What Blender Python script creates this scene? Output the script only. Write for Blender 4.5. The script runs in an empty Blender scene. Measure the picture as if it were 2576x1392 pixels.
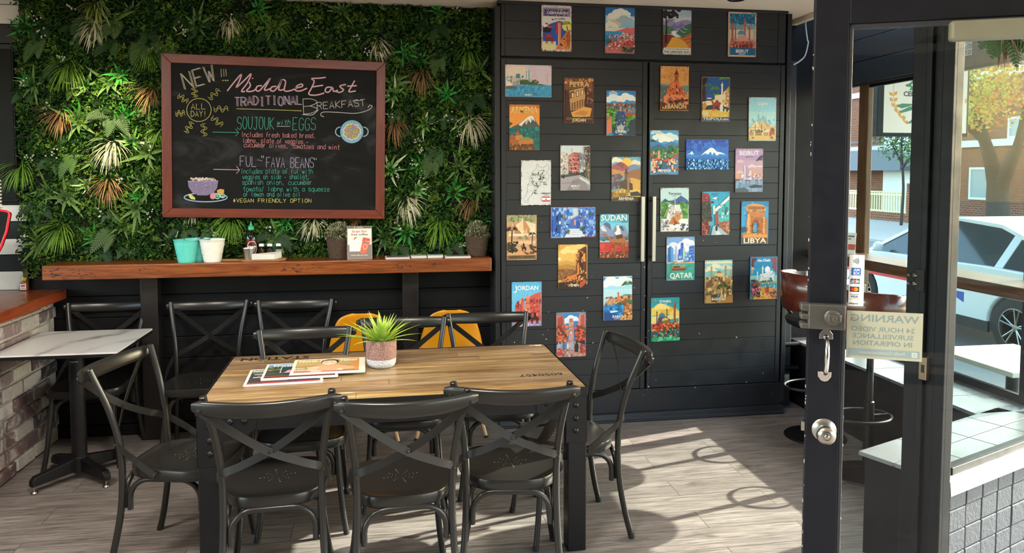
import bpy, bmesh, math, random
import numpy as np
from mathutils import Vector, Matrix, Euler
S = bpy.context.scene
R = math.radians
PI = math.pi
# ------------------------------------------------------------------ camera
FPX, CX, CY, EYE = 1904.3, 1288.0, 547.6, 1.70
YAW, PITCH = R(9.376), R(3.35)
cam = bpy.data.objects.new('camera', bpy.data.cameras.new('camera'))
S.collection.objects.link(cam)
cam.data.sensor_width = 36.0
cam.data.lens = FPX / 2576 * 36
cam.data.shift_y = (CY - 696) / 2576
cam.data.clip_start = 0.02
cam.location = (0, 0, EYE)
cam.rotation_euler = (PI / 2 - PITCH, 0, -YAW)
S.camera = cam
# ------------------------------------------------------------------ sky, sun, exposure
SUN_AZ = math.atan2(.966, .259)          # the sun stands to the right, a little beyond the back wall
SUN_EL = R(25.7)
W = bpy.data.worlds.new('World'); S.world = W; W.use_nodes = True
wn = W.node_tree.nodes; wl = W.node_tree.links
sky = wn.new('ShaderNodeTexSky'); sky.sky_type = 'NISHITA'; sky.sun_disc = False
sky.sun_elevation = SUN_EL; sky.sun_rotation = SUN_AZ; sky.air_density = 1.3; sky.dust_density = 2.0
wl.new(sky.outputs[0], wn['Background'].inputs[0]); wn['Background'].inputs[1].default_value = 0.8
sl = bpy.data.lights.new('sun', 'SUN'); sl.energy = 11.5; sl.angle = R(.6); sl.color = (1, .93, .82)
sun = bpy.data.objects.new('sun', sl); S.collection.objects.link(sun)
sd = Vector((-.966 * math.cos(SUN_EL), -.259 * math.cos(SUN_EL), -math.sin(SUN_EL)))
sun.rotation_euler = sd.to_track_quat('-Z', 'Y').to_euler(); sun.location = (20, 6, 12)
S.view_settings.view_transform = 'Standard'; S.view_settings.look = 'None'
S.view_settings.exposure = 1.05; S.view_settings.gamma = 1.0; S.view_settings.use_curve_mapping = False
# ------------------------------------------------------------------ measuring helpers (photo pixel -> point on a plane)
_f = Vector((math.sin(YAW) * math.cos(PITCH), math.cos(YAW) * math.cos(PITCH), -math.sin(PITCH)))
_r = Vector((math.cos(YAW), -math.sin(YAW), 0)); _d = _f.cross(_r)
def ray(u, v): return _f + _r * ((u - CX) / FPX) + _d * ((v - CY) / FPX)
def at_z(u, v, z): d = ray(u, v); t = (z - EYE) / d.z; return Vector((0, 0, EYE)) + d * t
def at_y(u, v, y): d = ray(u, v); return Vector((0, 0, EYE)) + d * (y / d.y)
def at_x(u, v, x): d = ray(u, v); return Vector((0, 0, EYE)) + d * (x / d.x)
def at_pl(u, v, p, n):
    d = ray(u, v); o = Vector((0, 0, EYE)); return o + d * ((p - o).dot(n) / d.dot(n))
# ------------------------------------------------------------------ colours and materials
def lin(c):
    if isinstance(c, str):
        c = c.lstrip('#')
        if len(c) == 3: c = ''.join(k * 2 for k in c)
        c = [int(c[i:i + 2], 16) / 255 for i in (0, 2, 4)]
    return tuple((x / 12.92 if x <= .04045 else ((x + .055) / 1.055) ** 2.4) for x in c) + (1.0,)
def shade(c, k): return tuple(min(1, x * k) for x in c[:3]) + (1.0,)
class NT:
    def __init__(s, name):
        s.m = bpy.data.materials.new(name); s.m.use_nodes = True
        s.t = s.m.node_tree; s.b = s.t.nodes['Principled BSDF']
    def n(s, typ, ins=None, **kw):
        o = s.t.nodes.new('ShaderNode' + typ)
        for k, v in kw.items(): setattr(o, k, v)
        for k, v in (ins or {}).items():
            if isinstance(v, bpy.types.NodeSocket): s.t.links.new(v, o.inputs[k])
            else: o.inputs[k].default_value = v
        return o
    def l(s, a, b): s.t.links.new(a, b)
    def coord(s, sc=(1, 1, 1), kind='Object', rot=(0, 0, 0)):
        c = s.n('TexCoord'); return s.n('Mapping', {'Vector': c.outputs[kind], 'Scale': sc, 'Rotation': rot}).outputs[0]
    def noise(s, vec, scale, detail=4, rough=.6, dist=0):
        return s.n('TexNoise', {'Vector': vec, 'Scale': scale, 'Detail': detail, 'Roughness': rough, 'Distortion': dist}).outputs[0]
    def ramp(s, f, stops, interp='LINEAR'):
        o = s.n('ValToRGB', {'Fac': f}); o.color_ramp.interpolation = interp; e = o.color_ramp.elements
        while len(e) < len(stops): e.new(.5)
        for q, (p, c) in zip(e, stops):
            q.position = p; q.color = lin(c) if isinstance(c, str) else ((c, c, c, 1) if not isinstance(c, tuple) else c)
        return o.outputs[0]
    def mix(s, f, a, b, bt='MIX'):
        o = s.n('Mix', data_type='RGBA', blend_type=bt)
        for i, v in ((0, f), (6, a), (7, b)):
            if isinstance(v, bpy.types.NodeSocket): s.l(v, o.inputs[i])
            else: o.inputs[i].default_value = lin(v) if isinstance(v, str) else v
        return o.outputs[2]
    def set(s, **kw):
        for k, v in kw.items():
            k = {'col': 'Base Color', 'rough': 'Roughness', 'metal': 'Metallic', 'coat': 'Coat Weight', 'coatr': 'Coat Roughness', 'spec': 'Specular IOR Level', 'trans': 'Transmission Weight', 'ior': 'IOR', 'nor': 'Normal', 'emi': 'Emission Color', 'ems': 'Emission Strength'}[k]
            if isinstance(v, bpy.types.NodeSocket): s.l(v, s.b.inputs[k])
            else: s.b.inputs[k].default_value = lin(v) if isinstance(v, str) else v
        return s
    def bump(s, h, st=.3, dist=.01):
        s.l(s.n('Bump', {'Height': h, 'Strength': st, 'Distance': dist}).outputs[0], s.b.inputs['Normal']); return s
def plain(name, col, rough=.5, metal=0, var=.0, vs=6, bump=0, bs=60, coat=0, spec=.5):
    t = NT(name); c = lin(col) if isinstance(col, str) else col
    v = t.coord()
    if var:
        nz = t.noise(v, vs, 5)
        t.set(col=t.mix(nz, shade(c, 1 - var), shade(c, 1 + var)))
        t.set(rough=t.ramp(t.noise(v, vs * 2.3, 3), [(.3, max(0, rough - .08)), (.7, min(1, rough + .08))]))
    else: t.set(col=c, rough=rough)
    t.set(metal=metal, coat=coat, spec=spec)
    if bump: t.bump(t.noise(v, bs, 3), bump, .004)
    return t.m
def attrmat(name, rough=.5, metal=0, var=.12, vs=30, bump=0, bs=80, spec=.5):
    t = NT(name); a = t.n('Attribute', attribute_name='Col').outputs[0]
    c = a
    if var: c = t.mix(t.ramp(t.noise(t.coord(), vs, 4), [(.3, 0.0), (.7, 1.0)]), t.mix(1.0, a, (1 - var,) * 3 + (1,), 'MULTIPLY'), a)
    t.set(col=c, rough=rough, metal=metal, spec=spec)
    if bump: t.bump(t.noise(t.coord(), bs, 3), bump, .003)
    return t.m
def woodmat(name, dark, mid, light, axis=0, rough=.4, freq=14, streak=3.0, bump=.15, coat=0, knots=True):
    t = NT(name); sc = [freq] * 3; sc[axis] = freq * .06
    v = t.coord(tuple(sc)); n1 = t.noise(v, 1.0, 8, .65, .6)
    sc2 = [freq * 7] * 3; sc2[axis] = freq * .25
    n2 = t.noise(t.coord(tuple(sc2)), 1.0, 3, .6)
    big = t.noise(t.coord((1.5, 1.5, 1.5)), 1.0, 2)
    c = t.ramp(n1, [(.28, dark), (.48, mid), (.72, light)])
    c = t.mix(t.ramp(n2, [(.35, .55), (.6, 0.0)]), c, dark)
    if knots:
        sk = [9] * 3; sk[axis] = 2.6
        c = t.mix(t.ramp(t.noise(t.coord(tuple(sk)), 1.0, 2, .5), [(.70, 0.0), (.76, .85)]), c, '1a0d06')
    c = t.mix(t.ramp(big, [(.3, .35), (.7, 0.0)]), c, dark)
    t.set(col=c, rough=rough, coat=coat); t.bump(n2, bump, .002)
    return t.m
# ------------------------------------------------------------------ mesh builder
class MB:
    def __init__(s, M=None): s.v = []; s.f = []; s.c = []; s.mi = []; s.M = M; s.col = (1, 1, 1, 1); s.m = 0; s.sm = []; s.smooth = False
    def _v(s, p):
        p = Vector(p)
        if s.M is not None: p = s.M @ p
        s.v.append(tuple(p)); return len(s.v) - 1
    def face(s, idx): s.f.append(tuple(idx)); s.c.append(s.col); s.mi.append(s.m); s.sm.append(s.smooth)
    def poly(s, pts): s.face([s._v(p) for p in pts])
    def box(s, x0, x1, y0, y1, z0, z1):
        i = [s._v((x, y, z)) for z in (z0, z1) for y in (y0, y1) for x in (x0, x1)]
        for q in ((0, 2, 3, 1), (4, 5, 7, 6), (0, 1, 5, 4), (2, 6, 7, 3), (0, 4, 6, 2), (1, 3, 7, 5)): s.face([i[k] for k in q])
    def cbox(s, c, size, rot=None):
        M0 = s.M; T = Matrix.Translation(c) @ (rot if rot is not None else Matrix.Identity(4))
        s.M = T if M0 is None else M0 @ T
        a, b, d = (k / 2 for k in size); s.box(-a, a, -b, b, -d, d); s.M = M0
    def prism(s, pts, z0, z1, axis='z'):
        f = {'z': lambda p, h: (p[0], p[1], h), 'x': lambda p, h: (h, p[0], p[1]), 'y': lambda p, h: (p[0], h, p[1])}[axis]
        a = [s._v(f(p, z0)) for p in pts]; b = [s._v(f(p, z1)) for p in pts]; n = len(pts)
        s.face(a[::-1]); s.face(b)
        for i in range(n): s.face((a[i], a[(i + 1) % n], b[(i + 1) % n], b[i]))
    def sweep(s, P, sec, closed=False, up=None, caps=True, scl=None):
        """sweep a 2-D section (list of (a,b)) along points P"""
        P = [Vector(p) for p in P]; n = len(P); rings = []; prev = None
        for i in range(n):
            a = P[i - 1] if (i > 0 or closed) else P[i]; b = P[(i + 1) % n] if (i < n - 1 or closed) else P[i]
            t = (b - a).normalized()
            if up is not None: u = Vector(up[i]) if isinstance(up, list) else Vector(up)
            elif prev is None: u = Vector((0, 0, 1)) if abs(t.z) < .9 else Vector((0, 1, 0))
            else: u = prev
            u = (u - t * u.dot(t)).normalized(); prev = u; w = t.cross(u)
            k = scl[i] if scl else 1.0
            ka, kb = k if isinstance(k, tuple) else (k, k)
            rings.append([s._v(P[i] + w * (q[0] * ka) + u * (q[1] * kb)) for q in sec])
        m = len(sec)
        for i in range(n if closed else n - 1):
            A = rings[i]; B = rings[(i + 1) % n]
            for j in range(m): s.face((A[j], A[(j + 1) % m], B[(j + 1) % m], B[j]))
        if caps and not closed: s.face(rings[0][::-1]); s.face(rings[-1])
    def tube(s, P, r, n=10, closed=False, up=None):
        sm = s.smooth; s.smooth = True
        sec = [(math.cos(2 * PI * k / n), math.sin(2 * PI * k / n)) for k in range(n)]
        rr = r if isinstance(r, (list, tuple)) else [r] * len(P)
        s.sweep(P, sec, closed, up, True, list(rr)); s.smooth = sm
    def band(s, P, w, t, up): s.sweep(P, [(-t / 2, -w / 2), (t / 2, -w / 2), (t / 2, w / 2), (-t / 2, w / 2)], False, up)
    def lathe(s, prof, n=24, c=(0, 0, 0), ax='z', sx=1, sy=1, caps=True):
        sm = s.smooth; s.smooth = True; c = Vector(c); rings = []
        for r, z in prof:
            ring = []
            for k in range(n):
                a = 2 * PI * k / n; p = (r * math.cos(a) * sx, r * math.sin(a) * sy, z)
                if ax == 'y': p = (p[0], z, -p[1])
                if ax == 'x': p = (z, p[0], p[1])
                ring.append(s._v(c + Vector(p)))
            rings.append(ring)
        for A, B in zip(rings, rings[1:]):
            for k in range(n): s.face((A[k], A[(k + 1) % n], B[(k + 1) % n], B[k]))
        s.smooth = False
        if caps and prof[0][0] > 1e-6: s.face(rings[0][::-1])
        if caps and prof[-1][0] > 1e-6: s.face(rings[-1])
        s.smooth = sm
    def ball(s, c, r, n=10, m=6, sc=(1, 1, 1)):
        c = Vector(c); M0 = s.M; T = Matrix.Translation(c) @ Matrix.Diagonal((*sc, 1)); s.M = T if M0 is None else M0 @ T
        s.lathe([(max(1e-7, r * math.sin(PI * i / m)), -r * math.cos(PI * i / m)) for i in range(m + 1)], n); s.M = M0
    def blade(s, base, d, nrm, L, w, droop=.3, segs=4, fold=.25, tip=.02, prof=None, col2=None):
        """a leaf: strip from base along d, bending towards gravity"""
        b = Vector(base); d = Vector(d).normalized(); c0 = s.col; sm = s.smooth; s.smooth = True
        side = d.cross(Vector(nrm))
        side = side.normalized() if side.length > 1e-4 else Vector((1, 0, 0))
        rows = []; p = b.copy(); dd = d.copy()
        for i in range(segs + 1):
            t = i / segs; ww = w * (prof[i] if prof else max(tip, math.sin(PI * min(1, .12 + t * .88)) ** .8))
            nn = side.cross(dd).normalized()
            rows.append([s._v(p - side * ww / 2 + nn * ww * fold * .5), s._v(p), s._v(p + side * ww / 2 + nn * ww * fold * .5)])
            p = p + dd * (L / segs); dd = (dd + Vector((0, 0, -droop / segs))).normalized()
        for i in range(segs):
            if col2: s.col = tuple(c0[k] + (col2[k] - c0[k]) * (i / max(1, segs - 1)) for k in range(4))
            A, B = rows[i], rows[i + 1]
            s.face((A[0], A[1], B[1], B[0])); s.face((A[1], A[2], B[2], B[1]))
        s.col = c0; s.smooth = sm
    def mesh(s, name):
        me = bpy.data.meshes.new(name); me.from_pydata(s.v, [], s.f); me.update()
        if s.c:
            at = me.color_attributes.new('Col', 'FLOAT_COLOR', 'CORNER')
            arr = np.repeat(np.array(s.c, dtype=np.float32), np.array([len(f) for f in s.f]), axis=0)
            at.data.foreach_set('color', arr.ravel())
        me.polygons.foreach_set('material_index', s.mi); me.polygons.foreach_set('use_smooth', s.sm)
        return me
    def build(s, name, mats, parent=None, bevel=0, seg=2, loc=None, auto=False, fix=True):
        me = s.mesh(name)
        for m in (mats if isinstance(mats, (list, tuple)) else [mats]): me.materials.append(m)
        if fix:
            bm = bmesh.new(); bm.from_mesh(me); bmesh.ops.recalc_face_normals(bm, faces=bm.faces); bm.to_mesh(me); bm.free()
        if any(s.sm): me.set_sharp_from_angle(angle=R(48))
        o = bpy.data.objects.new(name, me); S.collection.objects.link(o)
        if parent is not None: o.parent = parent
        if loc is not None: o.location = loc
        if bevel:
            b = o.modifiers.new('bevel', 'BEVEL'); b.width = bevel; b.segments = seg; b.limit_method = 'ANGLE'; b.angle_limit = R(40)
            b.harden_normals = False
        return o
def tag(o, label, cat, group=None, kind=None):
    if label: o['label'] = label
    if cat: o['category'] = cat
    if group: o['group'] = group
    if kind: o['kind'] = kind
    return o
def thing(name, label, cat, loc=(0, 0, 0), rz=0, group=None):
    o = bpy.data.objects.new(name, None); S.collection.objects.link(o); o.empty_display_size = .05
    o.location = loc; o.rotation_euler = (0, 0, rz); return tag(o, label, cat, group)
def struct(name, mb, m, parent=None, bevel=0):
    o = mb.build(name, m, parent, bevel)
    if parent is None: o['kind'] = 'structure'
    return o
KIDS = {}
def dup(root, loc, rz, label, group=None):
    kids = {}
    for o in S.objects:
        if o.parent: kids.setdefault(o.parent.name, []).append(o)
    def cp(o, par):
        c = o.copy(); S.collection.objects.link(c)
        if par is not None: c.parent = par
        for k in kids.get(o.name, []): cp(k, c)
        return c
    r = cp(root, None); r.location = loc; r.rotation_euler = (0, 0, rz); r['label'] = label
    if group: r['group'] = group
    return r
def arc(c, r, a0, a1, n, plane='xz'):
    out = []
    for i in range(n + 1):
        a = a0 + (a1 - a0) * i / n; x, z = r * math.cos(a), r * math.sin(a)
        out.append({'xz': (c[0] + x, c[1], c[2] + z), 'yz': (c[0], c[1] + x, c[2] + z), 'xy': (c[0] + x, c[1] + z, c[2])}[plane])
    return out
def spline(P, n=6):
    P = [Vector(p) for p in P]; Q = [P[0] * 2 - P[1]] + P + [P[-1] * 2 - P[-2]]; out = []
    for i in range(1, len(Q) - 2):
        for k in range(n):
            t = k / n; a, b, c, d = Q[i - 1:i + 3]
            out.append(.5 * ((2 * b) + (c - a) * t + (2 * a - 5 * b + 4 * c - d) * t * t + (3 * b - a - 3 * c + d) * t ** 3))
    return out + [P[-1]]
# ------------------------------------------------------------------ lettering
_TX = {}
def glyphs(txt, bold=0.0, shear=0.0):
    k = (txt, bold, shear)
    if k not in _TX:
        cu = bpy.data.curves.new('t', 'FONT'); cu.body = txt; cu.resolution_u = 2; cu.offset = bold; cu.shear = shear; cu.fill_mode = 'FRONT'
        ob = bpy.data.objects.new('t', cu); S.collection.objects.link(ob)
        me = bpy.data.meshes.new_from_object(ob.evaluated_get(bpy.context.evaluated_depsgraph_get()))
        V = np.array([v.co[:2] for v in me.vertices]); F = [tuple(p.vertices) for p in me.polygons]
        bpy.data.objects.remove(ob); bpy.data.curves.remove(cu); bpy.data.meshes.remove(me)
        if len(V) == 0: V = np.zeros((0, 2))
        else: V[:, 0] -= (V[:, 0].min() + V[:, 0].max()) / 2
        _TX[k] = (V, F)
    return _TX[k]
GLY = {}
for _k, _s in {'A': '02 28 42,14 34', 'B': '02 08,08 28 47 46 25 05,25 44 43 22 02', 'C': '47 38 18 06 04 12 32 43', 'D': '02 08,08 28 46 44 22 02', 'E': '48 08,08 02,02 42,05 35', 'F': '48 08,08 02,05 35', 'G': '47 38 18 06 04 12 32 43 45,45 25', 'H': '08 02,48 42,05 45', 'I': '18 38,28 22,12 32', 'J': '18 48,38 33 22 12 03', 'K': '08 02,48 05,05 42', 'L': '08 02,02 42', 'M': '02 18,18 25,25 38,38 42', 'N': '02 08,08 42,42 48', 'O': '18 06 04 12 32 44 46 38 18', 'P': '02 08,08 38 47 46 35 05', 'R': '02 08,08 38 47 46 35 05,25 42', 'S': '47 38 18 07 06 15 35 44 43 32 12 03', 'T': '08 48,28 22', 'U': '08 04 12 32 44 48', 'V': '08 22,22 48', 'W': '08 12,12 26,26 32,32 48', 'Y': '08 25,48 25,25 22', '!': '18 14,12 13', '-': '04 44', '*': '05 45,13 37,17 33,28 22', '/': '01 38', ',': '13 11', '~': '05 16 25 34 45', '"': '08 06,28 26',
    'a': '45 36 16 04 03 12 22 44,46 43 52', 'b': '08 02,04 16 36 44 33 22 03', 'c': '45 36 16 04 03 12 32 43', 'd': '45 36 16 04 03 12 32 44,48 42', 'e': '04 44 45 36 16 04 03 12 32 43', 'f': '48 38 17 12,05 35', 'g': '45 36 16 04 03 12 32 44,46 41 30 10 01', 'h': '08 02,04 16 36 44 42', 'i': '26 22,28 27', 'k': '08 02,36 04,04 32', 'l': '18 12', 'm': '06 02,04 15 25 22,24 35 45 42', 'n': '06 02,04 16 36 44 42', 'o': '16 04 03 12 32 43 44 36 16', 'p': '06 00,05 16 36 44 43 32 12 03', 'q': '45 36 16 04 03 12 32 44,46 40', 'r': '06 02,04 16 36', 's': '45 36 16 05 14 34 43 32 12 03', 't': '28 23 32 42,06 46', 'u': '06 03 12 32 44,46 42', 'v': '06 22,22 46', 'w': '06 12,12 25,25 32,32 46', 'x': '06 42,46 02', 'y': '06 24,46 24 10', 'z': '06 46 02 42'}.items():
    GLY[_k] = [[(int(p[0]) / 4, (int(p[1]) - 2) / 6) for p in st.split()] for st in _s.split(',')]
def strokes(txt, x0, y0, x1, y1, h, asp=.62, slant=0, jit=0.0, rnd=random.Random(3)):
    """hand lettering: polylines in picture space, baseline (x0,y0)-(x1,y1), y downwards"""
    n = len(txt); L = math.hypot(x1 - x0, y1 - y0); ux, uy = (x1 - x0) / L, (y1 - y0) / L; adv = L / n; out = []
    wid = adv * .74
    for i, ch in enumerate(txt):
        g = GLY.get(ch)
        if not g: continue
        w2 = wid * (.5 if ch in 'il!,I' else 1); off = adv * i + (wid - w2) / 2; dy = rnd.uniform(-jit, jit) * h
        for st in g:
            P = st
            if len(P) > 3:
                for _ in range(2):
                    Q = [P[0]]
                    for a, b in zip(P, P[1:]): Q += [(a[0] * .75 + b[0] * .25, a[1] * .75 + b[1] * .25), (a[0] * .25 + b[0] * .75, a[1] * .25 + b[1] * .75)]
                    P = Q + [P[-1]]
            out.append([(x0 + ux * (off + px * w2 + slant * py * h) + uy * py * h, y0 + uy * (off + px * w2) - py * h + dy) for px, py in P])
    return out
def clip01(P, w, h):
    for ax, lim, sg in ((0, 0, 1), (0, w, -1), (1, 0, 1), (1, h, -1)):
        Q = []
        for i in range(len(P)):
            a, b = P[i - 1], P[i]; ia = (a[ax] - lim) * sg >= 0; ib = (b[ax] - lim) * sg >= 0
            if ia != ib:
                t = (lim - a[ax]) / (b[ax] - a[ax]); Q.append((a[0] + (b[0] - a[0]) * t, a[1] + (b[1] - a[1]) * t))
            if ib: Q.append(b)
        P = Q
        if len(P) < 3: return []
    return P
class Art:
    """flat printed picture: x right, y down, built in thin printed layers on a plate lying in the local XZ plane, facing -Y"""
    def __init__(s, mb, w, h, W_, H_, x0=None, z1=None, y=0.0, dz=.00005, mirror=False, mapf=None):
        s.mb = mb; s.w = w; s.h = h; s.kx = W_ / w; s.kz = H_ / h; s.x0 = -W_ / 2 if x0 is None else x0; s.z1 = H_ / 2 if z1 is None else z1
        s.y = y; s.dz = dz; s.mir = mirror; s.mapf = mapf; s.seed = random.Random(int(w * 7 + h))
    def P(s, x, y):
        if s.mir: x = s.w - x
        if s.mapf: return s.mapf(x, y, s.y)
        return (s.x0 + x * s.kx, s.y, s.z1 - y * s.kz)
    def poly(s, pts, c, clip=True):
        if clip: pts = clip01(pts, s.w, s.h)
        if len(pts) < 3: return
        s.y -= s.dz; s.mb.col = lin(c) if isinstance(c, str) else c
        s.mb.poly([s.P(*p) for p in pts])
    def rect(s, x, y, w, h, c): s.poly([(x, y), (x, y + h), (x + w, y + h), (x + w, y)], c)
    def ell(s, x, y, rx, ry, c, n=20): s.poly([(x + rx * math.cos(2 * PI * k / n), y - ry * math.sin(2 * PI * k / n)) for k in range(n)], c)
    def text(s, t, x, y, h, c, w=None, bold=.02, shear=0, rot=0):
        V, F = glyphs(t, bold, shear)
        if len(V) == 0: return
        kh = h / .70; kw = kh if not w else w / (V[:, 0].max() - V[:, 0].min())
        s.y -= s.dz; s.mb.col = lin(c) if isinstance(c, str) else c; cr, sr = math.cos(rot), math.sin(rot)
        ids = []
        for a, b in V:
            px, py = a * kw, -b * kh; ids.append(s.mb._v(s.P(x + px * cr - py * sr, y + px * sr + py * cr)))
        for f in F: s.mb.face([ids[i] for i in f])
    def line(s, pts, wd, c):
        s.y -= s.dz; s.mb.col = lin(c) if isinstance(c, str) else c; n = len(pts); A = []
        for i in range(n):
            a = pts[max(0, i - 1)]; b = pts[min(n - 1, i + 1)]; L = math.hypot(b[0] - a[0], b[1] - a[1]) or 1
            nx, ny = -(b[1] - a[1]) / L * wd / 2, (b[0] - a[0]) / L * wd / 2
            A.append((s.mb._v(s.P(pts[i][0] + nx, pts[i][1] + ny)), s.mb._v(s.P(pts[i][0] - nx, pts[i][1] - ny))))
        for p, q in zip(A, A[1:]): s.mb.face((p[0], q[0], q[1], p[1]))
    def run(s, dsl):
        for ln in dsl.strip().split('\n'):
            for cmd in ln.split(';'):
                t = cmd.split()
                if not t: continue
                k = t[0]
                if k == 't': s.text(' '.join(t[6:]), float(t[2]), float(t[3]), float(t[4]), t[1], float(t[5]) or None); continue
                if k == 'b': s.rect(0, 0, s.w, s.h, t[1]); continue
                if k == 'S':
                    cs = t[1].split(','); n = int(t[2]); x, y, w, h, a, b = map(float, t[3:9])
                    for i in range(n):
                        q = s.seed.uniform(a, b); s.rect(x + s.seed.random() * w - q / 2, y + s.seed.random() * h - q / 2, q * s.seed.uniform(.6, 1.2), q * s.seed.uniform(.6, 1.5), s.seed.choice(cs))
                    continue
                if k == 'L':
                    cs = t[1].split(','); n = int(t[2]); x, y, w, h, q = map(float, t[3:8])
                    for i in range(n):
                        s.ell(x + s.seed.random() * w, y + s.seed.random() * h, q * s.seed.uniform(.6, 1.4), q * s.seed.uniform(.5, 1.1), s.seed.choice(cs), 7)
                    continue
                N = list(map(float, t[2:])); c = t[1]
                if k == 'p': s.poly([(N[i], N[i + 1]) for i in range(0, len(N), 2)], c)
                elif k == 'r': s.rect(*N, c)
                elif k == 'e': s.ell(*N, c)
                elif k == 'l': s.line([(N[i], N[i + 1]) for i in range(1, len(N), 2)], N[0], c)
                elif k == 'k':       # palm: x y size
                    x, y, q = N
                    for j in range(9):
                        a = -PI * .1 - j * PI * .1 - .15; s.poly([(x, y), (x + q * math.cos(a) * .6 - .03 * q, y + q * math.sin(a) * .62 - .05 * q), (x + q * math.cos(a), y + q * math.sin(a) * .5 + .28 * q), (x + q * .45 * math.cos(a), y + q * math.sin(a) * .38 + .05 * q)], c)
                elif k == 'd':       # dome on drum: x y r
                    x, y, q = N
                    s.poly([(x + q * math.cos(a * PI / 10) * 1.0, y - q * 1.15 * math.sin(a * PI / 10)) for a in range(11)], c); s.rect(x - .05 * q, y - 1.5 * q, .1 * q, .5 * q, c)
                elif k == 'm':       # minaret: x ybase ytop w
                    x, yb, yt, q = N
                    h = yb - yt
                    s.poly([(x - q / 2, yb), (x - q * .4, yt + h * .25), (x - q * .7, yt + h * .25), (x - q * .7, yt + h * .2), (x - q * .3, yt + h * .18), (x, yt), (x + q * .3, yt + h * .18), (x + q * .7, yt + h * .2), (x + q * .7, yt + h * .25), (x + q * .4, yt + h * .25), (x + q / 2, yb)], c)
                elif k == 'c':       # cloud: x y w
                    x, y, q = N
                    for dx, dy, rr in ((-.35, 0, .2), (-.1, -.12, .26), (.18, -.05, .22), (.4, .02, .14)): s.ell(x + dx * q, y + dy * q, rr * q, rr * q * .75, c, 12)
                elif k == 'h':       # camel facing left: x y size
                    x, y, q = N
                    s.poly([(x + q * a, y - q * b) for a, b in ((-.5, .83), (-.33, .88), (-.26, .8), (-.2, .62), (-.1, .6), (.02, .8), (.14, .84), (.26, .66), (.42, .62), (.48, .4), (.42, .36), (.4, 0), (.34, 0), (.3, .36), (.27, .02), (.21, .02), (.2, .38), (-.08, .36), (-.1, 0), (-.16, 0), (-.16, .34), (-.22, .02), (-.28, .02), (-.26, .45), (-.36, .74), (-.5, .76))], c)
                elif k == 'f':       # standing figure: x y size
                    x, y, q = N
                    s.ell(x, y - q * .9, q * .09, q * .1, c, 8); s.poly([(x - q * .16, y), (x - q * .2, y - q * .5), (x - q * .13, y - q * .8), (x + q * .13, y - q * .8), (x + q * .2, y - q * .5), (x + q * .16, y)], c)
# ================================================================== materials
m_black = plain('black_paint_boards', '1d1e22', .42, var=.12, vs=4, bump=.08, bs=35, spec=.5)
m_blackw = plain('dark_wall_paint', '08080b', .55, var=.15, vs=3, bump=.06, bs=30, spec=.25)
m_navy = plain('navy_black_paint', '0f1119', .5, var=.12, vs=5, bump=.03, bs=40, spec=.25)
m_ceil = plain('cream_ceiling_paint', 'e6d8c6', .8, var=.03)
m_steel = plain('black_powder_steel', '0e0e10', .45, 0, var=.15, vs=8, spec=.3)
m_rawsteel = plain('dark_raw_steel', '34302e', .38, .7, var=.35, vs=3)
m_chair = plain('gunmetal_chair_paint', '292826', .27, .35, spec=.45)
m_worn = plain('worn_bare_metal', 'b9b6ae', .4, .7)
m_chrome = plain('chrome', 'd8d8d8', .12, 1)
m_nickel = plain('brushed_nickel', 'a9a59d', .28, 1)
m_lock = plain('satin_grey_lock_metal', '5c5a56', .36, .6)
m_handle = plain('brushed_steel_handle', 'b5b0a6', .32, .9)
m_white = plain('white_paint', 'd4d2cc', .5, var=.05)
m_paper = attrmat('printed_paper', .6, var=.05, vs=14)
m_tin = attrmat('printed_tin', .34, var=.1, vs=45, spec=.5)
m_rust = plain('rusty_tin_edge', '4a2620', .5, .3, var=.4, vs=60)
m_tint = attrmat('painted_detail', .5, var=.0)
m_leaf = attrmat('artificial_leaf', .5, var=.15, vs=40, spec=.25)
m_rubber = plain('black_rubber', '0d0d0e', .7)
t = NT('slate_chalkboard'); v = t.coord()
sm = t.noise(t.coord((2.2, 2.2, 5.5), rot=(0, R(25), 0)), 1.0, 6, .62, 1.2)
t.set(col=t.ramp(sm, [(.30, '0c0d0e'), (.52, '151617'), (.76, '38383a')]), rough=.7, spec=.15); m_slate = t.m
m_chalk = attrmat('chalk', .9, var=.35, vs=160, spec=.1)
m_mahog = woodmat('red_brown_frame_wood', '4a180a', '6e2a14', '823818', 0, .38, 55, knots=False)
m_mahogv = woodmat('red_brown_frame_wood_upright', '4a180a', '6e2a14', '823818', 2, .38, 55, knots=False)
m_shelf = woodmat('varnished_recycled_beam', '4a210c', '8a4618', 'aa622a', 0, .32, 42, bump=.3, coat=.2)
m_ctop = woodmat('varnished_counter_slab', '4a1e0c', '84391a', 'a45428', 1, .32, 42, bump=.2, coat=.25, knots=False)
m_timber = woodmat('brown_timber_post', '4a3222', '6f5038', '8a6a4c', 2, .55, 40)
m_bench = woodmat('oiled_window_bench', '3a2418', '5d3b26', '8a6444', 1, .35, 40, coat=.2, knots=False)
m_board = woodmat('paddle_board_wood', '6e4624', '94643a', 'ae7e50', 0, .5, 45, knots=False)
m_beech = woodmat('pale_beech_leg', 'b98d5c', 'd0a878', 'e0bd92', 2, .45, 50, knots=False)
m_ply = woodmat('walnut_bent_ply', '3a140c', '5a2214', '6e3020', 0, .28, 45, coat=.4, knots=False)
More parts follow.
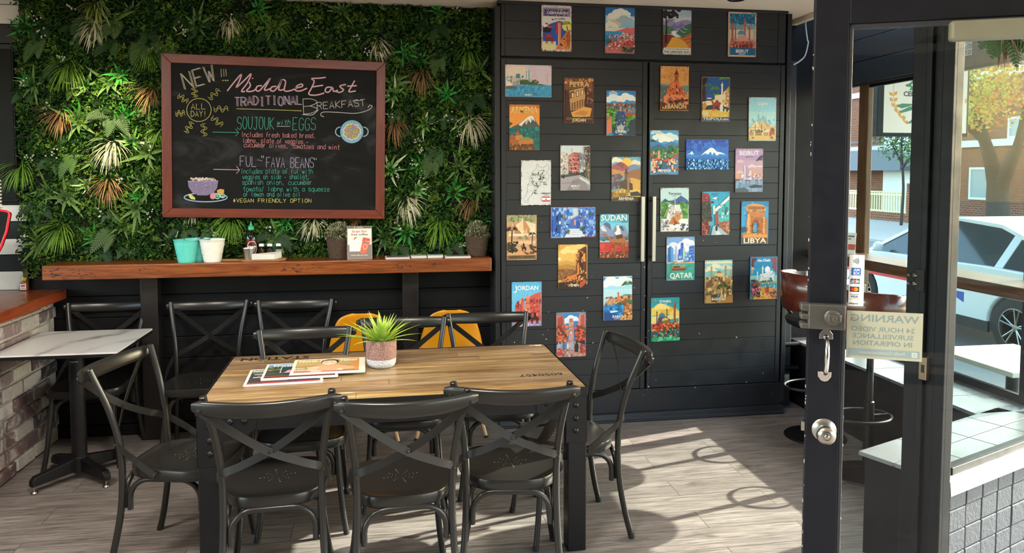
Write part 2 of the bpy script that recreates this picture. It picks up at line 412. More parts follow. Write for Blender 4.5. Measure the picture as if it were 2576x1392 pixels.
# grey timber-look floor planks running across the room
t = NT('grey_plank_floor'); c = t.n('TexCoord')
mp = t.n('Mapping', {'Vector': c.outputs['Object'], 'Location': (.46, -3.337, 0)}).outputs[0]
br = t.n('TexBrick', {'Vector': mp, 'Scale': 1.0, 'Mortar Size': .0016, 'Mortar Smooth': .2, 'Bias': 0.0, 'Brick Width': 1.21, 'Row Height': .187, 'Color1': (0, 0, 0, 1), 'Color2': (1, 1, 1, 1), 'Mortar': (.5, .5, .5, 1)}, offset=.37, offset_frequency=2)
tone = t.n('RGBToBW', {0: br.outputs[0]}).outputs[0]
shift = t.n('VectorMath', {0: mp, 1: t.n('CombineXYZ', {'X': t.n('Math', {0: tone, 1: 40.0}, operation='MULTIPLY').outputs[0]}).outputs[0]}, operation='ADD').outputs[0]
g1 = t.n('Mapping', {'Vector': shift, 'Scale': (1.3, 11, 1)}).outputs[0]
g2 = t.n('Mapping', {'Vector': shift, 'Scale': (5, 85, 1)}).outputs[0]
g3 = t.n('Mapping', {'Vector': shift, 'Scale': (3.2, 11, 1)}).outputs[0]
n1 = t.noise(g1, 1.6, 7, .68, .9); n2 = t.noise(g2, 1.0, 5, .65); n3 = t.noise(g3, 1.0, 3, .5, .4)
base = t.ramp(n1, [(.26, '58514c'), (.44, '7a736e'), (.62, '918a84'), (.8, 'a09a95')])
base = t.mix(t.ramp(tone, [(0, .0), (1, .4)]), base, '6e6762')
base = t.mix(t.ramp(n2, [(.32, .9), (.56, 0.0)]), base, '4a433f')
base = t.mix(t.ramp(n3, [(.66, 0.0), (.74, .7)]), base, '3e362f')
base = t.mix(br.outputs[1], base, '2c2723')
t.set(col=base, rough=t.ramp(n2, [(.3, .5), (.7, .38)]), spec=.4); t.bump(n2, .12, .001); m_floor = t.m
# glass that lets the sun through
def glassmat(name, tint, refl=.9, wav=0):
    t = NT(name); tr = t.n('BsdfTransparent', {'Color': lin(tint)}); gl = t.n('BsdfGlossy', {'Roughness': .01, 'Color': (1, 1, 1, 1)})
    lw = t.n('LayerWeight', {'Blend': .5})
    if wav:
        bp = t.n('Bump', {'Height': t.noise(t.coord((1, 1, 9)), 1.6, 1, .3), 'Strength': wav, 'Distance': .02})
        t.l(bp.outputs[0], gl.inputs['Normal'])
    p5 = t.n('Math', {0: lw.outputs['Facing'], 1: 5.0}, operation='POWER').outputs[0]
    fr = t.n('Math', {0: p5, 1: .35 * refl, 2: .012 * refl}, operation='MULTIPLY_ADD').outputs[0]
    mx = t.n('MixShader', {0: fr, 1: tr.outputs[0], 2: gl.outputs[0]})
    t.l(mx.outputs[0], t.t.nodes['Material Output'].inputs['Surface']); return t.m
m_glass = glassmat('window_glass', 'f2f6f4'); m_doorglass = glassmat('door_glass', 'eef3f2', .9, .25)
m_carglass = glassmat('dark_car_glass', '57686c', 1.2)
m_cup = plain('bright_stainless_steel', 'dcdad6', .33, .9)
m_clear = glassmat('clear_jar_glass', 'cdd6d2', 3.0)
# ================================================================== room shell
YW, YC, XS, ZC = 5.18, 4.91, 2.97, 2.815      # back wall, cabinet face, street-side low wall, ceiling
b = MB(); b.box(-5.2, 3.0, -2.6, 5.3, -.06, 0); struct('floor', b, m_floor)
b = MB(); b.box(-5.2, 2.93, -2.6, 5.3, ZC, ZC + .08); struct('ceiling', b, m_ceil)
b = MB(); b.box(2.93, 2.975, -2.6, 5.3, ZC - .035, ZC + .08); struct('trim_1', b, m_ceil, bevel=.006)
# back wall below and behind the plants, lined with dark horizontal boards
b = MB(); b.box(-2.24, 3.4, YW + .02, YW + .14, 0, 3.0)
z = 0.075
while z < 2.85:
    b.box(-2.22, .72, YW, YW + .03, z, z + .136); z += .14
b.box(-2.22, 3.0, YW - .012, YW + .02, 0, .07)
struct('wall_back', b, m_blackw, bevel=.003)
# striped black and white boards behind the counter, left of the plants
b = MB(); zz = [.8, .965, 1.085, 1.189, 1.29, 1.398, 1.503, 2.50, 2.62, 2.74, 3.0]
for i, (a, c) in enumerate(zip(zz, zz[1:])):
    b.col = lin('d6d3cc') if i in (1, 3, 5, 8, 9) else lin('101014')
    b.box(-5.2, -2.235, YW, YW + .05, a + .002, c - .002)
b.col = lin('101014'); b.box(-5.2, -2.235, YW + .03, YW + .14, 0, 3.0)
struct('wall_left_back', b, attrmat('striped_board_paint', .5, var=.12, vs=8), bevel=.002)
b = MB(); b.box(-2.262, -2.235, YW - .012, YW + .03, .965, 1.10); struct('trim_2', b, plain('dull_brass_strip', '6d5b34', .45, .7))
b = MB(); b.box(-5.2, 2.2, -2.7, -2.6, 0, 2.9); struct('wall_front_unseen', b, plain('dark_grey_plaster', '262422', .85, var=.05))  # unseen wall behind the camera, added to keep bright sky out of reflections
# street side: low wall with tiled ledge, fascia boards, posts, bench
b = MB(); b.box(XS, 3.44, 3.34, 5.3, -.4, .45); b.box(XS - .012, XS, 3.36, 5.18, 0, .07); struct('wall_right', b, m_navy)
b = MB(); y = 3.38
while y < 5.2:
    b.box(XS - .004, 3.34, y, y + .296, .45, .468); y += .3
m_tile = plain('pale_grey_ledge_tile', '6f7274', .3, var=.06, vs=3); struct('trim_3', b, m_tile, bevel=.002)
b = MB(); z = 2.335
for h in (.155, .155, .17): b.box(3.30, 3.36, 3.46, 5.3, z, z + h - .004); z += h
b.box(3.30, 3.36, 3.40, 3.455, 2.335, 2.81); b.box(3.32, 3.37, 3.4, 5.3, 2.32, 3.2); struct('wall_right_fascia', b, plain('grey_black_fascia_paint', '34363a', .5, var=.12, vs=5), bevel=.003)
b = MB(); b.box(3.33, 3.37, 4.86, 4.965, .3, 2.40); struct('trim_4', b, m_timber, bevel=.004)
w1 = bpy.data.objects.new('window_1', None); S.collection.objects.link(w1); w1['kind'] = 'structure'
b = MB(); b.box(3.335, 3.365, 3.45, 4.90, .468, .51); b.box(3.335, 3.365, 3.45, 4.90, 2.30, 2.345); b.box(3.33, 3.39, 3.44, 3.50, .46, 2.4)
b.build('window_frame', m_navy, w1, .003)
b = MB(); b.box(3.347, 3.353, 3.5, 4.90, .51, 2.30); b.build('pane', m_glass, w1)
# splayed return wall of the recessed entrance
A_, B_, C_, D_ = (2.095, 3.01), (2.99, 3.37), (2.215, 2.665), (3.55, 3.21)
b = MB(); b.prism([A_, B_, D_, C_], -.4, .45); struct('wall_entrance', b, m_navy)
du, dv = Vector((.926, .378, 0)), Vector((.378, -.926, 0))
b = MB(Matrix.Translation((2.215, 2.665, 0)) @ Matrix.Rotation(math.atan2(.378, .926), 4, 'Z'))
rr = random.Random(5); x = 0.0
while x < 1.35:
    for k in range(-4, 5):
        z1 = .43 - .093 * k
        if k < 0: continue
        b.box(x + .003, x + .124, -.016 - rr.uniform(0, .004), .01, z1 - .091, z1 - .002)
    x += .127
t = NT('painted_stack_blocks'); t.set(col='50525b', rough=.75); t.bump(t.noise(t.coord(), 45, 5, .7), .9, .006)
struct('wall_entrance_blocks', b, t.m, bevel=.004)
b = MB(Matrix.Translation((2.215, 2.665, 0)) @ Matrix.Rotation(math.atan2(.378, .926), 4, 'Z')); x = -.02
while x < 1.1:
    for y0 in (.045, .21): b.box(x, x + .296, y0 + .002, y0 + .162, .45, .468)
    x += .3
struct('trim_5', b, m_tile, bevel=.002)
b = MB(Matrix.Translation((2.215, 2.665, 0)) @ Matrix.Rotation(math.atan2(.378, .926), 4, 'Z'))
b.prism([(.048, .474), (-.03, .466), (-.035, .41), (-.028, .41), (-.022, .445), (.048, .452)], -.02, 1.4, 'x'); struct('trim_6', b, plain('white_aluminium_sill', 'dfe0dd', .3, .3))
w2 = bpy.data.objects.new('window_2', None); S.collection.objects.link(w2); w2['kind'] = 'structure'
MW = Matrix.Translation((2.215, 2.665, 0)) @ Matrix.Rotation(math.atan2(.378, .926), 4, 'Z')
b = MB(MW); b.box(.05, 1.19, .0, .045, .468, .50); b.box(.05, 1.25, .0, .045, 2.30, 2.345); b.build('window_frame', m_navy, w2, .003)
b = MB(MW); b.box(.05, 1.2, .02, .026, .5, 2.3); b.build('pane', glassmat('entrance_window_glass', 'f2f6f4', .15), w2)
b = MB(MW); z = 2.345
for h in (.15, .15, .17): b.box(-.05, 1.3, .03, .09, z, z + h - .004); z += h
struct('wall_entrance_fascia', b, plain('grey_black_fascia_paint_b', '34363a', .5, var=.12, vs=5), bevel=.003)
# door jamb post with stops
e_ = Vector((C_[0] - A_[0], C_[1] - A_[1], 0)).normalized(); MJ = Matrix.Translation((A_[0], A_[1], 0)) @ Matrix.Rotation(math.atan2(e_.y, e_.x), 4, 'Z')
d1 = bpy.data.objects.new('door_1', None); S.collection.objects.link(d1); d1['kind'] = 'structure'
b = MB(MJ); b.box(.22, .40, -.075, -.025, 0, 2.6); b.box(.29, .315, -.098, -.07, 0, 2.6); b.box(.355, .40, -.092, -.07, 0, 2.6); b.build('door_frame', m_navy, d1, .004)
Pj = MJ @ Vector((.215, -.076, 0)); Nj = (MJ.to_3x3() @ Vector((0, -1, 0)))
def at_j(u, v): return at_pl(u, v, Pj, Nj)
MJi = MJ.inverted()
b = MB(MJ); p = MJi @ at_j(2330, 926); b.box(p.x - .016, p.x + .016, -.101, -.07, p.z - .045, p.z + .045); b.build('strike_plate', plain('bright_brass_steel', 'c2a68c', .3, .9), d1, .002)
b = MB(MJ); b.box(p.x - .006, p.x + .008, -.102, -.1, p.z - .016, p.z + .016); b.build('strike_hole', m_rubber, d1)
p = MJi @ at_j(2324, 705)
b = MB(MJ); b.box(p.x - .02, p.x + .018, -.103, -.07, p.z - .045, p.z + .045); b.build('lock_keeper', m_steel, d1, .002)
for dz in (.018, -.016):
    b = MB(MJ); b.smooth = True; b.tube(arc((p.x - .03, -.1, p.z + dz), .018, R(-60), R(60), 6, 'xy') + arc((p.x - .03, -.1, p.z + dz), .018, R(60), R(240), 10, 'xy'), .005, 8); b.build('keeper_loop', m_nickel, d1)
b = MB(); b.box(2.77, 2.90, 5.06, YW, 0, 2.5); struct('trim_7', b, plain('grey_duct_paint', '2c2d31', .5, var=.1), bevel=.004)
# ================================================================== built-in cabinet with two tall doors
XL, XR = .735, 2.745
cab = thing('cabinet', 'tall black built-in cabinet of grooved boards covered in travel signs', 'cabinet', (XL, YC, 0))
def px(u, v): p = at_y(u, v, YC); return p.x - XL, p.z
b = MB(); b.box(0, XR - XL, .05, .25, 0, ZC); b.box(-.035, .0, .005, .05, .08, 2.78); b.box(XR - XL - .002, XR - XL + .03, .005, .24, .08, 2.80); b.build('carcass', m_black, cab, .003)
b = MB(); z = .08
while z < 2.75: b.box(-.035, -.012, .06, .265, z, z + .104); z += .108
b.build('side_panel', m_black, cab, .002)
W2 = XR - XL; zt = 2.445
b = MB(); z = 2.475
b.box(.005, W2 - .02, .02, .05, 2.462, 2.80); b.box(.005, .028, .0, .03, 2.462, 2.795); b.box(W2 - .075, W2 - .02, .0, .03, 2.462, 2.795)
for k in range(3): b.box(.03, W2 - .078, .0, .03, 2.464 + k * .113, 2.574 + k * .113 + .0015)
b.box(-.02, W2 - .01, -.012, .04, 2.795, ZC); b.build('top_panel', m_black, cab, .002)
xm = px(1627, 600)[0]
def cab_door(x0, x1, hx, side):
    b = MB(); b.box(x0, x1, .018, .05, .225, zt); b.box(x0, x0 + .03, -.004, .03, .225, zt); b.box(x1 - .03, x1, -.004, .03, .225, zt)
    z = .226
    while z < zt - .02: b.box(x0 + .032, x1 - .032, 0, .03, z, min(z + .1075, zt) - .0006); z += .1083
    d = b.build('door', m_black, cab, .0014)
    b = MB(); b.box(hx - .012, hx + .012, -.05, -.03, 1.105, 1.545)
    b.build('handle', m_handle, d, .002)
    for z in (1.135, 1.515): b = MB(); b.box(hx - .006, hx + .006, -.03, .004, z - .006, z + .006); b.build('handle_mount', m_steel, d)
xa, xb = px(1611, 600)[0], px(1639, 600)[0]
cab_door(.005, xm - .008, xa, 0); cab_door(xm + .008, W2 - .02, xb, 1)
b = MB(); b.box(0, W2 - .004, .006, .05, .06, .218); b.build('plinth', m_black, cab, .002)
b = MB(); b.prism([(.0, 0), (-.03, 0), (-.03, .012), (-.018, .02), (-.012, .055), (0, .06), (.05, .06), (.05, 0)], -.01, W2 + .012, 'x'); b.build('skirting', m_black, cab, .002)
b = MB()
rr = random.Random(11)
for k in range(70):
    u = rr.choice([rr.uniform(1618, 1634), rr.uniform(1270, 1960), rr.uniform(1360, 1500)]); q = rr.uniform(640, 1010) if u > 1600 and u < 1640 else rr.uniform(560, 990)
    x, z = px(u, q); s_ = rr.uniform(.0008, .003); b.box(x - s_, x + s_ * rr.uniform(.3, 1.5), -.0047, -.004 if abs(x - xm) < .04 else -.0003, z - s_, z + s_)
tag(b.build('paint_chips', m_white, cab), None, None, None, 'stuff')
# outlet and conduits on the wall between cabinet and street window
o = thing('power_outlet', 'small white double power outlet low beside the cabinet', 'power outlet', (2.83, 5.052, .20))
b = MB(); b.box(-.055, .055, -.008, .008, -.035, .035); b.build('plate', m_white, o, .004)
for dx in (-.028, .028):
    b = MB()
    for ex, ez, a in ((-.009, .006, .5), (.009, .006, -.5), (0, -.01, 0)): b.cbox((dx + ex, -.0085, ez), (.003, .002, .010), Matrix.Rotation(a, 4, 'Y'))
    b.build('socket_slots', m_rubber, o)
for z, nm, lb in ((.46, 'conduit', 'upper black conduit pipe along wall right of cabinet'), (.285, 'conduit', 'lower black conduit pipe just above the power outlet')):
    b = MB(); b.smooth = True; b.tube([(2.72, 5.03, z), (2.94, 5.03, z)], .018, 12); tag(b.build(nm, m_steel), lb, 'pipe', 'conduit pipes')
b = MB(); b.smooth = True
b.tube(spline([at_y(*q, 5.05) for q in ((2027, 48), (2027, 68), (2031, 100), (2033, 108), (2025, 140), (2010, 155), (1996, 163))], 5), .005, 8); tag(b.build('wall_cable', m_white), 'thin white loose cable hanging on dark wall right of cabinet', 'cable')
# ================================================================== cross-back metal chairs
def make_chair(label):
    t = thing('cross_back_chair', label, 'chair', (0, 0, 0), 0, 'gunmetal cross-back dining chairs')
    # seat: rounded trapezoid, dished, with a rolled rim and a star of punched holes
    b = MB(); b.smooth = True; N = 40; rings = []
    def out(a, k):
        c, s_ = math.cos(a), math.sin(a); e = 2 / 3.4
        y = .205 * math.copysign(abs(s_) ** e, s_); hw = .200 + .022 * (y / .205); return (hw * math.copysign(abs(c) ** e, c) * k, y * k)
    for k, z in ((.25, .449), (.5, .450), (.75, .452), (.92, .455), (.965, .458), (1.0, .456), (1.012, .45), (1.012, .417), (1.0, .413), (.9, .413)):
        rings.append([b._v((*out(2 * PI * i / N, k), z)) for i in range(N)])
    for A, B in zip(rings, rings[1:]):
        for i in range(N): b.face((A[i], A[(i + 1) % N], B[(i + 1) % N], B[i]))
    b.face(rings[0]); b.face(rings[-1][::-1]); b.m = 1
    for k in range(8):
        a = 2 * PI * k / 8 + .2
        for j, rr_ in enumerate((.022, .038, .054, .07)):
            if k % 2 and j == 3: continue
            q = .0016 + .0007 * j; x, y = rr_ * math.cos(a), .01 + rr_ * math.sin(a) * .95
            b.poly([(x + q * math.cos(h * PI / 3), y + q * math.sin(h * PI / 3) * .7, .4520 + .0004 * j) for h in range(6)])
    seat = b.build('seat', [m_chair, m_worn], t)
    # rear legs rise to carry the back rail
    for s in (-1, 1):
        b = MB(); P = spline([(s * .205, -.262, 0), (s * .196, -.232, .12), (s * .186, -.205, .28), (s * .182, -.198, .44), (s * .186, -.208, .58), (s * .202, -.240, .72), (s * .222, -.282, .84), (s * .228, -.298, .885)], 5)
        b.tube(P, [.0142] * (len(P) - 1) + [.0142], 12); b.ball(P[-1], .0145, 12, 6, (1, 1, .45)); lg = b.build('rear_leg', m_chair, t)
        b = MB(); b.tube([(s * .205, -.262, 0), (s * .2035, -.257, .022)], .0152, 12); b.build('foot_cap', m_rubber, lg)
        b = MB(); P = spline([(s * .16, .155, .425), (s * .168, .172, .3), (s * .185, .19, .12), (s * .202, .205, 0)], 4); b.tube(P, .0135, 12); lg = b.build('front_leg', m_chair, t)
        b = MB(); b.tube([(s * .202, .205, 0), (s * .2, .2035, .02)], .0145, 12); b.build('foot_cap', m_rubber, lg)
    # back rail: deep bowed band
    b = MB(); b.smooth = True; n = 22; P = []; sc = []
    for i in range(n + 1):
        x = -.262 + .524 * i / n; q = abs(x) / .262
        P.append((x, -.318 - .055 * (1 - q * q), .858 - .012 * (1 - q * q))); sc.append((.014 * (1 if q < .97 else .55), .033 * (1 - .22 * q ** 3) * (1 if q < .97 else .62)))
    sec = [(math.copysign(abs(math.cos(a)) ** .7, math.cos(a)), math.copysign(abs(math.sin(a)) ** .8, math.sin(a))) for a in (2 * PI * k / 14 for k in range(14))]
    b.sweep(P, sec, up=(0, -.25, 1), scl=sc); b.build('back_rail', m_chair, t)
    # crossed flat straps
    for s in (-1, 1):
        K = [(-s * .236, -.338, .848), (-s * .12, -.326, .755), (0, -.292 - .004 * s, .665), (s * .115, -.25, .60), (s * .188, -.214, .562), (s * .214, -.12, .50), (s * .213, -.035, .437)]
        P = spline(K, 10); U = []
        for i, p in enumerate(P):
            f = i / (len(P) - 1); nrm = Vector((0, -1, .25)).lerp(Vector((s, 0, 0)), max(0, min(1, (f - .55) / .35)))
            tg = (P[min(i + 1, len(P) - 1)] - P[max(i - 1, 0)]).normalized(); U.append(tg.cross(nrm).normalized())
        b = MB(); b.sweep(P, [(-.002, -.0148), (.002, -.0148), (.002, .0148), (-.002, .0148)], up=U); st = b.build('cross_strap', m_chair, t)
        for c, ax in (((-s * .236, -.342, .848), 'y'), ((s * .213 + s * .002, -.04, .44), 'x')):
            b = MB(); b.lathe([(.0075, -.004), (.0075, .003), (.005, .006), (0, .006)] if (ax == 'x' and s > 0) else [(.0075, .004), (.0075, -.003), (.005, -.006), (0, -.006)], 10, c, ax)
            b.build('bolt', m_chair, st)
    b = MB(); b.lathe([(.008, .0), (.008, -.008), (.005, -.011), (0, -.011)], 10, (0, -.292, .665), 'y'); b.build('centre_bolt', m_chair, t)
    for s in (-1, 1): b = MB(); b.lathe([(.007, 0), (.007, -.02), (0, -.022)], 10, (s * .187, -.206, .555), 'y'); b.build('leg_bolt', m_chair, t)
    # bent hoops under the seat
    def hoop(p, q):
        p, q = Vector(p), Vector(q); u = (q - p).normalized(); r_ = .085; z0, z1 = .275, .407; P = [p + Vector((0, 0, z0)), p + Vector((0, 0, z1 - r_))]
        for k in range(1, 7):
            a = k * PI / 12; P.append(p + u * (r_ - r_ * math.cos(a)) + Vector((0, 0, z1 - r_ + r_ * math.sin(a))))
        L = (q - p).length; M_ = [p + u * (L - (x - p).dot(u)) + Vector((0, 0, x.z)) for x in P][::-1]
        b = MB(); b.tube(P + M_, .012, 10); b.build('brace_hoop', m_chair, t)
    hoop((-.158, -.2, 0), (.158, -.2, 0)); hoop((-.145, .162, 0), (.145, .162, 0)); hoop((-.176, -.17, 0), (-.163, .135, 0)); hoop((.176, -.17, 0), (.163, .135, 0))
    return t
CH = [(-.455, 3.165, 3, 'nearest left cross-back chair, back to viewer, pulled to left end of wooden table'),
      (.045, 3.085, 4, 'middle cross-back chair of the near row, back to viewer, below the potted plant'),
      (.515, 3.165, -8, 'right-hand cross-back chair of the near row, back to viewer, below the stencilled digits'),
      (-.88, 3.49, -104, 'cross-back chair at left end of wooden table, seen from its side'),
      (.83, 3.48, 96, 'cross-back chair at right end of wooden table, standing in front of the cabinet'),
      (-.415, 3.755, 183, 'cross-back chair on far side of wooden table behind the newspapers'),
      (.075, 3.965, 178, 'cross-back chair on far side of wooden table directly behind the potted plant'),
      (.565, 4.03, 179, 'cross-back chair on far side of wooden table, rightmost, against the orange shell chair'),
      (-1.745, 4.80, 181, 'cross-back chair tucked behind the square marble-look table beside the brick counter'),
      (-1.115, 4.74, 182, 'cross-back chair against dark wall just right of the left steel shelf post'),
      (-.60, 4.70, 178, 'cross-back chair against dark wall, second to the right of the left shelf post')]
ch0 = make_chair(CH[0][3]); ch0.location = (CH[0][0], CH[0][1], 0); ch0.rotation_euler = (0, 0, R(CH[0][2]))
for x, y, a, lb in CH[1:]: dup(ch0, (x, y, 0), R(a), lb)
# ================================================================== wooden dining table
TC = Vector((.04, 3.64, 0)); TR = R(1.2); TL, TWd = 1.65, .87
tb = thing('dining_table', 'rustic timber dining table with black riveted steel legs and stencilled lettering', 'table', TC, TR)
t = NT('recycled_table_planks'); sc = t.coord((1.2, 16, 16)); a = t.n('Attribute', attribute_name='Col').outputs[0]
n1 = t.noise(sc, 1.3, 8, .66, .8); n2 = t.noise(t.coord((5, 110, 60)), 1.0, 3, .6); n3 = t.noise(t.coord((2.2, 9, 9)), 1.0, 4, .6, .5)
cc = t.mix(t.ramp(n1, [(.3, 1.0), (.62, 0.0)]), a, t.mix(1.0, a, lin('a89070'), 'MULTIPLY'))
cc = t.mix(t.ramp(n2, [(.32, .7), (.55, 0.0)]), cc, '4a3018'); cc = t.mix(t.ramp(n3, [(.68, 0.0), (.76, .75)]), cc, '3a2412')
cc = t.mix(t.ramp(t.noise(t.coord((3, 30, 30)), 1.0, 3, .5), [(.70, 0.0), (.74, .6)]), cc, 'd9c79a')
cc = t.mix(t.ramp(t.noise(t.coord((1.6, 6, 6)), 1.0, 5, .6, .4), [(.36, .55), (.55, 0.0)]), cc, '6a4c2c')
cc = t.mix(t.ramp(t.noise(t.coord((.9, 26, 26)), 1.0, 2, .5), [(.60, 0.0), (.66, .55)]), cc, '5a3c1e')
t.set(col=cc, rough=.34, coat=.25, coatr=.25); t.bump(n2, .25, .002); m_plank = t.m
b = MB(); rr = random.Random(4); cols = ['b39a6e', 'bc9c66', 'c2a678', 'a0886a', 'ba9c70', 'aa9270', 'bda27a', 'b09672', '988062']
y = -TWd / 2 + .006; k = 0
while y < TWd / 2 - .02:
    h = min(.094, TWd / 2 - .006 - y); x = -TL / 2 + .006; cuts = sorted([x, rr.uniform(-.4, .5), TL / 2 - .006])
    for x0, x1 in zip(cuts, cuts[1:]): b.col = lin(cols[(k * 2 + int(x0 > x)) % 9]); b.box(x0 + .0006, x1 - .0006, y + .0007, y + h - .0007, .722, .750)
    y += .0955; k += 1
b.build('tabletop', m_plank, tb, .0012)
b = MB(); L2, W_ = TL / 2, TWd / 2
for s in (-1, 1):
    b.box(-L2, L2, s * W_ - .003, s * W_ + .003, .715, .7515); b.box(s * L2 - .003, s * L2 + .003, -W_, W_, .715, .7515)
b.build('edge_band', m_steel, tb, .001)
b = MB()
for s in (-1, 1):
    b.box(-L2 + .09, L2 - .09, s * (W_ - .012) - .006, s * (W_ - .012) + .006, .64, .72); b.box(s * (L2 - .012) - .006, s * (L2 - .012) + .006, -W_ + .09, W_ - .09, .64, .72)
b.build('apron', m_steel, tb, .002)
for sx in (-1, 1):
    for sy in (-1, 1):
        b = MB(Matrix.Translation((sx * (L2 - .045), sy * (W_ - .045), 0))); b.box(-.042, .042, -.042, .042, 0, .72); lg = b.build('leg', m_steel, tb, .004)
        b = MB(Matrix.Translation((sx * (L2 - .003), sy * (W_ - .003), 0)) @ Matrix.Diagonal((sx, sy, 1, 1)))
        b.box(-.095, .002, -.004, .002, .50, .72); b.box(-.004, .002, -.095, .002, .50, .72)
        b.prism([(-.23, .72), (-.23, .65), (-.19, .615), (-.095, .60), (-.09, .72)], -.004, .002, 'y'); b.prism([(-.23, .72), (-.23, .65), (-.19, .615), (-.095, .60), (-.09, .72)], -.004, .002, 'x'); b.build('corner_plate', m_steel, lg, .0015)
        MR = Matrix.Translation((sx * (L2 - .003), sy * (W_ - .003), 0)) @ Matrix.Diagonal((sx, sy, 1, 1))
        for a_, z in ((-.05, .555), (-.05, .61), (-.05, .67), (-.13, .685), (-.185, .685)):
            for c_, s_ in (((a_, .003, z), (1, .8, 1)), ((.003, a_, z), (.8, 1, 1))): b = MB(MR); b.smooth = True; b.ball(c_, .013, 8, 6, s_); b.build('rivet', m_steel, lg)
m_sten = plain('black_stencil_ink', '14110e', .6)
b = MB(); ar = Art(b, 165, 87, TL, TWd, mapf=lambda x, y, q: (-TL / 2 + x / 100, TWd / 2 - y / 100, .7502 - q))
ar.text('6050457', 149, 61.5, 4.2, '1a1510', 21, .01, 0, PI); b.build('stencil_number', m_tint, tb); b = ar.mb = MB(); ar.text('STATION', 22, 5.2, 5, '1a1510', 34, .03, 0, PI); b.build('stencil_word', m_tint, tb); b = ar.mb = MB()
rr = random.Random(8)
for k in range(70): ar.rect(14 + k * .52 + rr.uniform(-.1, .1), 11 + rr.uniform(-.4, .4), .16, 3.0 + rr.uniform(-1, 1), '4a3418')
for k in range(46): ar.rect(106 + k * .5 + rr.uniform(-.1, .1), 50 + rr.uniform(-.6, .6), .18, 3.8 + rr.uniform(-1, 1), '6b4a24')
for k in range(60): ar.rect(58 + k * .36 + rr.uniform(-.1, .1), 9.6 + rr.uniform(-.3, .3), .12, 2 + rr.uniform(-.5, .5), '4a3418')
tag(b.build('scratched_bars', m_tint, tb), None, None, None, 'stuff')
b = MB(); ar = Art(b, 10, 4, .07, .028, mapf=lambda x, y, q: (x * .007 - .035, .014 - y * .007, .0004 - q))
ar.rect(0, 0, 10, 4, 'e8dfa8'); ar.rect(0, .2, 5, 3.6, 'd2603c'); ar.text('NO', 2.5, 2.6, 1.3, 'f0e4c8', 3); ar.rect(6, 1, 3, .5, '8a8260'); ar.rect(6, 2, 3, .4, '8a8260')
p = at_z(1346, 870, .75); tag(b.build('sticker', m_paper, loc=(p.x, p.y, .7506)), 'small red and yellow sticker on the far right corner of the wooden tabletop', 'sticker').rotation_euler = (0, 0, TR)
# newspapers
def newspaper(q, yaw, paint, label, z):
    w, h = .34, .27; n = thing('newspaper', label, 'newspaper', (q[0], q[1], z), yaw, 'newspapers on the wooden table')
    rr = random.Random(int(q[0] * 1000)); b = MB(); b.col = lin('d8d3c8')
    for k in range(5):
        o = rr.uniform(-.004, .004); x0, x1, y0, y1 = -w / 2 + o, w / 2 + rr.uniform(-.004, .004), -h / 2 - k * .0015, h / 2 - k * .0012
        b.box(x0, x1, y0, y1, .0012 * (4 - k), .0012 * (5 - k) - .0002)
    b.build('pages', m_paper, n)
    b = MB(); ar = Art(b, 100, 80, w, h, mapf=lambda x, y, s_: (-w / 2 + x / 100 * w, h / 2 - y / 80 * h, .00605 - s_)); ar.run(paint); b.build('front_page', m_paper, n)
    return n
newspaper((-.462, 3.60), R(3), '''b d8d0c4;r 3c3a38 3 4 94 70;r 7a6e6a 3 4 94 12;t e8e2da 40 14 8 70 North Shore Times;r 4f8a62 5 18 30 4;r d9d0cc 8 27 22 3;S 8a7f88,5a5560,a89aa8 30 8 34 80 20 3 6;r cfc7c3 8 44 30 4;r 1f2a44 55 36 38 40;r b8383a 3 74 94 4''', 'dark-covered newspaper at the bottom of the stack, leftmost on wooden table', .751).location = (-.475, 3.615, .751)
newspaper((-.40, 3.66), R(2), '''b dcd4c8;r 3e4436 3 4 94 72;r 5b8fae 3 4 94 15;t ecf0f0 52 15 9 84 North Shore Times;S 5a6a44,6e7650,38402c,8a8a60 80 6 20 90 20 3 7;r d9d4cc 22 22 46 34;r 1d3a3c 23 23 44 32;p d98fa0 28 55 32 42 44 38 56 42 62 55;e d9a184 44 34 7 8;p b8b4b0 36 32 38 26 46 24 52 28 52 34 48 29 40 29;p 2d6a7a 52 42 66 48 66 55 58 55;t f0e8d0 58 66 7 24 Comm;r b03a34 3 73 94 3''', 'blue-topped newspaper with a pink-shirted woman, middle of the stack on table', .758).location = (-.41, 3.675, .758)
newspaper((-.285, 3.71), R(1.5), '''b e2d6bf;r a8894f 4 4 88 70;r b59a66 4 4 88 34;r c48a4c 80 6 12 60;r d8c9a4 30 50 40 20;t f4ead2 48 17 10 82 North Shore Times;p d9a37a 22 70 24 46 36 38 44 34 56 34 66 40 84 52 86 62 70 66 66 56 60 70;p 2e2320 38 26 39 12 47 6 56 6 63 13 63 26;e e8bd98 50 24 10.5 15;p 2e2320 40 15 46 9 56 9 61 16 56 12 47 12;e 3a2a24 46 21 1.5 1;e 3a2a24 54 21 1.5 1;p f0e4dc 45 30 55 30 52 33 48 33;t f4ead2 20 54 7 34 you little;t f4ead2 18 65 8 32 beauty!;r b0606a 4 70 88 5;e d9c9c4 34 71 8 3;r 8a4a5a 60 71 28 4''', 'tan-covered newspaper on top of the stack, beside the potted plant', .765).location = (-.285, 3.715, .765)
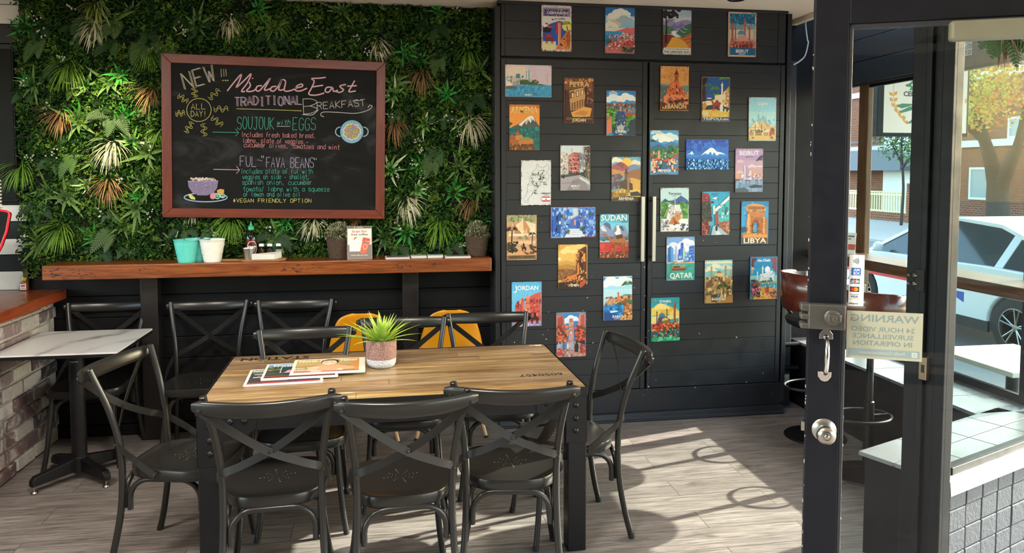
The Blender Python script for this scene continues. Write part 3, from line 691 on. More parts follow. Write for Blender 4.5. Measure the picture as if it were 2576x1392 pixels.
# potted plant on the table
pl = thing('potted_plant', 'bright green spiky plant in a pink and white woven pot on wooden table', 'potted plant', (-.035, 3.735, .7505))
t = NT('woven_pot_pink'); vor = t.n('TexVoronoi', {'Vector': t.coord((1, 1, 1.5)), 'Scale': 130.0}).outputs[0]
t.set(col=t.ramp(vor, [(.1, 'a5837a'), (.6, '7d5c54')]), rough=.85); t.bump(vor, .8, .003); m_potp = t.m
t = NT('woven_pot_white'); vor = t.n('TexVoronoi', {'Vector': t.coord((1, 1, 1.5)), 'Scale': 130.0}).outputs[0]
t.set(col=t.ramp(vor, [(.1, 'd5d8da'), (.6, 'a9aaae')]), rough=.85); t.bump(vor, .8, .003); m_potw = t.m
b = MB(); b.smooth = True; b.lathe([(0, 0), (.052, 0), (.064, .006), (.07, .02), (.0725, .045)], 40); b.build('pot_base', m_potw, pl)
b = MB(); b.smooth = True; b.lathe([(.0725, .045), (.0745, .08), (.074, .125), (.073, .135), (.069, .136), (.067, .13), (.066, .118)], 40); b.build('pot_body', m_potp, pl)
b = MB(); b.lathe([(0, .122), (.067, .12)], 24); b.smooth = True; rr = random.Random(2)
for k in range(150):
    a, q = rr.uniform(0, 6.28), rr.uniform(0, .062); b.col = lin(rr.choice(['4a3828', '6a543c', '2e2218'])); b.ball((q * math.cos(a), q * math.sin(a), .123), rr.uniform(.002, .004), 5, 4)
b.build('gravel', attrmat('brown_gravel', .8), pl)
b = MB(); rr = random.Random(21)
for k in range(44):
    ring = k / 44; a = k * 2.39996; el = R(84 - 72 * ring + rr.uniform(-6, 6)); L = .12 + .09 * ring + rr.uniform(-.02, .03)
    b.col = lin(rr.choice(['7fa622', '8fb62e', '6f9a1e', '9cc23a', '86b040'])); c2 = lin(rr.choice(['b3cf58', 'a8c44a', 'c8d878']))
    b.blade((.02 * math.cos(a) * ring, .02 * math.sin(a) * ring, .118), (math.cos(a) * math.cos(el), math.sin(a) * math.cos(el), math.sin(el)), (0, 0, 1), L, .023, .35 * ring + .05, 6, .4, .03, [.35, .8, 1, .8, .5, .22, .02], c2)
b.build('leaves', m_leaf, pl, fix=False)
# ================================================================== square marble-look cafe table
ct = thing('cafe_table', 'square white marble-look cafe table on a black pedestal beside brick counter', 'table', (-1.735, 4.575, 0))
t = NT('white_marble_laminate'); v = t.coord(rot=(0, 0, .6)); wv = t.n('TexWave', {'Vector': v, 'Scale': 1.1, 'Distortion': 9.0, 'Detail': 4.0, 'Detail Scale': 1.2}).outputs[1]
t.set(col=t.mix(t.ramp(t.noise(v, 3, 4), [(.4, .75), (.6, 0.15)]), 'c9c9c7', t.ramp(wv, [(0, '5c5c64'), (.07, 'a5a5a8'), (.2, 'c9c9c7')])), rough=.3); m_marb = t.m
b = MB(); b.box(-.31, .31, -.31, .31, .742, .751); b.build('tabletop', m_marb, ct, .0005)
b = MB(); b.box(-.309, .309, -.309, .309, .724, .742); b.build('core_edge', m_steel, ct, .001)
b = MB(); b.smooth = True; b.lathe([(.039, .07), (.039, .724)], 28, (.03, -.1, 0)); b.build('pedestal', m_steel, ct)
b = MB(); ar = Art(b, 20, 10, .05, .025, mapf=lambda x, y, q: (.03 + math.sin((x - 10) * .125 * .5) * (.0395 - q), -.1 - math.cos((x - 10) * .125 * .5) * (.0395 - q), .676 - y * .0025))
ar.rect(0, 0, 20, 10, '101010'); ar.text('Designchoice', 10, 5, 2.4, 'd0d0d0', 17); ar.rect(2, 7, 16, .5, '9a9a9a'); ar.rect(2, 8.6, 12, .5, '8a8a8a'); b.build('maker_label', m_tint, ct)
b = MB(); c0 = Vector((.03, -.1, 0)); feet = []
for a in (50, 140, 230, 320):
    M_ = Matrix.Translation(c0) @ Matrix.Rotation(R(a), 4, 'Z'); b.M = M_
    b.prism([(.03, .125), (.245, .09), (.262, .07), (.262, .04), (.03, .05)], -.019, .019, 'y'); feet.append(M_ @ Vector((.245, 0, 0)))
b.M = None; b.smooth = True; b.lathe([(.045, .045), (.045, .13)], 20, c0); b.build('base', m_steel, ct, .003)
for f in feet:
    b = MB(); b.smooth = True; b.lathe([(0, 0), (.016, 0), (.019, .006), (.015, .013), (.004, .015), (.004, .05)], 16, f); b.build('levelling_foot', m_nickel, ct)
# ================================================================== orange shell chairs under the shelf
m_orange = plain('mustard_orange_shell', 'c98308', .38, var=.04)
def shell_chair(label):
    t = thing('shell_chair', label, 'chair', (0, 0, 0), 0, 'mustard shell chairs under the shelf')
    prof = [(.19, .475, .14), (.21, .452, .185), (.15, .43, .215), (0, .415, .225), (-.13, .425, .22), (-.19, .47, .212), (-.215, .55, .205), (-.232, .64, .192), (-.25, .74, .165), (-.262, .80, .14), (-.268, .83, .105), (-.269, .845, .05)]
    P = [spline([(p[0], p[1], p[2]) for p in prof], 3)][0]; b = MB(); b.smooth = True; rows = []
    for p in P:
        y, z, hw = p; row = []
        for k in range(13):
            u = -1 + k / 6; lift = abs(u) ** 2.6
            back = max(0, min(1, (z - .46) / .2)) * max(.12, min(1, (.86 - z) / .25)) if y < 0 else 0
            bk = 1 if y < 0 and z > .5 else 0
            row.append(b._v((hw * u, y + .07 * lift * back, z + .05 * lift * (1 - back) * (0 if bk else 1))))
        rows.append(row)
    for A, B in zip(rows, rows[1:]):
        for k in range(12): b.face((A[k], A[k + 1], B[k + 1], B[k]))
    o = b.build('shell', m_orange, t); sd_ = o.modifiers.new('s', 'SOLIDIFY'); sd_.thickness = .008; sd_.offset = 0
    for sx in (-1, 1):
        for sy in (-1, 1):
            b = MB(); b.smooth = True; b.tube([(sx * .12, sy * .11, .405), (sx * .225, sy * .205, 0)], [.0155, .0105], 12); lg = b.build('leg', m_beech, t)
            b = MB(); b.smooth = True; b.tube([(sx * .2215, sy * .2018, .015), (sx * .225, sy * .205, 0)], .0125, 12); b.build('foot_cap', m_rubber, lg)
    b = MB()
    for s in (-1, 1):
        b.tube([(s * .14, s * .13, .36), (-s * .14, -s * .13, .36)], .005, 8); b.tube([(s * .14, -s * .13, .36), (-s * .14, s * .13, .36)], .005, 8)
    b.box(-.13, .13, -.12, .12, .40, .412); b.build('wire_bracing', m_steel, t); return t
sc0 = shell_chair('mustard orange shell chair behind the potted plant, back to viewer under the shelf'); sc0.location = (-.165, 4.93, 0)
dup(sc0, (.40, 4.955, 0), R(-2), 'mustard orange shell chair beside right shelf post, back to viewer near the cabinet')
# ================================================================== brick counter at left
b = MB(); rr = random.Random(9); b.col = lin('a2988d'); b.box(-2.20, -2.092, 2.4, YW - .012, 0, .905)
cols = ['6d5a5a', '7b6768', '5c4b4f', '8a7a78', 'a39a94', '4a4248', '6a5250', 'b0a9a2', '70605f', '39363c', '83706c']
z = .008; k = 0
while z < .88:
    y = YW - .02 - (0 if k % 2 else .115)
    while y > 2.45:
        b.col = shade(lin(rr.choice(cols)), rr.uniform(.85, 1.15)); L = .216 + rr.uniform(-.008, .006)
        b.cbox((-2.088 + rr.uniform(-.004, .004), y - L / 2, z + .037), (.024, L, .069 + rr.uniform(-.005, .004)), Matrix.Rotation(rr.uniform(-.02, .02), 4, 'X')); y -= .236
    z += .0865; k += 1
t = NT('whitewashed_old_brick'); a = t.n('Attribute', attribute_name='Col').outputs[0]; v = t.coord()
cc = t.mix(t.ramp(t.noise(v, 7, 8, .7, 1.2), [(.50, 0.0), (.64, .85)]), a, 'b5aea6'); cc = t.mix(t.ramp(t.noise(v, 26, 5, .7), [(.56, 0.0), (.68, .6)]), cc, '3a3236')
t.set(col=cc, rough=.85); t.bump(t.noise(v, 40, 6, .7), .7, .008)
ctr = thing('service_counter', 'whitewashed brick counter with thick varnished timber top at left', 'counter')
b.build('brick_front', t.m, ctr, .004)
b = MB(); b.prism([(-2.012, 2.4), (-2.012, YW - .015), (-2.9, YW - .015), (-2.9, 2.4)], .907, .967); b.build('countertop', m_ctop, ctr, .004)
b = MB(); b.box(-3.5, -2.19, 2.4, YW - .03, 0, .905); b.build('counter_body', m_blackw, ctr)
# small framed card / box on the ledge, television panel, red-rimmed machine
p = at_y(64, 697, YW - .02)
bx = thing('perfume_bottle', 'tiny square gold-capped bottle on the counter against white stripe', 'bottle', (p.x, YW - .045, .967))
b = MB(); b.box(-.02, .02, -.012, .012, 0, .055); b.build('glass', plain('amber_label_glass', '8a4a34', .3), bx, .004)
b = MB(); ar = Art(b, 10, 12, .034, .042, y=-.0122, z1=.05); ar.run('b e8e4de;r 2a2020 .6 .6 8.8 1.4;r b03028 1.5 4 7 3;r 2a2020 1 9 8 1'); b.build('label', m_paper, bx)
b = MB(); b.cbox((.006, 0, .072), (.024, .012, .026), Matrix.Rotation(.3, 4, 'Y')); b.build('cap', plain('gold_cap', 'b58f3c', .3, .8), bx, .003)
tv = thing('television', 'black wall-mounted screen at top left edge beside the plants', 'television', (-2.75, YW - .03, 1.98))
b = MB(); b.box(-.50, .495, -.025, .025, -.46, .48); b.build('screen_housing', plain('black_gloss_plastic', '08080a', .5, spec=.2), tv, .006)
b = MB(); b.box(-.49, .485, -.028, -.024, -.44, .47); b.build('screen', plain('black_screen_glass', '050608', .35, spec=.15), tv)
gr = thing('coffee_grinder', 'black machine panel with red rim at left edge on the counter', 'grinder', (-2.35, 4.75, .967))
q = [at_y(u, w_, 4.75) - Vector((-2.35, 4.75, .967)) for u, w_ in ((-190, 505), (0, 526), (30, 531), (36, 534), (37, 540), (30, 580), (16, 618), (0, 648), (-40, 690), (-190, 690))]
b = MB(); b.prism([(p_.x, p_.z) for p_ in q], -.06, -.035, 'y'); b.build('body', plain('black_machine_panel', '08080a', .45, spec=.2), gr)
b = MB(); b.smooth = True; b.tube([(p_.x, -.062, p_.z) for p_ in q], .007, 8); b.build('red_rim', plain('red_rim_plastic', 'd01828', .3), gr)
b = MB(); b.box(-.38, -.12, -.05, .13, 0, .46); b.build('stand', plain('black_machine_stand', '08080a', .5, spec=.2), gr)
b = MB(); b.smooth = True; x0 = at_y(-6, 520, 4.75).x + 2.35
P = [(x0 + .02 * math.cos(k * .7), .02 * math.sin(k * .7), q[1].z + .002 + k * .0022) for k in range(75)]; b.tube(P, .004, 6); b.build('white_coil', m_white, gr)
# ================================================================== artificial plant wall
PW = Vector((-.77, YW, 1.10))
pw = thing('plant_wall', 'dense artificial green plant wall of ferns, grasses and small leaves behind the chalkboard', 'plant wall', PW)
def P2(u, v, y=5.12): p = at_y(u, v, y) - PW; return p.x, p.z
PX0, PX1, PZ0, PZ1 = -1.47, 1.475, -.02, 1.712
b = MB(); b.box(PX0 + .03, PX1 - .005, -.012, -.001, PZ0 + .03, PZ1); b.build('backing_panel', plain('dark_green_backing', '0c1608', .9), pw)
rr = random.Random(31)
bd0, bd1 = P2(412, 136), P2(966, 546)
b = MB(); greens = ['122b0b', '193a0f', '15320d', '264e18', '1d4312', '305c1c', '0d2209', '38661e', '163612']; lime = ['48661a', '587823', '3f5d18', '64832b']
ncl = 0
while ncl < 3700:
    x, z = rr.uniform(PX0, PX1), rr.uniform(PZ0, PZ1)
    if bd0[0] + .05 < x < bd1[0] - .05 and bd1[1] + .05 < z < bd0[1] - .05: continue
    ncl += 1; edge = rr.random(); dep = rr.uniform(.008, .05); L_ = rr.random() < .24; big = rr.uniform(.7, 1.3)
    for k in range(15):
        a = rr.uniform(0, 6.28); q = rr.uniform(.005, .05) * big; s_ = rr.uniform(.0075, .0135) * big
        px_, pz_ = x + q * math.cos(a), z + q * math.sin(a)
        if not (PX0 - .03 < px_ < PX1 - .005 and pz_ < PZ1): continue
        n = Vector((rr.uniform(-.8, .8), -1, rr.uniform(-.5, .9))).normalized(); u = n.orthogonal().normalized(); u.rotate(Matrix.Rotation(rr.uniform(0, 6.28), 3, n)); w = n.cross(u)
        c = Vector((px_, -dep - rr.uniform(0, .035), pz_)); b.col = lin(rr.choice(lime if L_ else greens))
        if L_:
            for j in range(3):
                cc = c + u * s_ * .55 * math.cos(j * 2.1) + w * s_ * .55 * math.sin(j * 2.1); b.poly([cc + (u * math.cos(h * PI / 3.5) + w * math.sin(h * PI / 3.5)) * s_ * .42 + n * .0015 * (h % 3) for h in range(7)])
        else:
            m1, m2 = c - u * s_ * 1.25 - n * .002, c + u * s_ * 1.35 - n * .004
            for sg in (-1, 1): b.poly([m1, c - u * s_ * .5 + w * sg * s_ * .42 + n * .002, c + u * s_ * .35 + w * sg * s_ * .46 + n * .002, m2])
tag(b.build('small_leaf_filler', m_leaf, pw, fix=False), None, None, None, 'stuff')
b = MB(); b.col = lin('d8d8cc')
for k in range(60):
    x, z = rr.uniform(PX0, PX1), rr.uniform(PZ0, PZ1)
    if bd0[0] < x < bd1[0] and bd1[1] < z < bd0[1]: continue
    for j in range(7):
        c = Vector((x + rr.gauss(0, .014), -.07 - rr.uniform(0, .02), z + rr.gauss(0, .016)))
        for h in range(4):
            a = h * PI / 2 + k; b.poly([c, c + Vector((.004 * math.cos(a - .5), -.002, .004 * math.sin(a - .5))), c + Vector((.0065 * math.cos(a), -.003, .0065 * math.sin(a))), c + Vector((.004 * math.cos(a + .5), -.002, .004 * math.sin(a + .5)))])
tag(b.build('tiny_white_flowers', m_leaf, pw, fix=False), None, None, None, 'stuff')
def tuft_mesh(pal, tips, seed, n=62, L=.235):
    r_ = random.Random(seed); b = MB()
    for k in range(n):
        a = r_.gauss(0, .55); out = r_.uniform(.18, .7); d = (math.sin(a) * .75, -out, r_.uniform(-.9, .25) + abs(a) * .25)
        b.col = lin(r_.choice(pal)); b.blade((r_.uniform(-.012, .012), -.03, r_.uniform(-.01, .01)), d, (0, -.3, 1), L * r_.uniform(.7, 1.15), r_.uniform(.007, .012), r_.uniform(.9, 2.0), 6, .3, .05, [.7, 1, 1, .9, .65, .35, .05], lin(r_.choice(tips)))
    return b
def ros_mesh(pal, tips, seed, n=11, L=.125, w=.02):
    r_ = random.Random(seed); b = MB()
    for k in range(n):
        a = k * 2.39996 + r_.uniform(-.2, .2); out = .25 + .75 * (1 - k / n); d = (math.cos(a), -out, math.sin(a)); b.col = lin(r_.choice(pal))
        b.blade((0, -.045, 0), d, (0, -1, .1), L * (1.2 - .6 * out + r_.uniform(-.15, .15)) * (1.25 if k > n - 3 else 1), w, .55, 5, .35, .03, [.4, .85, 1, .8, .45, .03], lin(r_.choice(tips)))
    return b
def fern_mesh(pal, seed, fr=4, L=.2):
    r_ = random.Random(seed); b = MB()
    for k in range(fr):
        a = R(-90) + R(r_.uniform(-75, 75)) if k else R(-90); d = Vector((math.cos(a), -.55, math.sin(a) + .35)).normalized(); p = Vector((0, -.035, 0)); Lf = L * r_.uniform(.7, 1.15); n = 13; c = lin(r_.choice(pal)); b.col = c
        for i in range(n):
            t_ = i / n; side = d.cross(Vector((0, -1, .2))).normalized(); ll = .062 * math.sin(PI * min(1, .2 + t_ * .8)) ** .7 * (1 - t_ * .45) * Lf / .2
            for s in (-1, 1): b.blade(p, side * s + d * .55, (0, -1, .3), ll, .0125 * Lf / .2, .25, 2, .2, .1, [.8, 1, .15])
            b.blade(p, d, (0, -1, 0), Lf / n * 1.05, .004, 0, 1, .2, .9, [1, 1]); p = p + d * (Lf / n); d = (d + Vector((0, .01, -.075))).normalized()
    return b
GR = (['3f6a1c', '4c7a22', '345c18', '5a8a2a'], ['6f9a34', '82a844']); CRM = (['b9b58a', 'cfcaa6', 'a7a878'], ['e2dcc4', 'd5cfae']); BRN = (['7d5a40', '8f684a', '6a4a34'], ['a8805c', '94704e']); LIM = (['6f8a34', '82983c', '5d7a2a'], ['a8ae62', 'b9b87a'])
RG = (['1f6a24', '2a7d2e', '185a20', '2f8a36'], ['3a9440', '2a7d2e']); RW = (['2f7a34', '3d8a3c'], ['cfd8b4', '7fa85a']); RO = (['3d5a26', '4a6a2e', '35502a'], ['55743a', '648044'])
FE = [['27451f', '2f5026'], ['3d562c', '486034'], ['1f3c1b', '284822']]
def place(nm, mesh_b, spots, var=.25, seed=0, yy=5.12):
    r_ = random.Random(seed); base = None
    for sp in spots:
        x, z = P2(sp[0], sp[1], yy); s = (sp[2] if len(sp) > 2 else r_.uniform(1 - var, 1 + var)) * (.72 if nm == 'fern' else .86 if nm == 'leaf_rosette' else .74)
        if base is None: o = base = mesh_b.build(nm, m_leaf, pw, fix=False)
        else: o = base.copy(); S.collection.objects.link(o)
        o.location = (x, r_.uniform(-.012, .004), z); o.scale = (s, s, s); o.rotation_euler = (0, R(r_.uniform(-14, 14) if 'ros' not in nm else r_.uniform(-180, 180)), R(r_.uniform(-12, 12)))
def free(n, seed, md=26):
    r_ = random.Random(seed); out = []; k = 0
    while len(out) < n and k < 4000:
        k += 1; u, v = r_.uniform(62, 1222), r_.uniform(4, 640)
        if v > 640 - .02 * u and u < 300: continue
        if 395 < u < 985 and 120 < v < 556: continue
        if all((u - a) ** 2 + (v - c) ** 2 > md * md for a, c in out): out.append((u, v))
    return out
place('grass_tuft', tuft_mesh(*CRM, 1), [(233, 62, 1.0), (578, 48, .85), (283, 365, 1.1), (480, 535, .6), (952, 105, .9), (1185, 303, 1.15), (1028, 505, 1.05), (787, 556, .9)], seed=1)
place('grass_tuft', tuft_mesh(*BRN, 2), [(378, 225, .95), (148, 285, 1.0), (268, 458, 1.05), (1062, 183, 1.0), (990, 310, 1.0), (1180, 505, .9), (892, 545, .5)], seed=2)
place('grass_tuft', tuft_mesh(*GR, 3), [(168, 165, 1.15), (50, 420, 1.05), (150, 575, 1.15), (578, 555, 1.05), (1180, 125, 1.0), (1106, 565, 1.1), (368, 130, .9), (395, 330, .7), (700, 60, .7), (1010, 30, .6)], seed=3)
place('grass_tuft', tuft_mesh(*LIM, 4), [(242, 12, 1.05), (60, 20, .5), (820, 540, .5)], seed=4)
place('leaf_rosette', ros_mesh(*RG, 5), [(60, 68, 1.0), (190, 290, .9), (298, 190, 1.0), (317, 292, .9), (1018, 130, 1.0), (1060, 152, .8), (1122, 238, 1.05), (1058, 418, .9), (1146, 482, 1.1), (1213, 552, .8), (1150, 605, .9), (1020, 588, 1.1), (234, 598, 1.0), (345, 495, .8), (655, 20, 1.0), (62, 200, .7), (720, 560, 1.0), (1100, 25, .8)], seed=5)
place('leaf_rosette', ros_mesh(*RW, 6), [(212, 212, .95), (330, 355, 1.0), (990, 238, 1.05), (1068, 312, 1.0), (1166, 312, .9), (982, 425, 1.1), (1050, 478, 1.0), (430, 610, .8), (215, 465, .7)], seed=6)
place('leaf_rosette', ros_mesh(*RO, 7, 12, .15, .022), [(370, 385, 1.15), (362, 460, .9), (85, 215, .9), (1160, 415, 1.0), (1205, 175, 1.0), (960, 600, .9), (700, 600, 1.1), (860, 25, .9), (500, 60, 1.0), (330, 30, .8), (310, 570, .9), (540, 612, .8), (120, 480, .9)] + free(10, 77, 80), seed=7)
place('fern', fern_mesh(FE[0], 8), free(20, 8, 80), seed=8)
place('fern', fern_mesh(FE[1], 9), [(105, 90, 1.3), (350, 100, 1.2), (425, 115, 1.2, ), (1105, 130, 1.2), (1090, 385, 1.3), (185, 385, 1.2), (280, 575, 1.3)] + free(8, 19, 90), seed=9)
place('fern', fern_mesh(FE[2], 10), free(20, 23, 80), seed=10)
# the fern that hangs over the frame corner and the grass over its right corner
x, z = P2(425, 112, 5.02)
# ================================================================== chalkboard
BY = 5.055
cor = [at_y(*q, BY) for q in ((405, 133), (967, 158), (970, 550), (411, 548))]
cen = sum(cor, Vector()) / 4; BW = ((cor[1] - cor[0]).length + (cor[2] - cor[3]).length) / 2; BH = ((cor[0] - cor[3]).length + (cor[1] - cor[2]).length) / 2
cb = thing('chalkboard', 'large chalkboard in red-brown wooden frame with handwritten breakfast menu', 'chalkboard', cen); cb.rotation_euler = (0, R(1.0), 0)
FR = .058
for nm, pts, mm in (('frame_rail', [(-BW / 2, BH / 2), (BW / 2, BH / 2), (BW / 2 - FR, BH / 2 - FR), (-BW / 2 + FR, BH / 2 - FR)], m_mahog), ('frame_rail', [(-BW / 2, -BH / 2), (BW / 2, -BH / 2), (BW / 2 - FR, -BH / 2 + FR), (-BW / 2 + FR, -BH / 2 + FR)], m_mahog), ('frame_rail', [(-BW / 2, -BH / 2), (-BW / 2, BH / 2), (-BW / 2 + FR, BH / 2 - FR), (-BW / 2 + FR, -BH / 2 + FR)], m_mahogv), ('frame_rail', [(BW / 2, -BH / 2), (BW / 2, BH / 2), (BW / 2 - FR, BH / 2 - FR), (BW / 2 - FR, -BH / 2 + FR)], m_mahogv)):
    b = MB(); b.prism(pts, -.012, .022, 'y'); b.build(nm, mm, cb, .003)
b = MB(); b.box(-BW / 2 + .03, BW / 2 - .03, 0, .012, -BH / 2 + .03, BH / 2 - .03); b.build('slate', m_slate, cb)
def homog(src, dst):
    A = []; B = []
    for (x, y), (u, v) in zip(src, dst): A += [[x, y, 1, 0, 0, 0, -u * x, -u * y], [0, 0, 0, x, y, 1, -v * x, -v * y]]; B += [u, v]
    h = np.linalg.solve(np.array(A, float), np.array(B, float)); return lambda x, y: ((h[0] * x + h[1] * y + h[2]) / (h[6] * x + h[7] * y + 1), (h[3] * x + h[4] * y + h[5]) / (h[6] * x + h[7] * y + 1))
H = homog([(15, 10), (1838, 88), (1845, 1360), (33, 1353)], [(-BW / 2, BH / 2), (BW / 2, BH / 2), (BW / 2, -BH / 2), (-BW / 2, -BH / 2)])
b = MB(); ar = Art(b, 1878, 1392, 1, 1, y=-.0003, dz=.00001, mapf=lambda x, y, q: (H(x, y)[0], q, H(x, y)[1]))
PK, LV, YL, TQ, PL, WH, BL = 'd2aab6', 'a9a0be', 'bdb86c', '4a9c8e', 'c9878c', 'c9c7c4', '95b5c8'
def write(txt, x0, y0, x1, y1, h, c, wd=4, slant=0, jit=.03, dbl=None):
    for P in strokes(txt, x0, y0, x1, y1, h, slant=slant, jit=jit):
        if dbl: ar.line([(x + 10, y + 3) for x, y in P], wd * .8, dbl)
        ar.line(P, wd * .85, c)
write('NEW', 205, 305, 480, 225, 130, LV, 6, 0, .02, YL)
for x in (507, 528, 546): ar.line([(x - 4, 138), (x, 205 - (x - 507) * .2)], 5, YL if x != 528 else LV); ar.ell(x + 12, 232, 7, 5, YL, 8)
for P in ([(555, 318), (600, 260), (668, 182), (652, 240), (628, 290), (700, 225), (748, 178), (720, 250), (672, 318), (700, 322)], [(735, 245), (742, 280), (712, 318), (760, 320), (790, 300)], [(758, 212), (764, 218)], [(838, 275), (800, 280), (790, 310), (815, 318), (850, 280), (905, 215), (862, 295), (866, 312), (905, 300)], [(955, 280), (918, 286), (908, 312), (935, 318), (970, 280), (1000, 222), (975, 296), (985, 312), (1020, 305)], [(1010, 222), (1030, 245), (1020, 312), (1060, 318), (1120, 296)], [(1105, 296), (1165, 282), (1160, 262), (1120, 280), (1110, 312), (1150, 318), (1205, 296)],
          [(1356, 208), (1300, 215), (1240, 218), (1262, 240), (1238, 300), (1220, 345), (1280, 352), (1345, 335)], [(1250, 285), (1335, 272)], [(1408, 288), (1365, 290), (1352, 320), (1380, 328), (1412, 292), (1420, 322), (1455, 312)], [(1520, 265), (1470, 280), (1500, 310), (1470, 330), (1440, 322)], [(1590, 235), (1560, 290), (1545, 325), (1600, 318)], [(1530, 280), (1608, 276)]):
    Q = [(p.x, p.y) for p in spline([(x, y, 0) for x, y in P], 5)] if len(P) > 2 else P
    ar.line(Q, 11, PK)
write('TRADITIONAL', 615, 440, 1170, 425, 72, LV, 5, 0, .08, PK)
ar.line([(632, 463), (900, 470), (1163, 480)], 5, YL)
write('B', 1180, 505, 1330, 495, 122, WH, 5); write('REAKFAST', 1290, 468, 1690, 440, 55, WH, 5)
ar.line([(p.x, p.y) for p in spline([(1650, 395, 0), (1590, 398, 0), (1575, 400, 0)], 4)], 4, WH)
ar.line([(p.x, p.y) for p in spline([(1168, 510, 0), (1250, 512, 0), (1300, 470, 0)], 5)], 5, WH)
ar.line([(p.x, p.y) for p in spline([(1345, 530, 0), (1318, 515, 0), (1340, 490, 0), (1450, 492, 0), (1600, 500, 0), (1700, 475, 0), (1733, 445, 0), (1715, 434, 0), (1700, 455, 0)], 6)], 5, WH)
write('SOUJOUK', 640, 630, 950, 630, 100, TQ, 6); write('with', 962, 595, 1075, 590, 42, TQ, 5, .3); write('EGGS', 1092, 635, 1290, 638, 100, TQ, 6)
ar.line([(962 + k * 6, 603 + (k % 2) * 6) for k in range(19)], 3.5, WH)
for k, (tx, x0, y0, x1, y1) in enumerate([('Includes fresh baked bread,', 672, 692, 1285, 700), ('labne, plate of veggies -', 685, 740, 1225, 750), ('cucumber olives, tomatoes and mint', 695, 775, 1480, 796)]): write(tx, x0, y0, x1, y1, 40, PL, 4)
write('FUL', 665, 935, 810, 935, 84, LV, 5); write('~', 805, 905, 860, 905, 40, LV, 4); write('"', 848, 905, 885, 900, 60, WH, 5); write('FAVA BEANS', 880, 940, 1275, 945, 82, LV, 5); write('"', 1270, 915, 1310, 915, 50, WH, 5)
for tx, x0, y0, x1, y1 in [('Includes plate of ful with', 672, 992, 1265, 992), ('veggies on side - shallot,', 685, 1038, 1240, 1036), ('spanish onion, cucumber', 685, 1083, 1262, 1082), ('tomato/ labne with a squeeze', 692, 1137, 1403, 1137), ('of lemon and olive oil', 695, 1180, 1165, 1180)]: write(tx, x0, y0, x1, y1, 40, TQ, 4)
write('*VEGAN FRIENDLY OPTION', 610, 1228, 1255, 1228, 30, YL, 4.5)
for y, c, x0 in ((655, TQ, 438), (960, PK, 448)): ar.line([(x0, y - 2), (x0 + 210, y + 2)], 5, c); ar.line([(x0 + 188, y - 28), (x0 + 214, y + 4), (x0 + 188, y + 32)], 5, c)
ar.line([(326 + 100 * math.cos(k * PI / 20), 473 + 94 * math.sin(k * PI / 20)) for k in range(41)], 5, YL)
write('ALL', 262, 468, 390, 466, 46, YL, 5); write('DAY!', 262, 528, 400, 528, 46, YL, 5)
for a, cx_, cy_, l_ in ((-90, 290, 330, 80), (-38, 450, 345, 110), (2, 505, 465, 120), (42, 475, 565, 110), (88, 368, 635, 105), (128, 245, 615, 100), (178, 172, 500, 75), (-140, 195, 380, 95)):
    ca, sa = math.cos(R(a)), math.sin(R(a))
    for o in (-9, 9): ar.line([(cx_ + ca * t_ + -sa * (o + 17 * math.sin(t_ / l_ * 4.2 * PI)), cy_ + sa * t_ + ca * (o + 17 * math.sin(t_ / l_ * 4.2 * PI))) for t_ in [l_ * (k / 24 - .5) for k in range(25)]], 3.6, YL)
b.build('chalk_lettering', m_chalk, cb, fix=False); b = ar.mb = MB()
# drawn bowl of beans on a plate
ar.line([(386 + 176 * math.cos(k * PI / 24), 1188 + 36 * math.sin(k * PI / 24)) for k in range(49)], 9, BL)
ar.poly([(238, 1052), (488, 1052), (480, 1110), (455, 1148), (400, 1172), (325, 1172), (275, 1148), (245, 1105)], '85799a')
rr = random.Random(3)
for k in range(90):
    y = rr.uniform(1062, 1160); hw = 122 * (1 - ((y - 1052) / 135) ** 2.4); x = 363 + rr.uniform(-hw, hw * .8); ar.line([(x, y), (x + 16, y - 6)], 2.2, rr.choice(['9a8eae', '75698a', 'a79cba']))
for k in range(26): ar.ell(268 + k * 7.7, 1040 + rr.uniform(-9, 5), 11, 9, rr.choice(['b9a49c', 'cdb8ae', 'a8928c', 'd8c8c0']), 9)
ar.line([(238, 1056), (488, 1052)], 5, 'b3a6c9'); ar.poly([(245, 1160), (270, 1165), (300, 1190), (300, 1208), (262, 1200), (248, 1180)], 'c9c46a'); ar.line([(250, 1165), (265, 1190), (298, 1206)], 4, 'ece8b8')
ar.ell(445, 1178, 24, 25, 'd98a90'); ar.ell(482, 1180, 24, 22, 'a9d8c4'); ar.ell(482, 1180, 17, 15, '1f2422'); ar.ell(525, 1175, 22, 19, 'a9d8c4'); ar.ell(525, 1175, 15, 12, '1f2422'); ar.poly([(478, 1128), (505, 1118), (538, 1124), (536, 1152), (508, 1160), (480, 1150)], 'd2a050')
for cx_ in (482, 525):
    for k in range(4): a = k * PI / 4; ar.line([(cx_ - 14 * math.cos(a), 1178 - 12 * math.sin(a)), (cx_ + 14 * math.cos(a), 1178 + 12 * math.sin(a))], 2.5, 'a9d8c4')
b.build('chalk_bowl', m_chalk, cb, fix=False); b = ar.mb = MB()
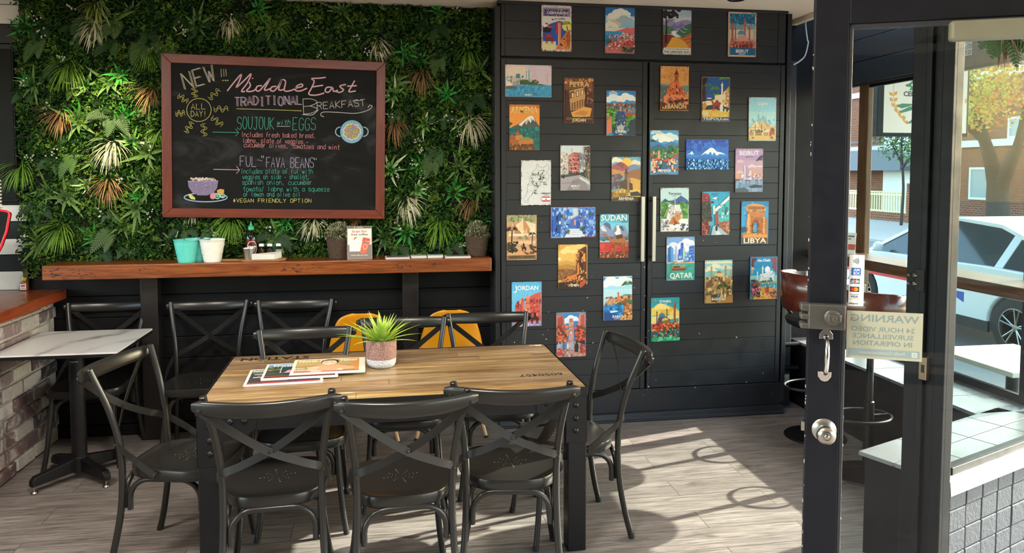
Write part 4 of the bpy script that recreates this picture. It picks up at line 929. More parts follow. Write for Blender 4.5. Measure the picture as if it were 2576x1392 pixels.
# drawn pan of eggs
for sx in (-1, 1): ar.line([(1572 + sx * (92 + 40 * math.sin(k * PI / 12)), 650 + 38 * math.cos(k * PI / 12)) for k in range(13)], 9, '8fb6cc')
ar.ell(1572, 650, 94, 94, '86b2cc', 28); ar.poly([(1572 + (72 + 7 * math.sin(k * 1.9)) * math.cos(k * PI / 16), 650 + (68 + 6 * math.cos(k * 2.3)) * math.sin(k * PI / 16)) for k in range(32)], 'd8d4d0')
ar.poly([(1572 + (62 + 7 * math.sin(k * 1.9)) * math.cos(k * PI / 16), 650 + (60 + 6 * math.cos(k * 2.3)) * math.sin(k * PI / 16)) for k in range(32)], '9a9698')
for x, y in ((1553, 608), (1600, 648), (1538, 662), (1590, 690)): ar.ell(x, y, 17, 13, 'c4b848'); ar.ell(x, y, 8, 6, '9a8a30')
for x, y in ((1585, 588), (1530, 630), (1565, 636), (1632, 655), (1560, 700), (1605, 612)): ar.ell(x, y, 9, 7, 'd98a9a')
b.build('chalk_pan', m_chalk, cb, fix=False)
# ================================================================== wall shelf and what stands on it
ZS = 1.148; SX0, SX1, SY0, SY1 = -2.035, .672, 4.88, 5.165
sh = thing('wall_shelf', 'long thick varnished timber bar shelf under the plant wall', 'shelf', (0, 0, 0))
b = MB(); n = 60; rr = random.Random(6)
for i in range(n):
    pass
b.box(SX0, SX1, SY0, SY1, ZS - .088, ZS); o = b.build('plank', m_shelf, sh, .006)
b = MB()
for cx_, cz, w_ in ((-2.0, .055, .08), (-1.95, .03, .05), (-1.85, .02, .12), (-1.83, .045, .09), (-1.45, .05, .1), (-.60, .045, .1), (-.52, .05, .13), (-.55, .025, .05), (.12, .05, .1), (.08, .04, .05), (.3, .05, .05)):
    for k in range(16):
        x, z, q = cx_ + rr.gauss(0, w_ * .45), ZS - .088 + min(.08, max(.008, cz + rr.gauss(0, .009))), rr.uniform(.001, .0042) * (1.6 if k < 2 else 1); L_ = rr.uniform(1.5, 4.5)
        b.poly([(x + q * L_ * math.cos(h * PI / 5) * rr.uniform(.5, 1.1), SY0 - .0004, z + q * .55 * math.sin(h * PI / 5) * rr.uniform(.4, 1.2)) for h in range(10)])
tag(b.build('dark_gouges', plain('charred_gouge', '150a05', .8), sh, fix=False), None, None, None, 'stuff')
for u, lb in ((393, 0), (1032, 1)):
    x = at_z(u, 1098, 0).x if lb == 0 else at_y(u, 700, 5.08).x
    b = MB(); b.box(x - .052, x + .052, 5.05, 5.13, 0, ZS - .096); b.build('post', m_rawsteel, sh, .004)
    b = MB(); b.box(x - .10, x + .10, 4.95, 5.16, ZS - .096, ZS - .088); b.build('fixing_plate', m_rawsteel, sh)
def zs(u, v): p = at_z(u, v, ZS); return Vector((p.x, min(5.1, p.y), ZS))
# buckets
m_turq = plain('turquoise_enamel', '5cc4b8', .28, var=.03); m_pailw = plain('white_enamel', 'dcdad4', .3, var=.03)
def pail(label, m, loc):
    t = thing('pail', label, 'bucket', loc, 0, 'small metal pails on the shelf'); b = MB(); b.smooth = True; pr = [(0, .002), (.048, .002), (.05, 0), (.052, .003)]
    for k in range(1, 12):
        z = .135 * k / 11; r_ = .052 + .023 * k / 11; pr.append((r_ + (.0015 if k in (5, 7, 9) else 0), z))
    pr += [(.0775, .137), (.0775, .141), (.0745, .141), (.072, .13), (.05, .006), (0, .005)]; b.lathe(pr, 40); b.build('bucket', m, t)
    b = MB(); b.smooth = True; b.tube([(.0 + .001, -.0535, .012), (.001, -.0752, .13)], .0010, 6); b.build('seam', m, t)
    b = MB(); b.smooth = True
    for s in (-1, 1): b.tube(arc((s * .069, 0, .108), .010, 0, 2 * PI, 12, 'yz'), .0022, 6)
    b.build('handle_lug', m, t); return t
p1, p2_, p3_ = zs(468, 661), zs(530, 661), zs(505, 651)
pa = pail('turquoise metal pail at front left of the pail group on shelf', m_turq, (p1.x, 4.95, ZS))
pb = dup(pa, (p3_.x + .012, 5.02, ZS), R(50), 'turquoise metal pail half hidden behind the white pail')
pc = pail('white metal pail in front on the shelf, right of turquoise pail', m_pailw, (p2_.x, 4.952, ZS))
# paddle board with condiments
bx0, bx1 = at_z(597, 660, ZS).x, at_z(719, 655, ZS).x
pd = thing('paddle_board', 'wooden paddle serving board carrying sauce, shakers and napkins on shelf', 'board', ((bx0 + bx1) / 2, 4.965, ZS))
L = (bx1 - bx0) / 2
b = MB(); b.prism([(-L, -.03), (-L + .03, -.066), (L - .05, -.066), (L, -.02), (L, .05), (L - .02, .07), (-L + .03, .07), (-L, .03), (-L - .04, .018), (-L - .14, .018), (-L - .15, .005), (-L - .15, -.005), (-L - .14, -.018), (-L - .04, -.018)], 0, .014); b.build('board', m_board, pd, .004)
ZB = ZS + .014
bt = thing('sauce_bottle', 'tall red chilli sauce squeeze bottle with green nozzle cap on paddle board', 'bottle', (at_y(632, 600, 5.0).x, 5.0, ZB))
b = MB(); b.smooth = True; b.lathe([(0, 0), (.033, 0), (.035, .004), (.0352, .118), (.034, .135), (.026, .158), (.0165, .172), (.0145, .182), (.0145, .186)], 32); b.build('plastic_body', m_clear, bt)
b = MB(); b.smooth = True; b.lathe([(0, .003), (.0328, .003), (.0332, .118), (0, .119)], 32); b.build('red_sauce', plain('red_chilli_sauce', '8a1310', .35), bt)
b = MB(); b.smooth = True; b.lathe([(.018, .180), (.018, .202), (.0165, .2035), (.009, .206), (.0075, .212), (.004, .226), (.0025, .232), (0, .2325)], 24); b.build('green_nozzle_cap', plain('green_cap_plastic', '159a62', .4), bt)
b = MB(); ar = Art(b, 60, 90, 1, 1, mapf=lambda x, y, q: (math.sin((x - 30) / 60 * 2.0 + .3) * (.0356 - q), -math.cos((x - 30) / 60 * 2.0 + .3) * (.0356 - q), .112 - y / 90 * .09), dz=.00008)
ar.line([(30 + 27 * math.cos(k * PI / 20), 45 + 42 * math.sin(k * PI / 20)) for k in range(41)], 2.6, 'e8e4de'); ar.line([(30 + 22 * math.cos(k * PI / 20), 45 + 37 * math.sin(k * PI / 20)) for k in range(41)], 1.6, '28305c')
ar.text('Sriracha', 30, 42, 11, 'eeeae4', 46, .03); ar.text('HOT CHILI', 30, 54, 6, 'eeeae4', 34, .03); ar.text('Sauce', 30, 66, 9, 'eeeae4', 26, .03); b.build('printed_label', m_tint, bt, fix=False)
cp = thing('metal_cup', 'small stainless steel cup standing in front of the sauce bottle', 'cup', (at_y(626, 640, 4.93).x, 4.93, ZB))
b = MB(); b.smooth = True; b.lathe([(0, 0), (.023, 0), (.0245, .003), (.0325, .066), (.035, .068), (.035, .0705), (.031, .07), (.0235, .004), (0, .0035)], 32); b.build('cup', m_cup, cp)
def shaker(label, m, u, y):
    t = thing('spice_shaker', label, 'shaker', (at_y(u, 630, y).x, y, ZB), .12, 'glass spice shakers'); oc = lambda r_, n=8: [(r_ * math.cos(PI / 8 + k * PI / 4) * 1.08, r_ * math.sin(PI / 8 + k * PI / 4) * 1.08) for k in range(8)]
    b = MB(); b.prism(oc(.021), 0, .056); b.lathe([(.0225, .056), (.017, .068), (.0165, .076)], 8); b.build('glass_jar', m_clear, t, .001)
    b = MB(); b.prism(oc(.0195), .002, .053); b.build('contents', m, t)
    b = MB(); b.smooth = True; b.lathe([(.0185, .074), (.0185, .088), (.016, .092), (0, .0925)], 20); b.build('steel_lid', m_cup, t); return t
shaker('spice shaker of red-brown powder, left of three on the paddle board', plain('paprika', '6a2410', .8), 658, 5.0)
shaker('spice shaker of grey-brown powder, middle of three on paddle board', plain('ground_pepper', '54382a', .8), 679, 5.0)
shaker('salt shaker with white contents, right of three on paddle board', plain('salt', 'cfcbc2', .8), 701, 5.0)
np_ = thing('napkin_stack', 'stack of white paper napkins on front of the paddle board', 'napkins', (at_y(671, 640, 4.945).x, 4.945, ZB), R(4))
b = MB(); rr = random.Random(12)
for k in range(14):
    o_ = rr.uniform(-.0015, .0015); M0 = b.M = Matrix.Rotation(rr.uniform(-.02, .02), 4, 'Z'); h = .0021
    pts = [(-.086 + o_, -.045), (.05 + o_, -.045), (.088 + o_, .035), (-.045 + o_, .04)]
    a_ = [b._v((x, y, k * h + (.012 * (k / 14) if x > .07 else 0) + (.006 * k / 14 if x < -.08 else 0))) for x, y in pts]; c_ = [b._v((x, y, (k + .9) * h + (.012 * ((k + 1) / 14) if x > .07 else 0) + (.006 * k / 14 if x < -.08 else 0))) for x, y in pts]
    b.face(a_[::-1]); b.face(c_)
    for i in range(4): b.face((a_[i], a_[(i + 1) % 4], c_[(i + 1) % 4], c_[i]))
b.build('napkins', plain('white_tissue_paper', 'd9d6d0', .9), np_)
# rope pots with pale shrubs
def rope_pot(label, loc):
    t = thing('shrub_pot', label, 'potted plant', loc, 0, 'rope-bound shrub pots on the shelf'); b = MB(); b.smooth = True
    for k in range(15):
        z = .006 + k * .0088; r_ = .058 + .018 * k / 14; P = [(r_ * math.cos(a) , r_ * math.sin(a), z + .0014 * math.sin(a * 9 + k)) for a in (2 * PI * j / 48 for j in range(48))]
        sec_r = [.0052 + .0011 * math.sin(j * 2.4 + k) for j in range(48)]; b.tube(P, sec_r, 7, True, up=(0, 0, 1))
    tt = plain('dark_rope', '4a382c', .85, var=.4, vs=90, bump=.5, bs=160); b.build('rope_pot', tt, t)
    b = MB(); b.lathe([(0, .005), (.055, .005), (.07, .12), (0, .122)], 24); b.build('pot_liner', m_rubber, t)
    b = MB(); r_ = random.Random(5)
    for k in range(1500):
        a, e = r_.uniform(0, 6.28), r_.uniform(-.15, 1.5); q = r_.uniform(.35, 1) ** .5; c = Vector((.098 * q * math.cos(a) * math.cos(e), .085 * q * math.sin(a) * math.cos(e), .135 + .1 * q * math.sin(e)))
        b.col = lin(r_.choice(['7d8460', '8f9470', 'a9a884', 'c9c4a4', 'ddd8bc', '5a6244', '66704e'])); b.blade(c, (r_.uniform(-1, 1), r_.uniform(-1, 1), r_.uniform(-.2, 1)), (0, 0, 1), r_.uniform(.010, .018), .0042, .1, 1, .3, .5, [1, .4])
    b.build('pale_foliage', m_leaf, t, fix=False)
    b = MB()
    for k in range(40):
        a = r_.uniform(0, 6.28); e = r_.uniform(.2, 1.4); b.tube([(.02 * math.cos(a), .02 * math.sin(a), .115), (.08 * math.cos(a) * math.cos(e), .07 * math.sin(a) * math.cos(e), .13 + .085 * math.sin(e))], .0012, 4)
    b.build('twigs', plain('olive_twig', '4f4a34', .8), t); return t
r1 = rope_pot('brown rope-bound pot with pale shrub half behind the coffee sign', (at_y(852, 600, 5.02).x, 5.02, ZS))
dup(r1, (at_y(1200, 600, 5.02).x, 5.02, ZS), R(70), 'brown rope-bound pot with pale shrub at right end of the shelf')
# acrylic coffee sign (its square code is left blank)
sx_ = (at_z(871, 653, ZS).x + at_z(930, 653, ZS).x) / 2
sg = thing('counter_sign', 'grey acrylic counter sign about free coffee standing on the shelf', 'sign', (sx_ + .012, 4.925, ZS), R(3))
Mt = Matrix.Rotation(R(-8), 4, 'X'); HS = .215; WS = .150
b = MB(Mt); b.box(-WS / 2 - .004, WS / 2 + .004, -.0018, .0018, 0, HS); b.build('acrylic_panel', plain('grey_acrylic', '8d827a', .15), sg, .001)
b = MB(); b.box(-WS / 2 - .004, WS / 2 + .004, .0, .075, 0, .003); b.build('acrylic_foot', m_clear, sg)
b = MB(Mt); ar = Art(b, 66, 90, WS, HS - .012, y=-.0020, z1=HS - .003)
ar.run('''b 7d7069;r 5f5550 0 0 66 6;e e8e4de 20 3 1.2 1.5;t e8e4de 34 4 2.4 16 Cedar Dough;r d9d3cb 0 6 66 46;p d9d3cb 0 6 66 6 66 40 20 40 10 52 0 52;t c0492f 33 17 6.5 42 Scan for;t 33383c 33 25.5 5.5 46 free coffee
p c9564a 17 38 18 33 21 30 26 31 24 34 21 34 20 38;r eceae6 5 39 34 32;r dcdad6 7 41 30 28
p c8553c 41 37 43 31 62 35 63 40 62 43 40 42;p 7d7069 41 42 62 45 62 48 40 46;p cf5f44 40 45 61 48 50 77 46 78 33 75;l e8e4de .9 43 57 44.5 53 48.5 51.5 52.5 53 54 57 52 62 47 65 44 66 45 63 43 60 43 57
t e8e4de 32 83 2.8 46 Get free coffee every month''')
b.build('printed_insert', m_tint, sg, fix=False)
# leaflets
for u, y, w_, d_, h_, c1, c2, lb in ((1000, 4.96, .155, .12, .012, 'c9c4bc', '5a3038', 'magazine with a dark cover lying on the shelf, leftmost of the leaflets'), (1053, 4.99, .10, .09, .014, 'dcd8d0', 'a9b4b0', 'small pile of white leaflets, second from left on shelf'), (1095, 4.985, .10, .09, .017, 'dcd8d0', '5f8a94', 'small pile of blue-edged leaflets, third from left on shelf'), (1151, 4.94, .165, .09, .012, 'd8d4cc', '4a5a78', 'wide pile of dark blue leaflets in front of right rope pot')):
    t = thing('leaflet_pile', lb, 'leaflets', (at_y(u, 648, y).x, y, ZS), R(random.Random(u).uniform(-2, 2)), 'leaflets on the shelf'); b = MB(); rr = random.Random(u); b.col = lin(c1); n = int(h_ / .0022)
    for k in range(n):
        o_ = rr.uniform(-.003, .003); b.box(-w_ / 2 + o_, w_ / 2 + o_, -d_ / 2, d_ / 2, k * .0022, k * .0022 + .0019)
    b.build('sheets', m_paper, t)
    b = MB(); ar = Art(b, 10, 6, w_ * .97, d_, mapf=lambda x, y_, q: ((x - 5) / 10 * w_ * .97, d_ / 2 - y_ / 6 * d_, n * .0022 - q)); ar.run('b %s;r %s .5 .5 9 3.4;r 9aa4a8 .5 4.4 6 .6' % (c1, c2)); b.build('cover', m_paper, t)
# ================================================================== tin travel signs on the cabinet
SIGNS = [
(1400, 71.5, 0, '6a2a30', 1.0, 'tin travel sign reading BEIRUT LEBANON with lion head, topmost left on cabinet', '''b e6e2d8;r a58a9c 4 8 92 28;S 3a2a30 20 8 3 84 3 1 2.4;t 1f2f78 50 34 20 80 BEIRUT;t eeeae4 52 28 7 66 LEBANON;t 22283a 62 46 5 34 by CLIPPER;p 22283a 18 42 26 44 44 46 38 49 24 47;p 2a56b4 30 60 60 50 96 62 96 130 4 130 4 70;e e6e2d8 16 52 20 12;e f0e070 85 66 17 17
k 5a7a1e 84 62 20;k 9ab03a 82 60 14;l 4a4a1e 3 84 66 88 84;r d8826a 55 52 10 96;r f0b498 55 52 3.5 96;r a04a44 54 52 12 5;p c22f3a 49 55 55 56 56 92 46 92 48 70
e eeeae2 13 64 10 9;p 1a1c1a 6 76 16 70 34 74 30 88 14 90 6 88;p c0303a 10 58 20 58 24 66 14 62;p d0483a 18 66 34 70 44 68 34 74 22 74;p e6d8a0 2 118 48 118 48 146 2 146;h 8a2a1e 24 126 36;p c0303a 18 96 30 96 34 104 12 104
p e0863a 58 128 70 104 84 84 94 78 97 100 97 146 78 146 70 134 60 136;p b05a22 82 90 94 80 97 112 90 138 82 120;p 3a1c10 60 122 68 126 72 134 62 130;e 1a1410 76 110 2.6 2;l 7a3a14 1.6 70 112 80 100 90 96;l 7a3a14 1.6 74 122 86 112 94 118;l 7a3a14 1.6 80 138 88 126 96 128;p d8744a 46 146 56 128 70 138 76 148;r e6e2d8 4 144 92 4;S 6a2a30 26 4 146 92 2 1 3'''),
(1559.5, 77, 0, '2a6a8a', .2, 'tin sign of white clouds over a red-roofed bay, second along the cabinet top', '''b 8cc4dc;r 2a74b8 0 0 100 26;c dfe0d4 52 36 90;c f2ecd8 48 28 74;c f4f0e2 58 18 54;c a9c0c4 70 46 70;c d8c8a4 30 54 48;c ece6d4 20 60 50;r e4dccc 0 66 100 16;p e06a64 26 80 52 72 72 66 76 62 80 67 100 64 100 82 30 84;r 3a9ccc 0 78 60 42;p 2a86bc 0 92 60 84 40 110 0 128;p d8e4e4 60 80 70 86 52 94 38 104 42 98 54 88;p c8706a 100 80 72 86 56 94 40 106 10 122 0 130 0 150 100 150
S e2574e,f0b0a4,f6e6da,b8343c,d88a84,7a4a52 210 8 88 92 50 2 5;S f4e8dc,c8a0a0 60 60 84 38 30 1.5 3.5;p 3a5a3a 0 112 16 106 20 116 6 122;L 2a3026,16181a,44603a 26 58 132 38 14 5;L c02a34,e0483e 14 66 110 30 14 4'''),
(1703.5, 81.5, 0, '4a2a24', .8, 'tin sign THE LEBANESE WAY with dark tree above a golden road', '''b c4ccd0;r a9bcc8 0 0 100 22;p 9a86b8 0 36 14 42 30 36 46 42 66 34 84 32 100 36 100 70 0 70;p 7a6aa0 20 62 40 46 52 54 66 40 80 60;p 4a7a5a 0 50 30 58 46 66 40 80 0 80;p 3a6a50 46 78 70 54 92 46 100 44 100 90 70 92;l e8e8e0 1.6 66 58 76 56 72 62 86 64;l e8e8e0 1.4 60 66 70 74 80 74;p e4e6e2 28 74 42 68 46 84 64 92 56 94 38 86
p c9723e 40 92 70 90 100 76 100 130 86 128 76 110;l 7a3420 2.4 62 92 82 90 98 82;l 7a3420 2.4 74 100 88 98 99 92;l 7a3420 2.4 80 110 90 108 99 102;p 7a2c24 0 80 20 78 44 88 28 100 10 130 0 132;l e8c49a 1.6 4 82 24 82 42 88;p e0a23c 6 134 26 104 32 92 56 94 80 108 96 134
p 1a1216 7 112 10 60 8 24 12 24 15 60 15 112;L 1a1216,221820 34 0 2 56 24 6;l 1a1216 2 12 40 26 26 44 20;l 1a1216 2 11 46 22 36 40 34;r e2dccc 3 127 94 19;t 3a2a26 50 134 4.6 84 TO THE COOL MOUNTAIN AIR;t 3a2a26 50 145 8 92 THE LEBANESE WAY'''),
(1867, 87, .8, 'c86a5c', .5, 'tin sign of a blue-domed mosque with BEIRUT on a blue band, top right of cabinet', '''b e0d0bc;r 1f6a98 4 4 92 34;S 2a8aa8,1a5480,3aa0b0 90 4 4 92 46 3 8;r 6aa4ac 4 42 92 14;S e0d4bc,8ab4b4 40 4 50 92 24 3 7;p d8c8b0 4 60 96 58 96 90 4 90
m b0584a 13 112 24 9;m a85044 24 90 44 5;m c0685a 58 104 18 9;m b86054 75 104 38 7;m a09a90 92 100 54 5;p c87a6a 4 104 20 94 40 90 96 96 96 124 4 124;p d89a84 26 98 36 78 62 78 72 98;d 5a94a8 45 76 13;p c8705c 4 106 50 98 96 104 96 124 4 124;S a04038,e0a890,8a3434 90 6 100 88 22 2 5
e 7a2c30 42 116 4 7;e 7a2c30 54 116 4 7;e 7a2c30 66 116 4 7;e 7a2c30 30 117 3 6;e 7a2c30 80 116 3 6;r 20628c 4 122 92 24;t eceae4 48 138 11 46 BEIRUT;t eceae4 48 144 3.6 24 LEBANON'''),
(1329.5, 204, 0, 'b0b8c4', .0, 'wide tin sign of a pale pink seafront skyline, uppermost left on the cabinet door', 'L', '''b e0c8bc;r d4c0cc 75 0 75 40;r d8c4cc 100 0 50 66;e e8d4c0 40 30 46 26;S 5a94a4,8ab0b4,e0dcd0,4a7a8a 60 0 36 58 24 3 8;r 7ab0bc 68 16 11 36;r cfe0e0 70 14 4 40;r 4a8494 35 28 12 18;r d8d4c8 0 42 70 14;S e8e0d0,c0b0a0,8a8478 60 0 44 76 12 3 6;L 3a5a34,4a6a3c,2a4a2c 40 50 48 60 12 4;p 4a5a44 60 56 118 60 140 64 60 66;l 6a7a8a .8 136 24 136 60;r 3a9cc8 0 63 150 37;S 2a86b4,58b0d4,4aa4cc 110 0 64 150 36 3 8;p e0dcd4 0 50 14 54 24 66 10 70 0 68;p 6a5a44 0 68 22 66 40 74 0 76;t e8e8e4 75 97 4.5 26 BEIRUT'''),
(1456, 253, 0, '6a3a2a', .7, 'brown tin sign reading PETRA and JORDAN with a carved rock facade', '''b 5a2e24;p 7a4a34 4 4 96 4 96 40 4 40;S c87a4a,a05a38,e09a5a 50 4 4 92 20 3 9;p d8a870 18 44 66 32 72 60 64 96 20 110;p 8a5230 14 50 34 42 30 66 18 72;S 4a2418,e8c080 24 20 44 44 50 2 4;p 7a4228 24 50 34 46 34 66 24 68;p e8c88a 26 52 32 50 32 64 26 66;p 7a4228 40 44 50 40 50 62 40 64;p e8c88a 42 46 48 43 48 60 42 62;p 7a4228 56 40 66 36 66 56 56 60;p e8c88a 58 42 64 39 64 56 58 58;p c89a5c 18 74 70 58 72 64 18 82;p b8824a 22 84 68 68 68 100 24 110
l 4a2418 2.6 28 84 28 108;l 4a2418 2.6 36 80 36 104;l 4a2418 2.6 45 76 45 100;l 4a2418 2.6 54 73 54 98;l 4a2418 2.6 62 71 62 94;p e0a050 20 116 70 96 94 100 88 128 24 132;p c8843c 30 120 60 108 84 112 70 126;p 3a1a14 4 40 16 50 22 112 30 132 4 134;p 4a241a 72 30 96 40 96 100 76 94;S c87a50,8a4a34 26 78 36 18 56 3 6;r 3a2018 4 130 92 16;l b8904c 1 6 134 26 134;l b8904c 1 6 138 26 138;l b8904c 1 74 134 94 134;l b8904c 1 74 138 94 138;t e8d8a4 50 145 11 46 JORDAN;t e0c87a 51 30 16 66 PETRA'''),
(1562, 285, 0, '8a4a34', .4, 'tin sign GYUMRI of a blue street between red roofs under white clouds', '''b 3a9cd8;r 2a86cc 0 0 100 16;c e8f0f4 30 30 66;c f4f4f0 72 26 62;c 9ac8e4 24 9 30;p 5a8ab4 0 44 40 38 70 40 100 36 100 52 0 52;p 4a6a7a 0 46 100 44 100 58 0 58;S c87a5a,8a5244,d8a07a,5a4a4a 90 0 44 100 26 3 7;d a06050 48 46 7;r 8a5a50 68 40 5 26;p 8a3a2a 0 66 30 62 34 72 0 78;p c06a4a 0 76 22 74 22 96 0 100;p b84a30 60 74 100 72 100 90 66 88;p c8502c 66 90 100 94 100 104 70 98;L 4a8a2c,6aa83c,2c5a24,8abc50 60 0 60 38 74 6;L 4a8a2c,6aa83c,2c5a24 40 60 82 34 54 6;p 2a4a78 40 70 60 70 74 150 24 150;p d87a5a 0 100 16 90 18 140 0 148;p 22304a 80 100 100 92 100 150 76 150;p b8b8b4 34 122 50 112 60 120 56 138 40 138;S e8e8e0,22304a 20 34 84 30 50 1.5 3;t eeeeea 48 142 9 38 GYUMRI;t eeeeea 48 148 3 14 ARMENIA'''),
(1319.5, 321, 0, '3a2418', .2, 'orange and teal tin sign ARMENIA with a snowy peak and a stone church', '''b e8953e;p c8702c 0 0 100 0 100 12 0 8;t f0d48a 50 28 22 88 ARMENIA;t d8a04a 50 28 16 84 ARMENIA;p 3a5a5a 0 56 12 62 0 72;p 4a5a58 8 74 36 60 62 40 70 36 78 38 92 60 100 70 100 82 8 82;p e8e4d8 30 66 62 40 70 36 78 38 86 56 76 50 70 60 64 50 56 66 50 58 42 72;l 3a4a4a 2 62 48 50 70;l 3a4a4a 2 72 44 76 66;l 3a4a4a 2 78 48 90 68;l 3a4a4a 2 54 54 40 72;r 1f6a68 0 76 100 74;S 2a7a74,1a5a5c,348a80 60 0 76 100 50 4 10;p a8683a 22 100 22 92 27 78 32 92 32 100;p 8a4a2a 20 92 27 78 34 92;p c8844a 16 104 40 98 46 108 46 116 10 116;p a05a30 0 104 10 98 20 104 20 118 0 118;p 8a8a44 30 110 60 106 80 114 40 120;p c07a3e 28 118 78 114 80 128 30 134;p a8623a 0 116 30 116 30 134 0 134;p 6a4020 0 132 78 128 86 150 0 150;S c88a50,4a2a18,a06a3a 50 0 128 74 22 2 5'''),
(1697, 223, .6, '3a2018', .5, 'orange tin sign LEBANON with a tall coral church tower', '''b dc9a54;S c8843e,e4a866 60 0 0 100 50 3 8;p 6a8a84 0 60 40 64 60 70 100 64 100 86 0 86;p 4a6a70 0 66 30 68 30 110 0 110;S 9aa8a0,3a5058,c87a5a 50 0 78 100 36 2 5;r c8562e 50 26 12 30;p 7a2c1c 48 28 56 12 64 28;r 5a2a20 55.3 5 1.4 10;p d86a3e 46 54 64 54 66 112 46 112;r 5a2018 54 34 3 12;r 5a2018 54 62 4 12;r 5a2018 54 84 4 12;p e07a48 34 68 40 56 48 50 48 78 34 78;p d86438 20 88 24 74 36 70 46 76 46 112 18 112;p c85a32 66 70 76 74 84 86 84 112 66 112;p e8845a 12 100 40 92 60 96 92 104 96 128 10 130
S 8a3420,f0a070,a84a2a 60 16 74 74 46 2 5;e 8a3420 76 114 5 9;e a84a2a 30 116 5 8;L 2a1a14,4a2418 26 30 114 66 10 4;r 3a2018 0 128 100 20;t f0b878 48 143 15 84 LEBANON;p 4a2018 0 118 24 128 0 140'''),
(1800.5, 250, .8, 'a8906a', .5, 'tin sign TRIPOLI with camel in a white-walled lane under blue sky', '''b 2a5a94;p 3a1a24 0 0 20 4 12 30 16 100 0 112;k 4a7a2a 22 30 18;l 5a4a2a 2 22 30 18 60;k 5a8a2e 48 42 22;l 5a4a2a 2 48 42 50 62;k 6a9a34 84 6 26;L 3a7a2a,6a9a3c 14 44 56 20 8 4;p e8dcb4 46 62 70 58 84 44 96 48 96 110 46 110;m f0e8d4 72 66 14 7;p d8a05a 84 44 97 30 97 110 88 110;S e0b050,f0e8d0,c87a3a 26 74 46 22 50 3 7;e e8e4dc 26 72 9 2;p e8dcae 2 84 46 76 50 92 2 100;p 2a3048 14 98 60 92 97 104 97 112 60 118 20 108;p e0b84a 2 112 40 110 97 118 97 136 2 136;S d8a83a,e8cc6a 20 2 110 94 24 4 9;h a03428 50 114 44;f e0dcd0 70 118 32;p c88a3a 2 92 12 84 18 100 8 112 2 112;r d8cc94 4 116 18 16;r 1f3a6a 0 136 100 14;t d8d4c4 36 146 9 66 TRIPOLI;t d8d4c4 84 146 6 26 LIBIA'''),
(1918, 300, 1.0, '9a7a6a', .4, 'pale blue tin sign Cairo with pyramids and small mosque', '''b 9cd4e4;r b0dcdc 0 50 100 40;t eceeea 50 26 11 36 Cairo;S 7ab8d4 26 8 74 86 22 5 9;r 7ab8d4 34 58 4 30;r 7ab8d4 50 64 6 26;r 7ab8d4 60 68 4 20;p d8bc8a 40 92 50 74 66 92 80 104 36 104;p e8d0a0 2 106 30 78 52 106;p c8a874 30 78 52 106 42 106;p c09a66 50 74 84 104 68 104;p e0c890 72 104 82 88 98 106;p d8b070 0 102 100 100 100 132 0 132;p e8d0a0 0 110 30 104 60 112 100 106 100 130 0 132;r 5a3a30 22 92 2 26;r 5a3a30 46 92 2 26;r a8805a 24 118 24 16;p 8a5a40 26 118 36 108 46 118;d e8e0cc 8 118 5;d e8e0cc 62 120 5;r b8906a 2 118 16 14;r b8906a 54 120 18 12;L 5a7a44,3a5a34 14 4 112 70 8 3;p a86a34 78 128 80 108 88 104 96 110 96 130;e 8a5028 87 112 6 7;r e0b864 0 132 100 16;f c03a44 80 134 20;h 8a4a4a 84 146 14;h 4a6a9a 14 144 10;t eceeea 50 32 2.4 12 EGYPT'''),
(1671, 384, .6, '8a5244', .5, 'tin sign ARMENIA of a red-roofed hillside town below blue mountains', '''b 3aa4dc;c f0f0e8 40 24 60;c dce8ec 74 26 60;c f6f2e6 56 34 50;c b8d8e4 22 8 40;p 3a7ab4 0 44 24 38 50 48 76 36 100 46 100 70 0 70;p 2a5a8a 0 58 30 46 60 60 100 52 100 80 0 80;p 2a6a4a 0 62 40 58 80 66 100 60 100 100 0 100;S 3a7a4a,5a9a5a,c8b0a0,1f4a34 60 10 62 90 34 3 7;L 3a7a2c,2a5a24,6a9a3a 30 66 54 34 40 6;k 1f3a1e 6 40 18;m e0a870 30 96 66 9;p c8452c 0 76 14 82 0 90;p e05a34 4 98 24 92 36 100 36 106 4 108;p d84a2c 44 100 64 94 78 104 46 108;p 3a78a4 74 86 98 80 98 140 80 140;p e8d4b0 2 106 20 104 20 134 2 140;p c83a28 70 94 98 78 98 86 78 100;S e86a3a,b83428,f0c89a,3a5a7a,e8dcc8 110 2 98 96 44 3 8;p 2a5a7a 44 104 54 104 64 150 30 150;r d8a03a 26 132 12 8;t eef0f0 50 141 9 46 ARMENIA;r 6a9ac0 20 143 60 3'''),
(1779.5, 389, .5, '1f3aa0', .0, 'wide all-blue tin sign of a snowy double peak over a city', 'L', '''b 1a6ad0;r 1a3aa4 0 0 150 14;r 1a50bc 0 10 150 12;S 1a4ab4,2a70d8 50 0 4 150 36 4 16;p 2a86d8 0 54 14 44 20 38 28 52 50 52 66 40 84 28 96 28 110 42 130 42 150 52 150 72 0 72;p d8ecf4 0 52 12 45 20 38 27 50 22 48 18 52 14 47;p e4f2f8 52 52 68 38 84 28 90 27 97 29 108 40 124 43 140 50 118 48 108 54 98 42 92 52 86 40 76 50 68 46;p 1a70c8 0 56 40 58 70 52 110 58 150 54 150 70 0 70;r 1a5ab0 0 64 150 36;S 6ac8ec,2a90d8,0f3a8a,a8e4f4,1a60b8 260 0 66 150 33 2 6'''),
